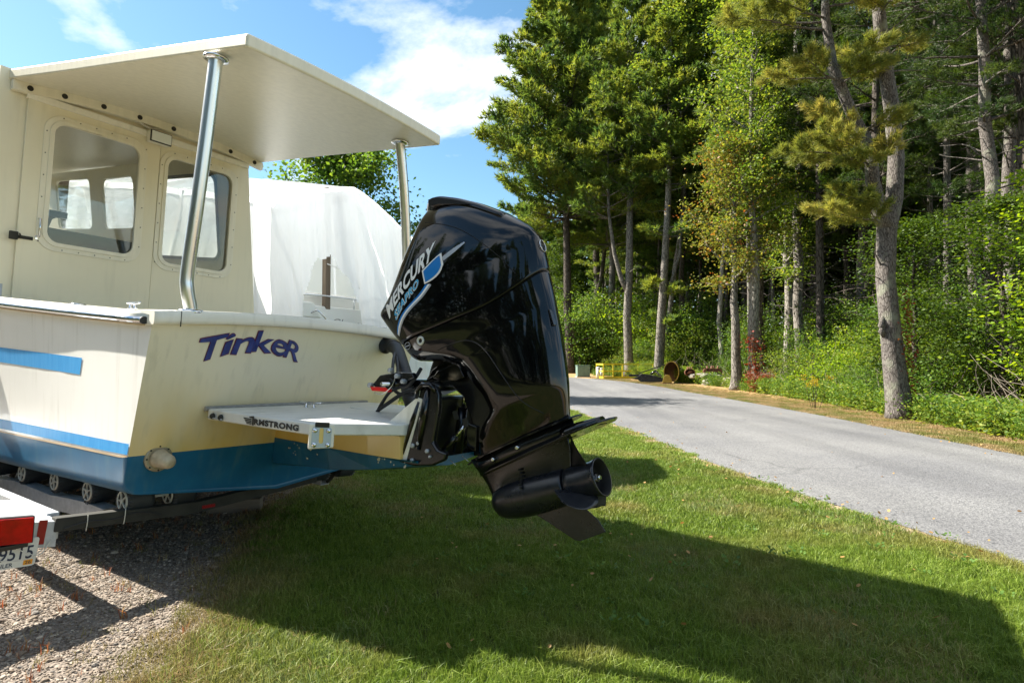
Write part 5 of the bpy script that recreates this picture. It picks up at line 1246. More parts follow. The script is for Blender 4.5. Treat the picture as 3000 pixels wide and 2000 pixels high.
x, y = lawn_pts(3.0, 12, 5); kk = np.array([(math.sin(a*2.1+1)+math.sin(b*1.7)+math.sin(a*.9-b*1.3)) > .2 for a, b in zip(x, y)]); x, y = x[kk], y[kk]
instances('weeds', rosette(4, 16, .09, .020), WM, np.stack([x, y, np.full(len(x), .022)], 1), np.stack([np.zeros(len(x)), np.zeros(len(x)), rng.uniform(0, 6.28, len(x))], 1), rng.uniform(.5, 1.5, len(x)))
LL = leaf_mat('fallen_leaf', [(.20, .12, .04), (.34, .20, .07), (.30, .10, .04)], .2)
yy = rng.uniform(3, 34, 700); side = rng.random(700); xx = np.where(side < .35, near_x(yy) + rng.normal(0, .22, 700), np.where(side < .85, far_x(yy) + rng.normal(.1, .5, 700), near_x(yy) + (far_x(yy)-near_x(yy))*rng.random(700)))
xx[:90] = rng.uniform(-1, 3.2, 90); yy[:90] = rng.uniform(2.6, 9, 90)
keep = (np.abs(side-.9) > .04) | (rng.random(700) < .5); xx, yy = xx[keep], yy[keep]
instances('fallen_leaves', rosette(5, 1, .001, .06), LL, np.stack([xx, yy, [gz(a, b)+.022 for a, b in zip(xx, yy)]], 1), np.stack([rng.normal(0, .3, len(xx)), rng.normal(0, .3, len(xx)), rng.uniform(0, 6.28, len(xx))], 1), rng.uniform(.5, 1.1, len(xx)))

# ================================================================== TREES
def set_tint(me, tint):
    a = me.attributes.new('tint', 'FLOAT', 'POINT'); a.data.foreach_set('value', np.asarray(tint, np.float32))
def leaf_geo(r, C, size, up=.35):
    """rhombus leaves at centres C (n,3)"""
    n_ = len(C); d1 = r.normal(size=(n_, 3)); d1[:, 2] *= .6; d1 /= np.linalg.norm(d1, axis=1)[:, None]
    nm = r.normal(size=(n_, 3)); nm[:, 2] = np.abs(nm[:, 2]) + up; d2 = np.cross(nm, d1); d2 /= np.linalg.norm(d2, axis=1)[:, None]+1e-9
    s = (size*r.uniform(.6, 1.25, n_))[:, None]
    V = np.stack([C - d1*s*.5, C + d2*s*.34 - d1*s*.06, C + d1*s*.5, C - d2*s*.34 - d1*s*.06], 1).reshape(-1, 3)
    return V, np.arange(4*n_).reshape(-1, 4)
def wood_tube(path, rads, n=9, noise=.0, r=None):
    b = MB(); b.tube(path, rads, n, cap=True); return b
def limb_path(p0, d, L_, r, k=6, droop=0.0, wob=.12):
    P = [np.array(p0, float)]; d = np.array(d, float); d /= np.linalg.norm(d)
    for i in range(k):
        d = d + r.normal(0, wob, 3); d[2] += droop; d /= np.linalg.norm(d); P.append(P[-1] + d*L_/k)
    return P
def trunk_path(H, r, lean=(0, 0), wob=.10, k=14):
    P = []; x = y = 0.0; vx, vy = lean
    for i in range(k+1):
        P.append((x, y, H*i/k)); x += vx*H/k + r.normal(0, wob)*H/k*.5; y += vy*H/k + r.normal(0, wob)*H/k*.5
    return P
def at_h(P, h):
    z = [p[2] for p in P]; return np.array([np.interp(h, z, [p[0] for p in P]), np.interp(h, z, [p[1] for p in P]), h])
def flare(P, r0, r1):
    H = P[-1][2]; return [max(.01, (r1 + (r0-r1)*(1-p[2]/H)) * (1 + .45*math.exp(-max(p[2], 0)/.35))) for p in P]
def subdiv_base(P):
    return [P[0], tuple(np.array(P[0])*.75+np.array(P[1])*.25), tuple(np.array(P[0])*.5+np.array(P[1])*.5)] + list(P[1:])
def bumpy(me, amp, seed, freq=3.0):
    """uneven bark: pushes the trunk surface in and out"""
    from mathutils import noise
    for v in me.vertices:
        q = noise.noise(Vector((v.co.x*freq, v.co.y*freq, v.co.z*freq*.35+seed)))
        v.co.x += amp*q; v.co.y += amp*noise.noise(Vector((v.co.y*freq+5, v.co.x*freq, v.co.z*freq*.35+seed)))
def broadleaf(seed, H=20, tr=.3, base=.35, rad=3.5, nleaf=15000, leaf=.14, lean=(0, 0), nl=26, spread=.55, prof=None, fork=None, seg=12):
    r = np.random.default_rng(seed); P = trunk_path(H, r, lean); b = MB(); Pb = subdiv_base(P); b.tube(Pb, flare(Pb, tr, .03), seg)
    cl = []
    for i in range(nl):
        q = (i+.5)/nl; h = H*(base + (1-base)*q)*(.985); p = at_h(P, h); az = i*2.4 + r.uniform(-.5, .5)
        pr = prof(q) if prof else (math.sin(math.pi*min(1, q*.82+.13))**.7); Ln = rad*pr*r.uniform(.7, 1.15)
        if Ln < .3: continue
        up = .25 + .9*q; path = limb_path(p, (math.cos(az), math.sin(az), up), Ln, r, 6, .02); r0 = max(.015, tr*.32*(1-q*.7))
        b.tube(path, [r0*(1-j/7.5) for j in range(7)], 6)
        for j in range(2, 7):
            cl.append((path[j], .25+.35*r.random()))
            for m_ in range(2):
                d = r.normal(0, 1, 3); d[2] = abs(d[2])*.5; sb = limb_path(path[j], d, Ln*.34*r.uniform(.5, 1.1), r, 3)
                if m_ == 0: b.tube(sb, [r0*.3, r0*.22, r0*.15, .006], 4)
                cl += [(s_, .2+.35*r.random()) for s_ in sb[1:]]
    cl.append((np.array(P[-1]), .5)); C = np.array([c[0] for c in cl]); S = np.array([c[1] for c in cl])
    k = r.integers(0, len(C), nleaf); pts = C[k] + r.normal(0, 1, (nleaf, 3))*(S[k]*spread*2)[:, None]*np.array([1, 1, .62])
    V, F = leaf_geo(r, pts, leaf); base_t = r.normal(.5, .16, len(C))[k] + r.normal(0, .16, nleaf)
    me = mesh_np('crown', V, quads=F); set_tint(me, np.repeat(np.clip(base_t, 0, 1), 4))
    wm = b.mesh('trunk'); bumpy(wm, tr*.10, seed); return wm, me
def needle_tufts(r, C, D, ln, w, k):
    """k thin needles bundles fanned around direction D at each C"""
    n_ = len(C); C = np.repeat(C, k, 0); D = np.repeat(D, k, 0); d = D*.9 + r.normal(0, .62, (n_*k, 3)); d[:, 2] += .12; d /= np.linalg.norm(d, axis=1)[:, None]
    s = np.cross(d, r.normal(size=(n_*k, 3))); s /= np.linalg.norm(s, axis=1)[:, None]+1e-9
    L_ = (ln*r.uniform(.7, 1.2, n_*k))[:, None]
    V = np.stack([C - s*w/2, C + s*w/2, C + d*L_ + s*w*.15], 1).reshape(-1, 3); return V, np.arange(3*n_*k).reshape(-1, 3)
def bough(r, b, p, az, Ln, r0, elev=.10, up_tip=.05, fan=.45, tufts=60, tilt=0.0):
    """a white pine bough: a limb with flat plumes of side twigs. returns tuft centres and directions"""
    path = limb_path(p, (math.cos(az), math.sin(az), elev), Ln, r, 7, up_tip, .08); b.tube(path, [max(.008, r0*(1-j/7.6)) for j in range(8)], 6)
    C = []; D = []; A = np.array(path)
    ntw = max(6, int(Ln*4.5))
    for i in range(ntw):
        q = .22 + .78*(i+r.random())/ntw; x = q*7; j = min(int(x), 6); c = A[j] + (A[j+1]-A[j])*(x-j); dr = (A[min(j+1, 7)]-A[j]); dr /= np.linalg.norm(dr)
        sd = np.array([-dr[1], dr[0], 0])*(1 if i % 2 else -1); tw = dr*r.uniform(.5, 1.0) + sd*r.uniform(.4, 1.1) + np.array([0, 0, r.uniform(-.1, .35)]); tw /= np.linalg.norm(tw)
        tl = Ln*fan*(1.15-q)*r.uniform(.6, 1.15) + .25; e = c + tw*tl
        if tl > .35: b.tube([c, (c+e)/2 + np.array([0, 0, .02]), e], [.012, .009, .005], 4)
        m_ = max(2, int(tufts/ntw)); t = r.random(m_)**.7
        C += list(c + tw*tl*t[:, None] + r.normal(0, .05, (m_, 3))); D += [tw + np.array([0, 0, .15])]*m_
    return C, D
def white_pine(seed, H=30, tr=.35, base=.4, rad=5.5, whorl=.85, per=5, tufts=70, ln=.24, w=.035, k=7, lean=(0, 0), prof=None, side=None, seg=12, path=None, extra=None, dead=10):
    r = np.random.default_rng(seed); P = path or trunk_path(H, r, lean, .06); H = P[-1][2]; b = MB(); Pb = subdiv_base(P); b.tube(Pb, flare(Pb, tr, .05), seg); CC = []; DD = []
    h = H*base
    while h < H*.985:
        q = (h/H-base)/(1-base); pr = prof(q) if prof else (1-q)**.8*(.35+.65*min(1, q/.18)); p = at_h(P, h); a0 = r.uniform(0, 6.28)
        for i in range(per):
            az = a0 + 6.283*i/per + r.normal(0, .25); Ln = rad*pr*r.uniform(.65, 1.2)
            if side is not None: Ln *= 1 + side[1]*math.cos(az-side[0])
            if Ln < .45: Ln = .45
            c, d = bough(r, b, p + np.array([0, 0, r.uniform(-.2, .2)]), az, Ln, max(.02, tr*.22*(1-q)), .05+.5*q, .03, .40, int(tufts*(.35+Ln/rad)))
            CC += c; DD += d
        h += whorl*r.uniform(.75, 1.25)
    for i in range(dead):
        hh = H*base*r.uniform(.35, 1.0); az = r.uniform(0, 6.28); pth = limb_path(at_h(P, hh), (math.cos(az), math.sin(az), r.uniform(-.1, .4)), r.uniform(.6, 2.4), r, 5, -.01, .2); b.tube(pth, [.03, .024, .018, .012, .008, .004], 5)
    if extra: c, d = extra(r, b, P); CC += c; DD += d
    CC = np.array(CC); DD = np.array(DD); V, F = needle_tufts(r, CC, DD, ln, w, k); me = mesh_np('crown', V, tris=F)
    tb = np.repeat(np.clip(.45 + .22*np.sin(CC[:, 0]*1.3+CC[:, 2]*2.1)+r.normal(0, .16, len(CC)), 0, 1), k*3); set_tint(me, tb)
    wm = b.mesh('trunk'); bumpy(wm, tr*.10, seed); return wm, me
def shrub(seed, H, rad, nleaf, leaf, stems=9, dens=1.0):
    r = np.random.default_rng(seed); b = MB(); cl = []
    for i in range(stems):
        az = r.uniform(0, 6.28); d0 = rad*.35*r.random(); p0 = (d0*math.cos(az), d0*math.sin(az), 0); path = limb_path(p0, (math.cos(az)*.5, math.sin(az)*.5, 1.1), H*r.uniform(.6, 1.05), r, 6, .0, .16)
        b.tube(path, [.035, .03, .024, .018, .013, .009, .005], 5)
        for j in range(1, 7):
            for m_ in range(3):
                sb = limb_path(path[j], r.normal(0, 1, 3)*np.array([1, 1, .45]), rad*.55*r.uniform(.4, 1.1), r, 3); cl += sb[1:]
                if m_ == 0: b.tube(sb, [.010, .008, .006, .004], 4)
    C = np.array(cl); C = C[C[:, 2] > .05*H]; k = r.integers(0, len(C), nleaf); pts = C[k] + r.normal(0, 1, (nleaf, 3))*np.array([.22, .22, .13])*max(.5, rad/2.2); pts[:, 2] = np.abs(pts[:, 2])
    V, F = leaf_geo(r, pts, leaf); me = mesh_np('foliage', V, quads=F); set_tint(me, np.repeat(np.clip(r.normal(.5, .15, len(C))[k] + r.normal(0, .17, nleaf), 0, 1), 4)); return b.mesh('stems'), me
def mcopy(me, m):
    c = me.copy(); c.materials.clear(); c.materials.append(m); return c
_mcache = {}
def plant(name, wood, crown, mw, mc, x, y, sc=1.0, rz=0.0, label=None, cat='tree', group=None, parts=('trunk', 'crown'), zoff=0.0, sz=None):
    e = empty(name, loc=(x, y, gz(x, y)+zoff), rz=rz, label=label, cat=cat, group=group); e.scale = (sc, sc, sz or sc)
    for me, m, pn in ((wood, mw, parts[0]), (crown, mc, parts[1])):
        if me is None: continue
        key = (me.name, m.name)
        if key not in _mcache: _mcache[key] = mcopy(me, m)
        o = bpy.data.objects.new(pn, _mcache[key]); COL.objects.link(o); o.parent = e
        for pl_ in (): pass
    for me in (wood,):
        if me is not None: _mcache[(me.name, mw.name)].shade_smooth()
    return e
def WX(px, d): return (px-1500)/1750*d

# --- tall conical white pine at the left end of the wood
conic = lambda q: max(.10, (1-q)**.85)*(.65+.35*min(1, q/.08))
wa, ca = white_pine(21, H=43, tr=.42, base=.33, rad=8.6, whorl=.75, per=7, tufts=185, ln=.50, w=.105, k=5, prof=conic, side=(math.pi, .12), dead=16)
plant('white_pine', wa, ca, M['bark_dark'], M['pine'], WX(1668, 54), 54, label='tall conical white pine at the left end of the wood, against the sky', group='white pines of the wood edge')
# --- forked pine and leaning pine behind the yellow railing
def forkP(dx, dy, h0, H, tr, rad, seed, bz):
    def ex(r, b, P):
        p = at_h(P, h0); path = [p, p+np.array([dx*.35, dy*.35, 1.2]), p+np.array([dx*.7, dy*.7, 3.2]), p+np.array([dx, dy, 6.5]), p+np.array([dx*1.05, dy, H-h0])]; b.tube(path, [tr*.62, tr*.55, tr*.48, tr*.38, .05], 9); C = []; D = []
        z = bz
        while z < H:
            q = (z-bz)/(H-bz); pp = np.array([np.interp(z, [s[2] for s in path], [s[a] for s in path]) for a in (0, 1)] + [z])
            for i in range(4):
                c, d = bough(r, b, pp, r.uniform(0, 6.28), rad*(1-q*.75)*r.uniform(.6, 1.2), .05, .15, .03, .4, 60); C += c; D += d
            z += .9
        return C, D
    return ex
wb, cb_ = white_pine(22, H=34, tr=.36, base=.42, rad=5.8, whorl=.80, per=6, tufts=110, ln=.44, w=.090, k=5, lean=(.01, 0), extra=forkP(-1.5, .2, 6.5, 24, .34, 3.6, 3, 12.5), dead=14)
plant('white_pine', wb, cb_, M['bark_grey'], M['pine'], WX(1843, 47), 47, label='forked grey pine right behind the yellow railing', group='white pines of the wood edge')
def tuftlow(r, b, P):
    C = []; D = []
    for h, Ln, n_ in ((6.8, 1.3, 5), (10.7, 2.4, 6), (4.3, 1.0, 4), (14.2, 2.2, 6)):
        for i in range(n_):
            c, d = bough(r, b, at_h(P, h+r.normal(0, .25)), r.uniform(0, 6.28), Ln*r.uniform(.7, 1.2), .04, .1, .03, .5, 60); C += c; D += d
    p = at_h(P, 5.6); b.tube([p, p+np.array([.7, 0, 1.6]), p+np.array([1.3, 0, 3.6]), p+np.array([1.5, .2, 6.5])], [.16, .13, .11, .05], 7)
    return C, D
wc_, cc_ = white_pine(23, H=31, tr=.36, base=.50, rad=5.0, whorl=.80, per=6, tufts=110, ln=.42, w=.085, k=5, lean=(.045, 0), extra=tuftlow, dead=10)
plant('white_pine', wc_, cc_, M['bark_grey'], M['pine'], WX(1928, 44), 44, label='leaning grey pine behind the yellow and black plough', group='white pines of the wood edge')
plant('white_pine', wb, cb_, M['bark_dark'], M['pine'], WX(1745, 61), 61, 1.2, 2.1, label='dark pine half hidden behind the tall conical pine', group='white pines of the wood edge')
plant('white_pine', wa, ca, M['bark_grey'], M['pine'], WX(1800, 57), 57, .86, 1.2, label='second conical pine, its crown filling in behind the forked pine', group='white pines of the wood edge')
# --- yellow-green oak whose crown tops the middle
wo, co = broadleaf(31, H=30, tr=.25, base=.52, rad=5.8, nleaf=40000, leaf=.22, nl=30, lean=(.06, -.11))
plant('oak_tree', wo, co, M['bark_grey'], M['leaf_yellow'], WX(1945, 47.5), 47.5, label='yellow green oak crown above the plough, beside the conical pine', cat='tree', group='broadleaf trees of the wood edge')
# --- pale twin trunks with the red creeper
wt1, ct1 = broadleaf(32, H=23, tr=.31, base=.36, rad=3.2, nleaf=14000, leaf=.18, nl=34, lean=(.006, 0))
plant('maple_tree', wt1, ct1, M['bark_pale'], M['leaf_yellow'], WX(2208, 31), 31, .95, .4, label='pale straight maple, right one of the twin trunks with red creeper at its foot', group='broadleaf trees of the wood edge')
wt2, ct2 = broadleaf(33, H=14, tr=.30, base=.42, rad=2.9, nleaf=11000, leaf=.17, nl=22)
plant('maple_tree', wt2, ct2, M['bark_grey'], M['leaf_rust'], WX(2163, 31), 31.3, .92, 2.0, label='grey maple with rusty leaves, left one of the twin trunks with red creeper', group='broadleaf trees of the wood edge')
plant('maple_tree', wt2, ct2, M['bark_pale'], M['leaf_yellow'], WX(2310, 34), 34, 1.0, 4.0, label='slim maple with yellow green leaves right of the twin trunks', group='broadleaf trees of the wood edge')

# --- the big foreground pine, trunk followed from the ground up
d0 = 15.7; sc_ = d0/1750
BP = [(0, 0, 0), (-.10, .0, .9), (-.22, .0, 2.2), (-.30, .05, 3.7), (-.22, .08, 5.0), (.02, .1, 5.9), (.10, .1, 7.0), (.00, .1, 8.3), (-.25, .0, 9.6), (-.36, 0, 11.0), (-.30, 0, 13.0), (-.1, 0, 16.0), (0, 0, 20.0)]
def bigextra(r, b, P):
    C = []; D = []; s2 = [(-.18, .05, 5.0), (-.42, .05, 5.45), (-.62, .0, 6.3), (-.70, -.1, 7.1), (-1.25, -.2, 8.0), (-1.75, -.2, 9.3), (-1.9, -.2, 10.6), (-1.9, -.2, 14)]
    b.tube(s2, [.20, .19, .18, .165, .15, .13, .11, .04], 12)
    def at2(z): return np.array([np.interp(z, [s[2] for s in s2], [s[a] for s in s2]) for a in (0, 1)] + [z])
    L_ = [  # (height, azimuth, length, elevation, tufts, stem)
        (5.25, math.pi+.05, 2.15, .02, 420, 0), (5.15, math.pi+.4, 1.5, .0, 260, 0), (5.3, math.pi-.45, 1.3, .1, 220, 0), (5.6, math.pi+.2, 1.5, .15, 260, 1),
        (6.8, math.pi+.05, 2.3, .08, 420, 1), (7.0, math.pi+.5, 1.9, .12, 300, 1), (7.15, math.pi-.5, 1.7, .1, 280, 1), (6.6, math.pi+.9, 1.5, .05, 220, 1), (7.4, math.pi+.1, 1.6, .3, 260, 1), (6.75, -math.pi/2, 1.0, .05, 160, 1), (7.6, -.6, 1.0, .2, 160, 1),
        (8.9, math.pi+.3, 1.5, .1, 260, 1), (9.0, math.pi-.4, 1.7, .12, 260, 1), (8.8, -1.4, 1.2, .05, 220, 1), (9.3, -.2, 1.4, .1, 240, 1), (9.2, -1.0, 1.3, .0, 200, 1),
        (10.3, math.pi, 2.8, .05, 460, 1), (10.6, math.pi+.5, 2.4, .0, 380, 1), (10.5, math.pi-.5, 2.6, .1, 380, 1), (11.0, -1.5, 2.0, 0, 300, 1), (10.9, -.5, 1.8, .05, 300, 1),
        (10.8, math.pi+1.1, 2.2, 0, 320, 0), (11.3, -1.0, 2.0, .05, 300, 0), (11.6, math.pi+.2, 3.0, .02, 400, 0), (12.0, math.pi+.8, 3.0, 0, 380, 0), (12.2, -.6, 2.4, .0, 300, 0),
        (9.9, .1, 1.0, .3, 90, 0), (9.7, 2.7, 1.0, .0, 120, 0)]
    for h, az, Ln, el, tf, st in L_:
        p = at_h(P, h) if st == 0 else at2(h); c, d = bough(r, b, p, az, Ln, .035, el, .01, .42, int(tf*1.35)); C += c; D += d
    for h, az, Ln in ((9.6, .5, 1.6), (9.9, .9, 1.9), (10.3, .3, 1.3), (5.6, .2, .55), (4.9, .0, .7), (3.6, 2.9, .5), (3.9, 3.3, 1.1), (8.8, .1, .6), (9.2, -.2, 1.0)):
        pth = limb_path(at_h(P, h), (math.cos(az), math.sin(az), .35), Ln, r, 5, .02, .16); b.tube(pth, [.04, .03, .022, .016, .010, .005], 6)
    for h, az in ((2.3, 3.0), (2.45, 2.8)):
        p = at_h(P, h); b.tube([p+np.array([-.20, -.05, -.12]), p+np.array([-.31, -.12, 0]), p+np.array([-.24, -.08, .25])], [.07, .09, .04], 8)
    return C, D
wbig, cbig = white_pine(41, tr=.285, base=.64, rad=3.6, whorl=.9, per=5, tufts=130, ln=.19, w=.014, k=9, path=BP, extra=bigextra, seg=28, dead=0, prof=lambda q: .9*(1-q)+.2)
plant('white_pine', wbig, cbig, M['bark_pine'], M['pine_tan'], 10.22, 15.75, label='big crooked white pine with yellowing boughs standing nearest by the road', group='white pines of the wood edge')

# --- bright maple at the right edge, close
wr, cr_ = broadleaf(51, H=9.5, tr=.14, base=.10, rad=2.6, nleaf=17000, leaf=.115, nl=30, spread=.42)
plant('maple_tree', wr, cr_, M['bark_dark'], M['leaf_bright'], 13.05, 13.2, .95, 0, sz=.66, label='bright green young maple at the right edge of the wood', group='broadleaf trees of the wood edge')
plant('maple_tree', wr, cr_, M['bark_dark'], M['leaf_dark'], 13.6, 16.6, .9, 2.4, sz=.62, label='dull green young maple behind the bright one at the right edge', group='broadleaf trees of the wood edge')
plant('maple_tree', wr, cr_, M['bark_dark'], M['leaf_dark'], 12.4, 18.4, .8, 4.1, sz=.6, label='dark green young maple right behind the big crooked pine', group='broadleaf trees of the wood edge')
# two thick trunks at the right edge and a forest interior of dark stems
wf1, cf1 = white_pine(61, H=26, tr=.24, base=.36, rad=4.0, whorl=1.0, per=5, tufts=70, ln=.36, w=.06, k=6, dead=22)
wf1n, cf1n = white_pine(61, H=26, tr=.24, base=.36, rad=4.0, whorl=1.0, per=5, tufts=130, ln=.20, w=.020, k=8, dead=22)
wf2n, cf2n = white_pine(62, H=24, tr=.18, base=.30, rad=3.0, whorl=1.1, per=4, tufts=110, ln=.20, w=.022, k=8, dead=18, lean=(.02, 0))
wf2, cf2 = white_pine(62, H=24, tr=.18, base=.30, rad=3.0, whorl=1.1, per=4, tufts=60, ln=.36, w=.06, k=6, dead=18, lean=(.02, 0))
wf3, cf3 = broadleaf(63, H=24, tr=.17, base=.50, rad=3.6, nleaf=20000, leaf=.20, nl=22, lean=(-.015, .01))
wf4, cf4 = broadleaf(64, H=17, tr=.12, base=.36, rad=2.8, nleaf=14000, leaf=.18, nl=22)
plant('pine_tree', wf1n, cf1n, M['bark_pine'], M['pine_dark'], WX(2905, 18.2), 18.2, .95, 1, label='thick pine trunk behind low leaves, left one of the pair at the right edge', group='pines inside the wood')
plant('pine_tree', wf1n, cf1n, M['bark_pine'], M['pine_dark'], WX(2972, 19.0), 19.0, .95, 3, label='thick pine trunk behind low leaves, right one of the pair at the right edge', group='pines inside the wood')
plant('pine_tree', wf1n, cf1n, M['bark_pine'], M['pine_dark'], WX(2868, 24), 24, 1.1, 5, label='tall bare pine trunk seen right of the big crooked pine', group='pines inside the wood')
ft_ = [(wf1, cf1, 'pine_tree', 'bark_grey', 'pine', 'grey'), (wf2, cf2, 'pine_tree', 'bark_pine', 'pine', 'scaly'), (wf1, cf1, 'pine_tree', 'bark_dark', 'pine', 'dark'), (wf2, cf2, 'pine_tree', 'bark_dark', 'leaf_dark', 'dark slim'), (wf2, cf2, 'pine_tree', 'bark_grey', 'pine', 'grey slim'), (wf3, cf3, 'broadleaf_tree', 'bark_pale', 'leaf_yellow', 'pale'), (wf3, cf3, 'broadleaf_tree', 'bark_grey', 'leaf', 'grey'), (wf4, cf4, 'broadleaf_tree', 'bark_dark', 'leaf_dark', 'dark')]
ORD = ['first', 'second', 'third', 'fourth', 'fifth', 'sixth', 'seventh', 'eighth', 'ninth', 'tenth', 'eleventh', 'twelfth', 'thirteenth', 'fourteenth', 'fifteenth', 'sixteenth', 'seventeenth', 'eighteenth', 'nineteenth', 'twentieth']
MARKS = [(1400, 1668, 'left of the conical pine'), (1668, 1845, 'right of the conical pine'), (1845, 1935, 'right of the forked pine'), (1935, 2165, 'right of the leaning pine'), (2165, 2400, 'right of the twin trunks'), (2400, 2640, 'left of the crooked pine'), (2640, 2850, 'right of the crooked pine'), (2850, 4000, 'near the right edge')]
def mark(px):
    for a_, b_, w_ in MARKS:
        if a_ <= px < b_: return w_
    return 'left of the conical pine'
def label_row(items, fmt, group):
    """items: (px, kind words, object): count each kind from the left between two landmarks"""
    by = {}
    for px, kw, o in items: by.setdefault((mark(px), kw), []).append((px, o))
    for (mk, kw), L__ in by.items():
        L__.sort(key=lambda q: q[0])
        for i, (px, o) in enumerate(L__):
            o['label'] = fmt % ((ORD[i]+' from left, ' if len(L__) > 1 else 'only '), kw, mk); o['group'] = group if isinstance(group, str) else group[o.name.split('.')[0]]
placed = []; items = []
r5 = random.Random(5); tries = 0
while len(placed) < 120 and tries < 9000:
    tries += 1; y = r5.uniform(17, 78); x = r5.uniform(far_x(min(y, 44))+6.5, 14+y*.75)
    if x > .875*y+1.0: continue
    if y > 52 and x < 7: continue
    if any((x-a)**2+(y-c)**2 < (1.4+.03*y)**2 for a, c in placed): continue
    if (x-10.2)**2+(y-15.7)**2 < 6: continue
    px = 1500+1750*x/y
    placed.append((x, y)); k_ = r5.choice((0, 1, 2, 3, 4, 0, 1, 4, 5, 6, 7)) if px < 2400 and y > 36 else r5.choice((0, 1, 2, 4, 1, 4, 2, 1))
    if px > 2400 and k_ in (0, 4): k_ = {0: 2, 4: 3}[k_] if r5.random() < .7 else k_
    a = ft_[k_]
    if y < 31: a = {id(wf1): (wf1n, cf1n), id(wf2): (wf2n, cf2n)}.get(id(a[0]), a[:2]) + a[2:]
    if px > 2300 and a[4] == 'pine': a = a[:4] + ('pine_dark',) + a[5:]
    e = plant(a[2], a[0], a[1], M[a[3]], M[a[4]], x, y, r5.uniform(.9, 1.25), r5.uniform(0, 6.28), label='x')
    items.append((px, ('near ' if y < 30 else 'mid-distance ' if y < 50 else 'distant ') + a[5] + (' pine' if a[2][0] == 'p' else ' broadleaf tree'), e))
for i, (x, y, s_) in enumerate(((9.5, 62, 1.0), (13, 60, 1.1), (6.0, 72, .9), (16, 66, 1.15), (11, 74, 1.2), (3.5, 78, .85))):
    a = ft_[(i*3+1) % 8]; e = plant(a[2], a[0], a[1], M[a[3]], M[a[4]], x, y, s_, i*1.3, label='x'); items.append((1500+1750*x/y, 'distant '+a[5]+(' pine' if a[2][0] == 'p' else ' broadleaf tree'), e))
label_row(items, '%s%s in the wood, %s', {'pine_tree': 'pines inside the wood', 'broadleaf_tree': 'broadleaf trees inside the wood'})

# --- undergrowth
S1 = shrub(71, 3.0, 1.8, 10000, .088, 12); S2 = shrub(72, 4.4, 2.3, 14000, .105, 13); S4 = shrub(74, 2.2, 1.6, 7500, .078, 14)
def sh(S, m, x, y, s, rz, label, name='shrub', group='shrubs along the wood edge', sz=None):
    return plant(name, S[0], S[1], M['bark_dark'], M[m], x, y, s, rz, label=label, cat='shrub', group=group, parts=('stems', 'foliage'), sz=sz)
r6 = random.Random(9); mats_ = ['leaf', 'leaf_bright', 'leaf_yellow', 'leaf', 'leaf_bright']
words = {'leaf': 'mid green', 'leaf_bright': 'bright green', 'leaf_yellow': 'yellow green', 'leaf_dark': 'dark green'}
def verge_x(y): return float(far_x(y)) + float(np.interp(y, [0, 11, 16, 22, 30, 40, 46], [1.8, 1.75, 2.3, 3.0, 3.6, 3.6, 6.0]))
y = 9.5; sitems = []
while y < 50:
    for row in range(3):
        x = verge_x(y) + [.9, 2.9, 5.5][row] + r6.uniform(-.5, .6)
        if 2120 < 1500+1750*x/y < 2260 and row == 0: continue
        if row == 0 and abs(y-15.6) < 1.6: continue
        if row < 2 and 32.5 < y < 45: x += 3.0
        S, nm = ((S4, 'low'), (S1, 'bushy'), (S2, 'tall'))[row]; m_ = mats_[r6.randrange(5)]
        if row < 2 and r6.random() < .30: continue
        if row == 2: m_ = ('leaf', 'leaf_dark', 'leaf')[r6.randrange(3)]
        if x/y > .93: continue
        e = sh(S, m_, x, y + r6.uniform(-.4, .4), r6.uniform(.75, 1.15)*(1 + y/120)*(.74 if y < 22 else .9), r6.uniform(0, 6.28), 'x'); sitems.append((1500+1750*x/y, '%s %s shrub' % (nm, words[m_]), e))
    y += 1.35 + y*.022
label_row(sitems, '%s%s in the undergrowth, %s', 'shrubs along the wood edge')
bitems = []
for i, (px, d, s, m_) in enumerate(((1720, 56, 1.8, 'leaf'), (1690, 58, 1.7, 'leaf_dark'), (1765, 57, 1.9, 'leaf'), (1810, 56, 1.8, 'leaf_yellow'), (1650, 64, 1.8, 'leaf'), (1610, 68, 1.6, 'leaf_dark'), (1890, 54, 1.7, 'leaf'), (1990, 50, 1.6, 'leaf_dark'), (2080, 47, 1.5, 'leaf'), (1940, 52, 1.8, 'leaf_bright'), (1570, 72, 1.7, 'leaf'), (1530, 74, 1.5, 'leaf_dark'))):
    bitems.append((px, 'large %s bush' % words[m_], sh(S2, m_, WX(px, d), d, s, i*1.7, 'x')))
label_row(bitems, '%s%s at the road bend, %s', 'bushes at the bend')
# bush in front of the railing end and brush on either side of the plough
for px, d, s, m_, lb_ in ((1874, 43.0, .50, 'leaf_yellow', 'yellow green bush growing over the right part of the yellow railing'), (1897, 41.5, .30, 'leaf_bright', 'low bright bush between the forked pine and the plough'), (1998, 38.2, .42, 'leaf_bright', 'low bright bush right beside the plough blade')):
    sh(S1, m_, WX(px, d), d, s, d, lb_)
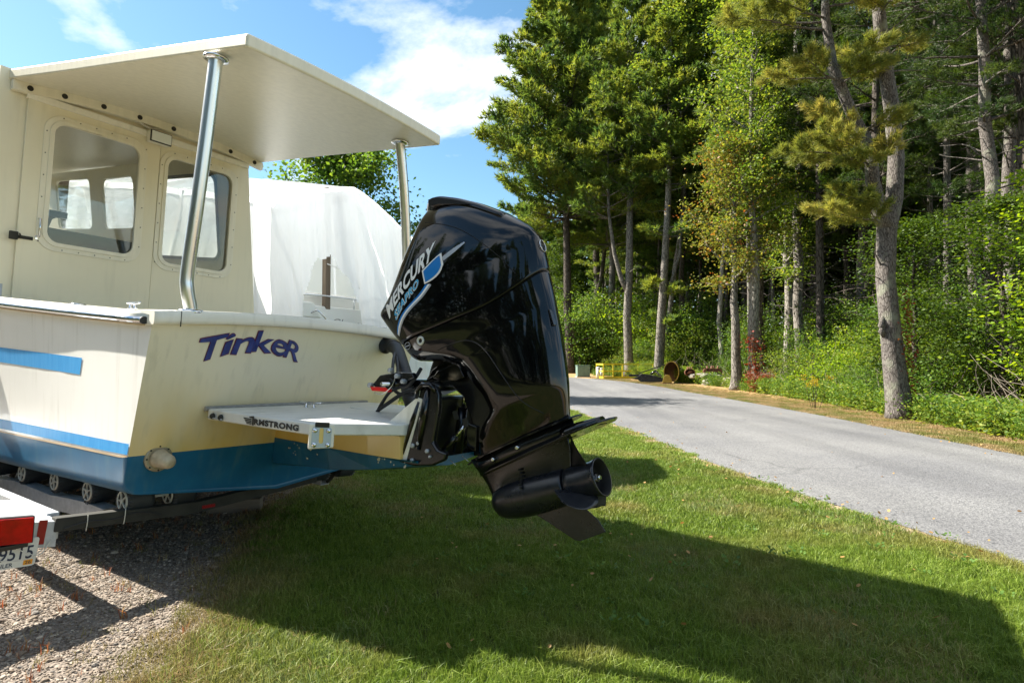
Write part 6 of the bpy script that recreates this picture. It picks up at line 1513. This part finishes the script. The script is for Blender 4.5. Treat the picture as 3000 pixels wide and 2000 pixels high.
# low weeds at the foot of the wood: nobody could count them
r = np.random.default_rng(5); n_ = 1900; y = 9.2 + 40*r.random(n_)**1.5; x = np.array([verge_x(a) for a in y]) - .35 + r.exponential(.9, n_)
kk = ~((y > 32.5) & (y < 38.5) & (x < 13.6) & (r.random(n_) < .85)); x, y = x[kk], y[kk]; n_ = len(x)
wv, wfm = shrub(75, .55, .42, 420, .062, 5)
kb = r.random(n_) < .5; wfmB = mcopy(wfm, M['leaf_yellow']); wfm = mcopy(wfm, M['leaf'])
for kq, wq in ((kb, wfm), (~kb, wfmB)):
    xq, yq = x[kq], y[kq]; nq = len(xq)
    instances('ground_cover', wq, None, np.stack([xq, yq, [gz(a, c) for a, c in zip(xq, yq)]], 1), np.stack([np.zeros(nq), np.zeros(nq), r.uniform(0, 6.28, nq)], 1), r.uniform(.2, 1.2, nq)*(1+yq/90))
n_ = 1500; y = 15 + 60*r.random(n_); x = np.array([verge_x(min(a, 46)) for a in y]) + 3 + 30*r.random(n_); wfm2 = mcopy(wfm, M['leaf_dark'])
instances('ground_cover', wfm2, None, np.stack([x, y, [gz(a, c) for a, c in zip(x, y)]], 1), np.stack([np.zeros(n_), np.zeros(n_), r.uniform(0, 6.28, n_)], 1), r.uniform(1.2, 3.0, n_))
r = np.random.default_rng(17); b = MB()
for i in range(420):
    y = 10.5 + 38*r.random()**1.3; x = verge_x(y) + r.uniform(-.2, 4.5); az = r.uniform(0, 6.28); h0 = r.uniform(0, .6)
    p = limb_path((x, y, gz(x, y)+h0), (math.cos(az)*.8, math.sin(az)*.8, r.uniform(.3, 1.4)), r.uniform(.6, 2.4), r, 5, -.05, .22); b.tube(p, [.010, .009, .007, .006, .004, .002], 4)
b.build('brushwood', mat('dead_twigs', (.20, .165, .13), .9), None, kind='stuff')
# red creeper on the twin trunks and on the big pine, red bush
def creeper(seed, pts, n_, sp, leaf): 
    r = np.random.default_rng(seed); A = np.array(pts, float); k = r.integers(0, len(A)-1, n_); t = r.random(n_)[:, None]; C = A[k] + (A[k+1]-A[k])*t + r.normal(0, 1, (n_, 3))*np.array(sp); V, F = leaf_geo(r, C, leaf, .1); me = mesh_np('creeper', V, quads=F); set_tint(me, np.repeat(np.clip(r.normal(.5, .3, n_), 0, 1), 4)); return me
def creeper_obj(me, m, x, y, label):
    o = link('creeper', me, M[m]); o.location = (x, y, gz(x, y)); b = MB(); return tag(o, label, 'creeper', 'red creepers on tree trunks')
creeper_obj(creeper(1, [(-.25, -.33, .0), (0, -.34, 1.0), (.1, -.33, 2.0), (-.35, -.33, 2.7)], 520, (.22, .04, .2), .13), 'leaf_red', WX(2203, 31), 30.9, 'red creeper climbing the twin pale trunks')
creeper_obj(creeper(2, [(.16, -.22, .35), (.12, -.24, 1.4), (.05, -.26, 2.4), (.06, -.22, 3.2)], 330, (.09, .05, .2), .085), 'leaf_red', 10.22, 15.75, 'orange and red creeper on the right side of the big crooked pine')
RB = shrub(76, .95, .75, 2400, .075, 6)
plant('shrub', RB[0], RB[1], M['bark_dark'], M['leaf_red'], WX(2222, 28.8), 28.8, 1.1, 0, label='dark red bush at the foot of the twin trunks', cat='shrub', group='shrubs along the wood edge', parts=('stems', 'foliage'))
# far wood closing the view behind the trees: reads as one mass
r = np.random.default_rng(8); n_ = 60000
th = r.uniform(-.25, 1.25, n_); dd = r.uniform(84, 100, n_); hh = 24*r.random(n_)**.8*(1+.15*np.sin(th*31))
C = np.stack([np.sin(th*.78+.12)*dd, np.cos(th*.78+.12)*dd, hh], 1); C[:, 2] += 1; 
k = C[:, 0] > 1 + .0*C[:, 1]; C = C[k]
V, F = leaf_geo(r, C, 1.15); me = mesh_np('far_woods', V, quads=F); set_tint(me, np.repeat(np.clip(r.normal(.4, .2, len(C)), 0, 1), 4)); link('far_woods', me, M['leaf_dark'], kind='stuff')
# wood on the other side, behind and left of the camera (seen mirrored in the engine)
n_ = 80000; th = r.uniform(math.pi*.95, math.pi*1.62, n_); dd = r.uniform(26, 40, n_); hh = 15*r.random(n_)**.8*(1+.3*np.sin(th*23)+.2*np.sin(th*57))
C = np.stack([np.sin(th)*dd, np.cos(th)*dd, hh+.5], 1); V, F = leaf_geo(r, C, .62); me = mesh_np('far_woods', V, quads=F); set_tint(me, np.repeat(np.clip(r.normal(.4, .2, len(C)), 0, 1), 4)); link('far_woods', me, M['leaf_dark'], kind='stuff')
# maple behind the wrapped boat
wm_, cm_ = broadleaf(81, H=10.4, tr=.22, base=.24, rad=3.9, nleaf=24000, leaf=.19, nl=34, spread=.5)
plant('maple_tree', wm_, cm_, M['bark_dark'], M['leaf'], -7.5, 26, 1.0, 0, label='rounded green maple behind the plastic wrapped boat', group='maples left of the wood')

# ================================================================== WRAPPED BOAT
WF = frame(Vector((.5452, .8383, 0)), Vector((-.8383, .5452, 0)), Vector((0, 0, 1)), Vector((-2.49, 9.26, 0)))   # x starboard, y forward
wrap_m = bpy.data.materials.new('shrink_wrap'); t, n, l = nodes(wrap_m); n.clear()
o_ = n.new('ShaderNodeOutputMaterial'); df = n.new('ShaderNodeBsdfPrincipled'); df.inputs['Base Color'].default_value = (.90, .91, .92, 1); df.inputs['Roughness'].default_value = .28; df.inputs['Coat Weight'].default_value = .2
tl = n.new('ShaderNodeBsdfTranslucent'); tl.inputs[0].default_value = (.90, .92, .94, 1); tp = n.new('ShaderNodeBsdfTransparent'); tp.inputs[0].default_value = (.95, .96, .97, 1)
m1 = n.new('ShaderNodeMixShader'); m1.inputs[0].default_value = .62; m2 = n.new('ShaderNodeMixShader'); m2.inputs[0].default_value = .05
l.new(df.outputs[0], m1.inputs[1]); l.new(tl.outputs[0], m1.inputs[2]); l.new(m1.outputs[0], m2.inputs[1]); l.new(tp.outputs[0], m2.inputs[2]); l.new(m2.outputs[0], o_.inputs[0])
tcn = n.new('ShaderNodeTexCoord'); mpn = n.new('ShaderNodeMapping'); mpn.inputs['Scale'].default_value = (1.2, .6, .35); mpn.inputs['Rotation'].default_value = (.5, .3, 0); l.new(tcn.outputs['Object'], mpn.inputs[0])
nz = n.new('ShaderNodeTexNoise'); nz.inputs['Scale'].default_value = 4; nz.inputs['Detail'].default_value = 4; nz.inputs['Distortion'].default_value = .9; l.new(mpn.outputs[0], nz.inputs['Vector'])
bb = n.new('ShaderNodeBump'); bb.inputs['Strength'].default_value = .6; bb.inputs['Distance'].default_value = .05; l.new(nz.outputs[0], bb.inputs['Height']); l.new(bb.outputs[0], df.inputs['Normal']); l.new(bb.outputs[0], tl.inputs['Normal'])
wrap = empty('boat_cover', mat=WF, label='white shrink wrap plastic tented over the boat behind, torn open at the stern', cat='boat cover')
from mathutils import noise as mnoise
def fold(p, amp=.05, sx=3.0, sz=.6):
    return amp*(mnoise.noise(Vector((p[0]*sx, p[1]*sx, p[2]*sz))) + .5*mnoise.noise(Vector((p[0]*sx*2.7, p[1]*sx*2.7, p[2]*sz*2+4))))
def rz_(v): return 4.22 + .24*v - .006*v*v
def wid(v): return 1.75 + .04*v - .018*max(0, v-4)**2
def cover_pt(v, q, side):
    """q 0 ridge .. 1 hem; eave at q=.35"""
    w = wid(v) - (.28 if side > 0 else 0); H = rz_(v); e = .38
    if q < e: t = q/e; x = w*.86*t; z = H - (.55+.0*v)*t**1.25
    else: t = (q-e)/(1-e); x = w*(.86+.18*t); z = (H-.55) - (H-.55-1.35)*t
    p = Vector((side*x, v, z)); f = fold(p, .07 if q > e else .045, 2.3, .8); return p + Vector((side*f, f*.5, f*.4))
for side in (-1, 1):
    b = MB(); rg = [[cover_pt(v, q, side) for q in np.linspace(0, 1, 26)] for v in np.linspace(0, 8.4, 60)]
    b.loft(rg, closed=False, cap0=False, cap1=False); b.build('cover_side', wrap_m, wrap)
# stern curtain with an arched opening
b = MB(); V = []; idx = {}; nx, nz_ = 150, 110
def stern_pt(a, c):
    # a -1..1 across, c 0 top .. 1 hem
    x = a; H = rz_(0); xe = abs(a); top = H - .55*min(1, xe/.86)**1.25*1.0 if xe < .86 else H-.55
    z = lerp(top - .0, 1.10, c); w = (1.75 if a < 0 else 1.47)*(lerp(1, 1.06, c)); y = -.05 - .42*c*(1-.3*abs(a)) ; p = Vector((a*w, y, z)); f = fold((p.x*1.6, 3, p.z), .085*(.25+c), 3.2, .35); return p + Vector((f*.3, -f, 0))
def inside_hole(p):
    # arch: from x .-.55 to .55, top at z 3.05
    x, z = p.x+.62, p.z; return z < 3.02 - 1.0*(abs(x)/.53)**2.4 + .04*math.sin(x*23) and abs(x) < .52
for i in range(nx+1):
    for j in range(nz_+1): V.append(stern_pt(-1+2*i/nx, j/nz_))
F = []
for i in range(nx):
    for j in range(nz_):
        q = [i*(nz_+1)+j, (i+1)*(nz_+1)+j, (i+1)*(nz_+1)+j+1, i*(nz_+1)+j+1]; c = (V[q[0]]+V[q[2]])/2
        if not inside_hole(c): F.append(tuple(q))
b.add(V, F, True); b.build('stern_curtain', wrap_m, wrap)
tape = mat('white_tape', (.80, .82, .84), .35)
for side in (-1, 1):
    for q0 in (.385, .80):
        b = MB(); rg = [[cover_pt(v, q0-.012, side)+Vector((side*.012, 0, 0)), cover_pt(v, q0+.012, side)+Vector((side*.012, 0, 0))] for v in np.linspace(0, 8.4, 60)]
        b.loft(rg, closed=False, cap0=False, cap1=False); b.build('seam_tape', tape, wrap)
    for v0 in (2.1, 4.4):
        b = MB(); rg = [[cover_pt(v0-.03, q, side)+Vector((side*.010, 0, .006)), cover_pt(v0+.03, q, side)+Vector((side*.010, 0, .006))] for q in np.linspace(0, 1, 30)]
        b.loft(rg, closed=False, cap0=False, cap1=False); b.build('seam_tape', tape, wrap)
hose('tie_cord', [(-.40, .1, 2.98), (-.28, -.1, 2.88), (-.18, -.25, 2.74), (-.12, -.3, 2.60)], .008, M['white_print'], wrap, 6)
MB().box((-.42, .10, 1.9), (-.33, .19, 4.15)).build('support_post', M['wood'], wrap, bevel=.006)
MB().box((-.05, .15, 4.05), (.05, 2.2, 4.13)).build('ridge_board', M['wood'], wrap)
wb_ = empty('wrapped_motorboat', mat=WF, label='white motorboat with lettered stern seen through the torn plastic cover', cat='motorboat')
wcr = mat('white_hull', (.80, .79, .74), .3, var=.04, vscale=2)
b = MB(); rg = []
for v, hw, s, ch, kk in ((.0, 1.22, 2.34, .95, .65), (1.5, 1.3, 2.36, .9, .55), (4, 1.35, 2.48, .9, .5), (6.5, 1.0, 2.65, 1.1, .6), (8.2, .08, 2.85, 1.8, 1.6)):
    rg.append([(-hw*.96, v - (.12 if v == 0 else 0)*-1, s), (-hw, v, s-.25), (-hw*.9, v-(.10 if v == 0 else 0), ch), (0, v-(.10 if v == 0 else 0), kk), (hw*.9, v-(.10 if v == 0 else 0), ch), (hw, v, s-.25), (hw*.96, v+(.12 if v == 0 else 0), s)])
b.loft(rg, closed=True, smooth=False, cap0=True, cap1=True); b.build('hull', wcr, wb_, bevel=.03)
MB().box((-.95, .30, 2.30), (.95, .75, 2.56)).build('stern_seat', wcr, wb_, bevel=.05)
b = MB(); b.prism([(-1.15, 2.36), (-.75, 2.36), (-.6, 2.14), (-1.0, 2.14)], lambda x, z: (x, -.04, z), lambda x, z: (x, .02, z)); b.build('stern_step', wcr, wb_, bevel=.02)
hose('stern_rail', [(-1.0, .25, 2.34), (-.90, .12, 2.46), (-.6, .10, 2.49), (.3, .10, 2.49), (1.0, .12, 2.47)], .014, M['steel'], wb_, 8)
for q in (-.35, .15): 
    b = MB(); b.cyl((q, .12, 2.33), (q, .11, 2.49), .011, 8); b.build('rail_stanchion', M['steel'], wb_)
hose('grab_handle', [(-.80, -.02, 2.20), (-.74, -.10, 2.24), (-.66, -.14, 2.17), (-.58, -.14, 2.08)], .013, M['steel'], wb_, 8)
cg = mat('script_print', (.22, .20, .18), .6)
link('stern_lettering', text_mesh('c', 'Champagne', lambda a, c: (lerp(-.50, .60, a), -.125+.0*c, lerp(1.98, 2.14, c)), offset=-.005, shear=.4), cg, wb_)
for y_ in (1.2, 4.5):
    for x_ in (-.7, .7):
        b = MB(); b.prism([(-.3, 0), (.3, 0), (.12, .95), (-.12, .95)], lambda x, z: (x_+x, y_-.1, z), lambda x, z: (x_+x, y_+.1, z)); o = b.build('support_stand', M['wood'], None); o.matrix_world = WF; tag(o, '%s timber stand under the wrapped boat' % {(1.2, -.7): 'port stern', (1.2, .7): 'starboard stern', (4.5, -.7): 'port forward', (4.5, .7): 'starboard forward'}[(y_, x_)], 'boat stand', 'stands under the wrapped boat')

# ================================================================== THINGS BY THE ROAD
def place(e): return e
yel = mat('yellow_paint', (.72, .56, .02), .45, var=.25, vscale=4)
rail = empty('safety_railing', loc=(WX(1768, 43.6), 43.6, gz(5, 43.6)), rz=0, label='yellow painted pipe railing around a pit beside the forked pine', cat='railing')
P0 = Vector((0, 0, 0)); P1 = Vector((1.45, .35, 0)); P2 = Vector((3.9, 1.2, 0)); P3 = Vector((6.1, 1.6, 0))
def rp(t): return P0.lerp(P1, t)
for q in (P0, P0.lerp(P1, .5), P1, P1.lerp(P2, .5), P2, P0+Vector((-.3, 1.5, 0))):
    b = MB(); b.box((q.x-.04, q.y-.04, 0), (q.x+.04, q.y+.04, 1.10)); b.build('rail_post', yel, rail)
for z in (.06, .56, 1.06):
    for a, c in ((P0, P1), (P1, P2), (P0, P0+Vector((-.3, 1.5, 0)))): beam(a+Vector((0, 0, z)), c+Vector((0, 0, z)), .05, .10 if z != .06 else .22, 'rail_bar', yel, rail, 0)
cabm = mat('cabinet_green', (.13, .20, .16), .5, var=.15)
cab = empty('utility_cabinet', loc=(WX(1705, 47), 46.5, gz(5, 46.5)), rz=R(8), label='grey green double door utility cabinet left of the yellow railing', cat='utility cabinet')
MB().box((-.50, -.3, .06), (.50, .3, .86)).build('cabinet_body', cabm, cab, bevel=.02); MB().box((-.53, -.33, .86), (.53, .33, .92)).build('cabinet_lid', cabm, cab, bevel=.02); MB().box((-.55, -.35, -.1), (.55, .35, .06)).build('concrete_pad', mat('concrete', (.38, .36, .33), .9, var=.2), cab)
for s in (-1, 1): MB().box((s*.25-.235, -.32, .10), (s*.25+.235, -.30, .84)).build('cabinet_door', cabm, cab, bevel=.008)
ped = mat('pedestal_grey', (.52, .54, .50), .5, var=.1)
for x, y, s, lb_ in ((WX(1752, 44.6), 44.6, 1.0, 'pale round utility pedestal between the cabinet and the yellow railing'), (WX(1762, 46.4), 46.4, .85, 'small pale pedestal just behind the round one')):
    e = empty('utility_pedestal', loc=(x, y, gz(x, y)), label=lb_, cat='utility pedestal', group='pale utility pedestals'); e.scale = (s, s, s)
    b = MB(); b.tube([(0, 0, -.05), (0, 0, .72)], .15, 18); b.build('pedestal_post', ped, e); b = MB(); b.tube([(0, 0, .72), (0, 0, .78), (0, 0, .84)], [.17, .165, .10], 18); b.build('pedestal_cap', ped, e)
# snow plough lying at the verge
plw = empty('snow_plough', loc=(WX(1920, 37.4), 37.4, gz(9, 37.4)), rz=R(-18), label='black and yellow snow plough with a curved blade seen end on in the weeds', cat='snow plough')
rust = mat('rusty_blade', (.07, .045, .03), .7, col2=(.14, .07, .03), vscale=5); yb = mat('plough_yellow', (.42, .30, .04), .5, var=.45, vscale=5)
b = MB(); rg = []; arc = [(math.cos(a), math.sin(a)) for a in np.linspace(R(-62), R(205), 26)]
for y_, s in ((0, 1.0), (1.4, 1.0), (2.8, 1.0)):
    rg.append([(.95+.46*s*c, y_, .74+.66*s*q) for c, q in arc] + [(.95+.43*s*c, y_, .74+.63*s*q) for c, q in reversed(arc)])
b.loft(rg, smooth=False, cap0=False, cap1=True); b.build('plough_blade', rust, plw)
b = MB(); b.add([(.95+.44*c, 1.5, .74+.64*q) for c, q in [(math.cos(a), math.sin(a)) for a in np.linspace(0, 2*math.pi, 25)[:-1]]], [tuple(range(24))]); b.build('blade_back', rust, plw)
b = MB(); rg = [[(.95+r_*c, -.03 + dy, .74+r_*1.43*q) for c, q in arc] for r_, dy in ((.47, 0), (.425, 0), (.425, .06), (.47, .06))]
b.loft(rg + [rg[0]], closed=False, cap0=False, cap1=False, smooth=False); b.build('blade_rim', yb, plw)
b = MB(); b.prism([(.42, 0), (1.02, 0), (.98, .30), (.86, .52), (.66, .58), (.50, .42)], lambda x, z: (x, -.25, z), lambda x, z: (x, -.18, z)); b.build('skid_shoe', yb, plw, bevel=.01)
MB().box((.44, -.28, -.01), (1.04, -.15, .07)).build('wear_bar', rust, plw)
b = MB(); b.prism([(-1.55, .30), (-1.1, .42), (-.85, .62), (-.35, .55), (.45, .35), (.45, .10), (-.3, .08), (-.9, .10), (-1.1, .25)], lambda x, z: (x, -.12, z), lambda x, z: (x, .30, z)); b.build('push_frame', M['black_satin'], plw, bevel=.02)
beam((-1.05, .0, .62), (.60, .1, 1.20), .07, .07, 'lift_arm', M['galv_dull_shaded'], plw); beam((-1.65, .0, .50), (-.9, .0, .50), .10, .14, 'hitch_arm', M['black_satin'], plw)
b = MB(); b.tube([(-.3, -.1, .60), (.05, -.1, .80)], .07, 10); b.build('lift_ram', M['black_satin'], plw)
b = MB()
for k in range(7): b.tube([(.02+.05*k, -.14, .78-.05*k), (.06+.05*k, -.14, .74-.05*k)], .075, 10)
b.build('trip_spring', M['black_satin'], plw)
# rocks and rusty iron
rockm = mat('rock_grey', (.30, .28, .24), .9, col2=(.18, .165, .13), vscale=3, bump=.01, bscale=18)
def rock(x, y, sx, sy, sz, rz, seed, label, z=0, m=None):
    bm = bmesh.new(); bmesh.ops.create_icosphere(bm, subdivisions=3, radius=1); 
    for v in bm.verts:
        q = v.co.normalized(); k = .82 + .30*mnoise.noise(q*1.3+Vector((seed*3.1, 0, 0))) + .10*mnoise.noise(q*3.7+Vector((0, seed, 0))); v.co = Vector((math.copysign(abs(q.x)**.8, q.x)*sx, math.copysign(abs(q.y)**.8, q.y)*sy, math.copysign(abs(q.z)**.75, q.z)*sz))*k
    me = bpy.data.meshes.new('rock'); bm.to_mesh(me); bm.free(); o = link('rock', me, m or rockm, None); o.location = (x, y, gz(x, y)+z+sz*.55); o.rotation_euler = (0, .08*math.sin(seed*7), rz); return tag(o, label, 'rock', 'rocks heaped in the weeds')
for i, (px, d, sx, sz, z, lb_) in enumerate(((2080, 36, .85, .20, .42, 'long flat pale rock lying on top of the heap under the rusty iron'), (2112, 36.2, .35, .20, .42, 'small rounded rock at the right end of the long flat one'), (2070, 35.6, .55, .24, .0, 'pale rock under the long flat one, half in the weeds'), (2132, 35.2, .50, .17, .22, 'tilted slab of rock right of the flat rock'),
        (2145, 34.2, .60, .18, .02, 'light brown slab leaning low in front of the tilted slab'), (2118, 34.0, .22, .20, -.02, 'small white rock lowest in the heap'), (2168, 34.6, .45, .18, .05, 'grey rock against the left side of the twin trunks'), (2026, 36.5, .32, .16, .40, 'small pale rock at the left end of the heap'), (2248, 30.5, .32, .34, 0, 'white grey boulder right of the twin trunks'), (2100, 35.4, .40, .22, .0, 'grey rock buried in weeds in the middle of the heap'))):
    rock(WX(px, d), d, sx, sx*.6, sz, i*.7, i+1, lb_, z)
iron = mat('rusty_iron', (.13, .05, .03), .85, col2=(.22, .09, .05), vscale=8, bump=.006)
def iron_thing(px, d, w, label, z):
    e = empty('rusty_gear', loc=(WX(px, d), d, gz(10, d)+z), label=label, cat='scrap iron', group='rusty scrap iron on the rocks')
    b = MB(); b.tube([(-w, 0, .12), (-w*.5, 0, .16), (0, 0, .20), (w*.6, 0, .20), (w, 0, .16)], [.06, .09, .11, .09, .06], 10); b.build('iron_shaft', iron, e)
    for k in range(5):
        x = -w*.7 + w*1.4*k/4; b = MB(); b.tube([(x, -.05, .18), (x, .05, .18)], .20, 9); b.build('iron_disc', iron, e)
    for k in range(4):
        x = -w*.5+w*k/3; b = MB(); b.tube([(x, 0, .2), (x+.05*((k % 2)*2-1), 0, .52)], [.06, .04], 6); b.build('iron_lug', iron, e)
iron_thing(2087, 36, .55, 'large rusty geared shaft lying on the long flat rock', .62); iron_thing(2020, 36.6, .18, 'small rusty iron piece left of the geared shaft', .55)
goldenrod = leaf_mat('goldenrod', [(.35, .26, .02), (.5, .36, .02)], .3)
e = empty('goldenrod_plant', loc=(8.95+.75, 19.2, gz(9, 19.2)), label='yellow flowering goldenrod in front of the undergrowth left of the big pine', cat='wild flower')
b = MB(); r = np.random.default_rng(3); C = []
for k in range(7):
    x = r.normal(0, .18); y = r.normal(0, .1); h = r.uniform(.75, 1.1); b.tube([(x*.3, y*.3, 0), (x, y, h)], [.008, .004], 5); C += [(x+r.normal(0, .06), y+r.normal(0, .05), h+r.uniform(-.12, .05)) for _ in range(45)]
b.build('stems', M['bark_dark'], e); V, F = leaf_geo(r, np.array(C), .045); me = mesh_np('flowers', V, quads=F); set_tint(me, np.repeat(r.random(len(C)), 4)); link('flowers', me, goldenrod, e)
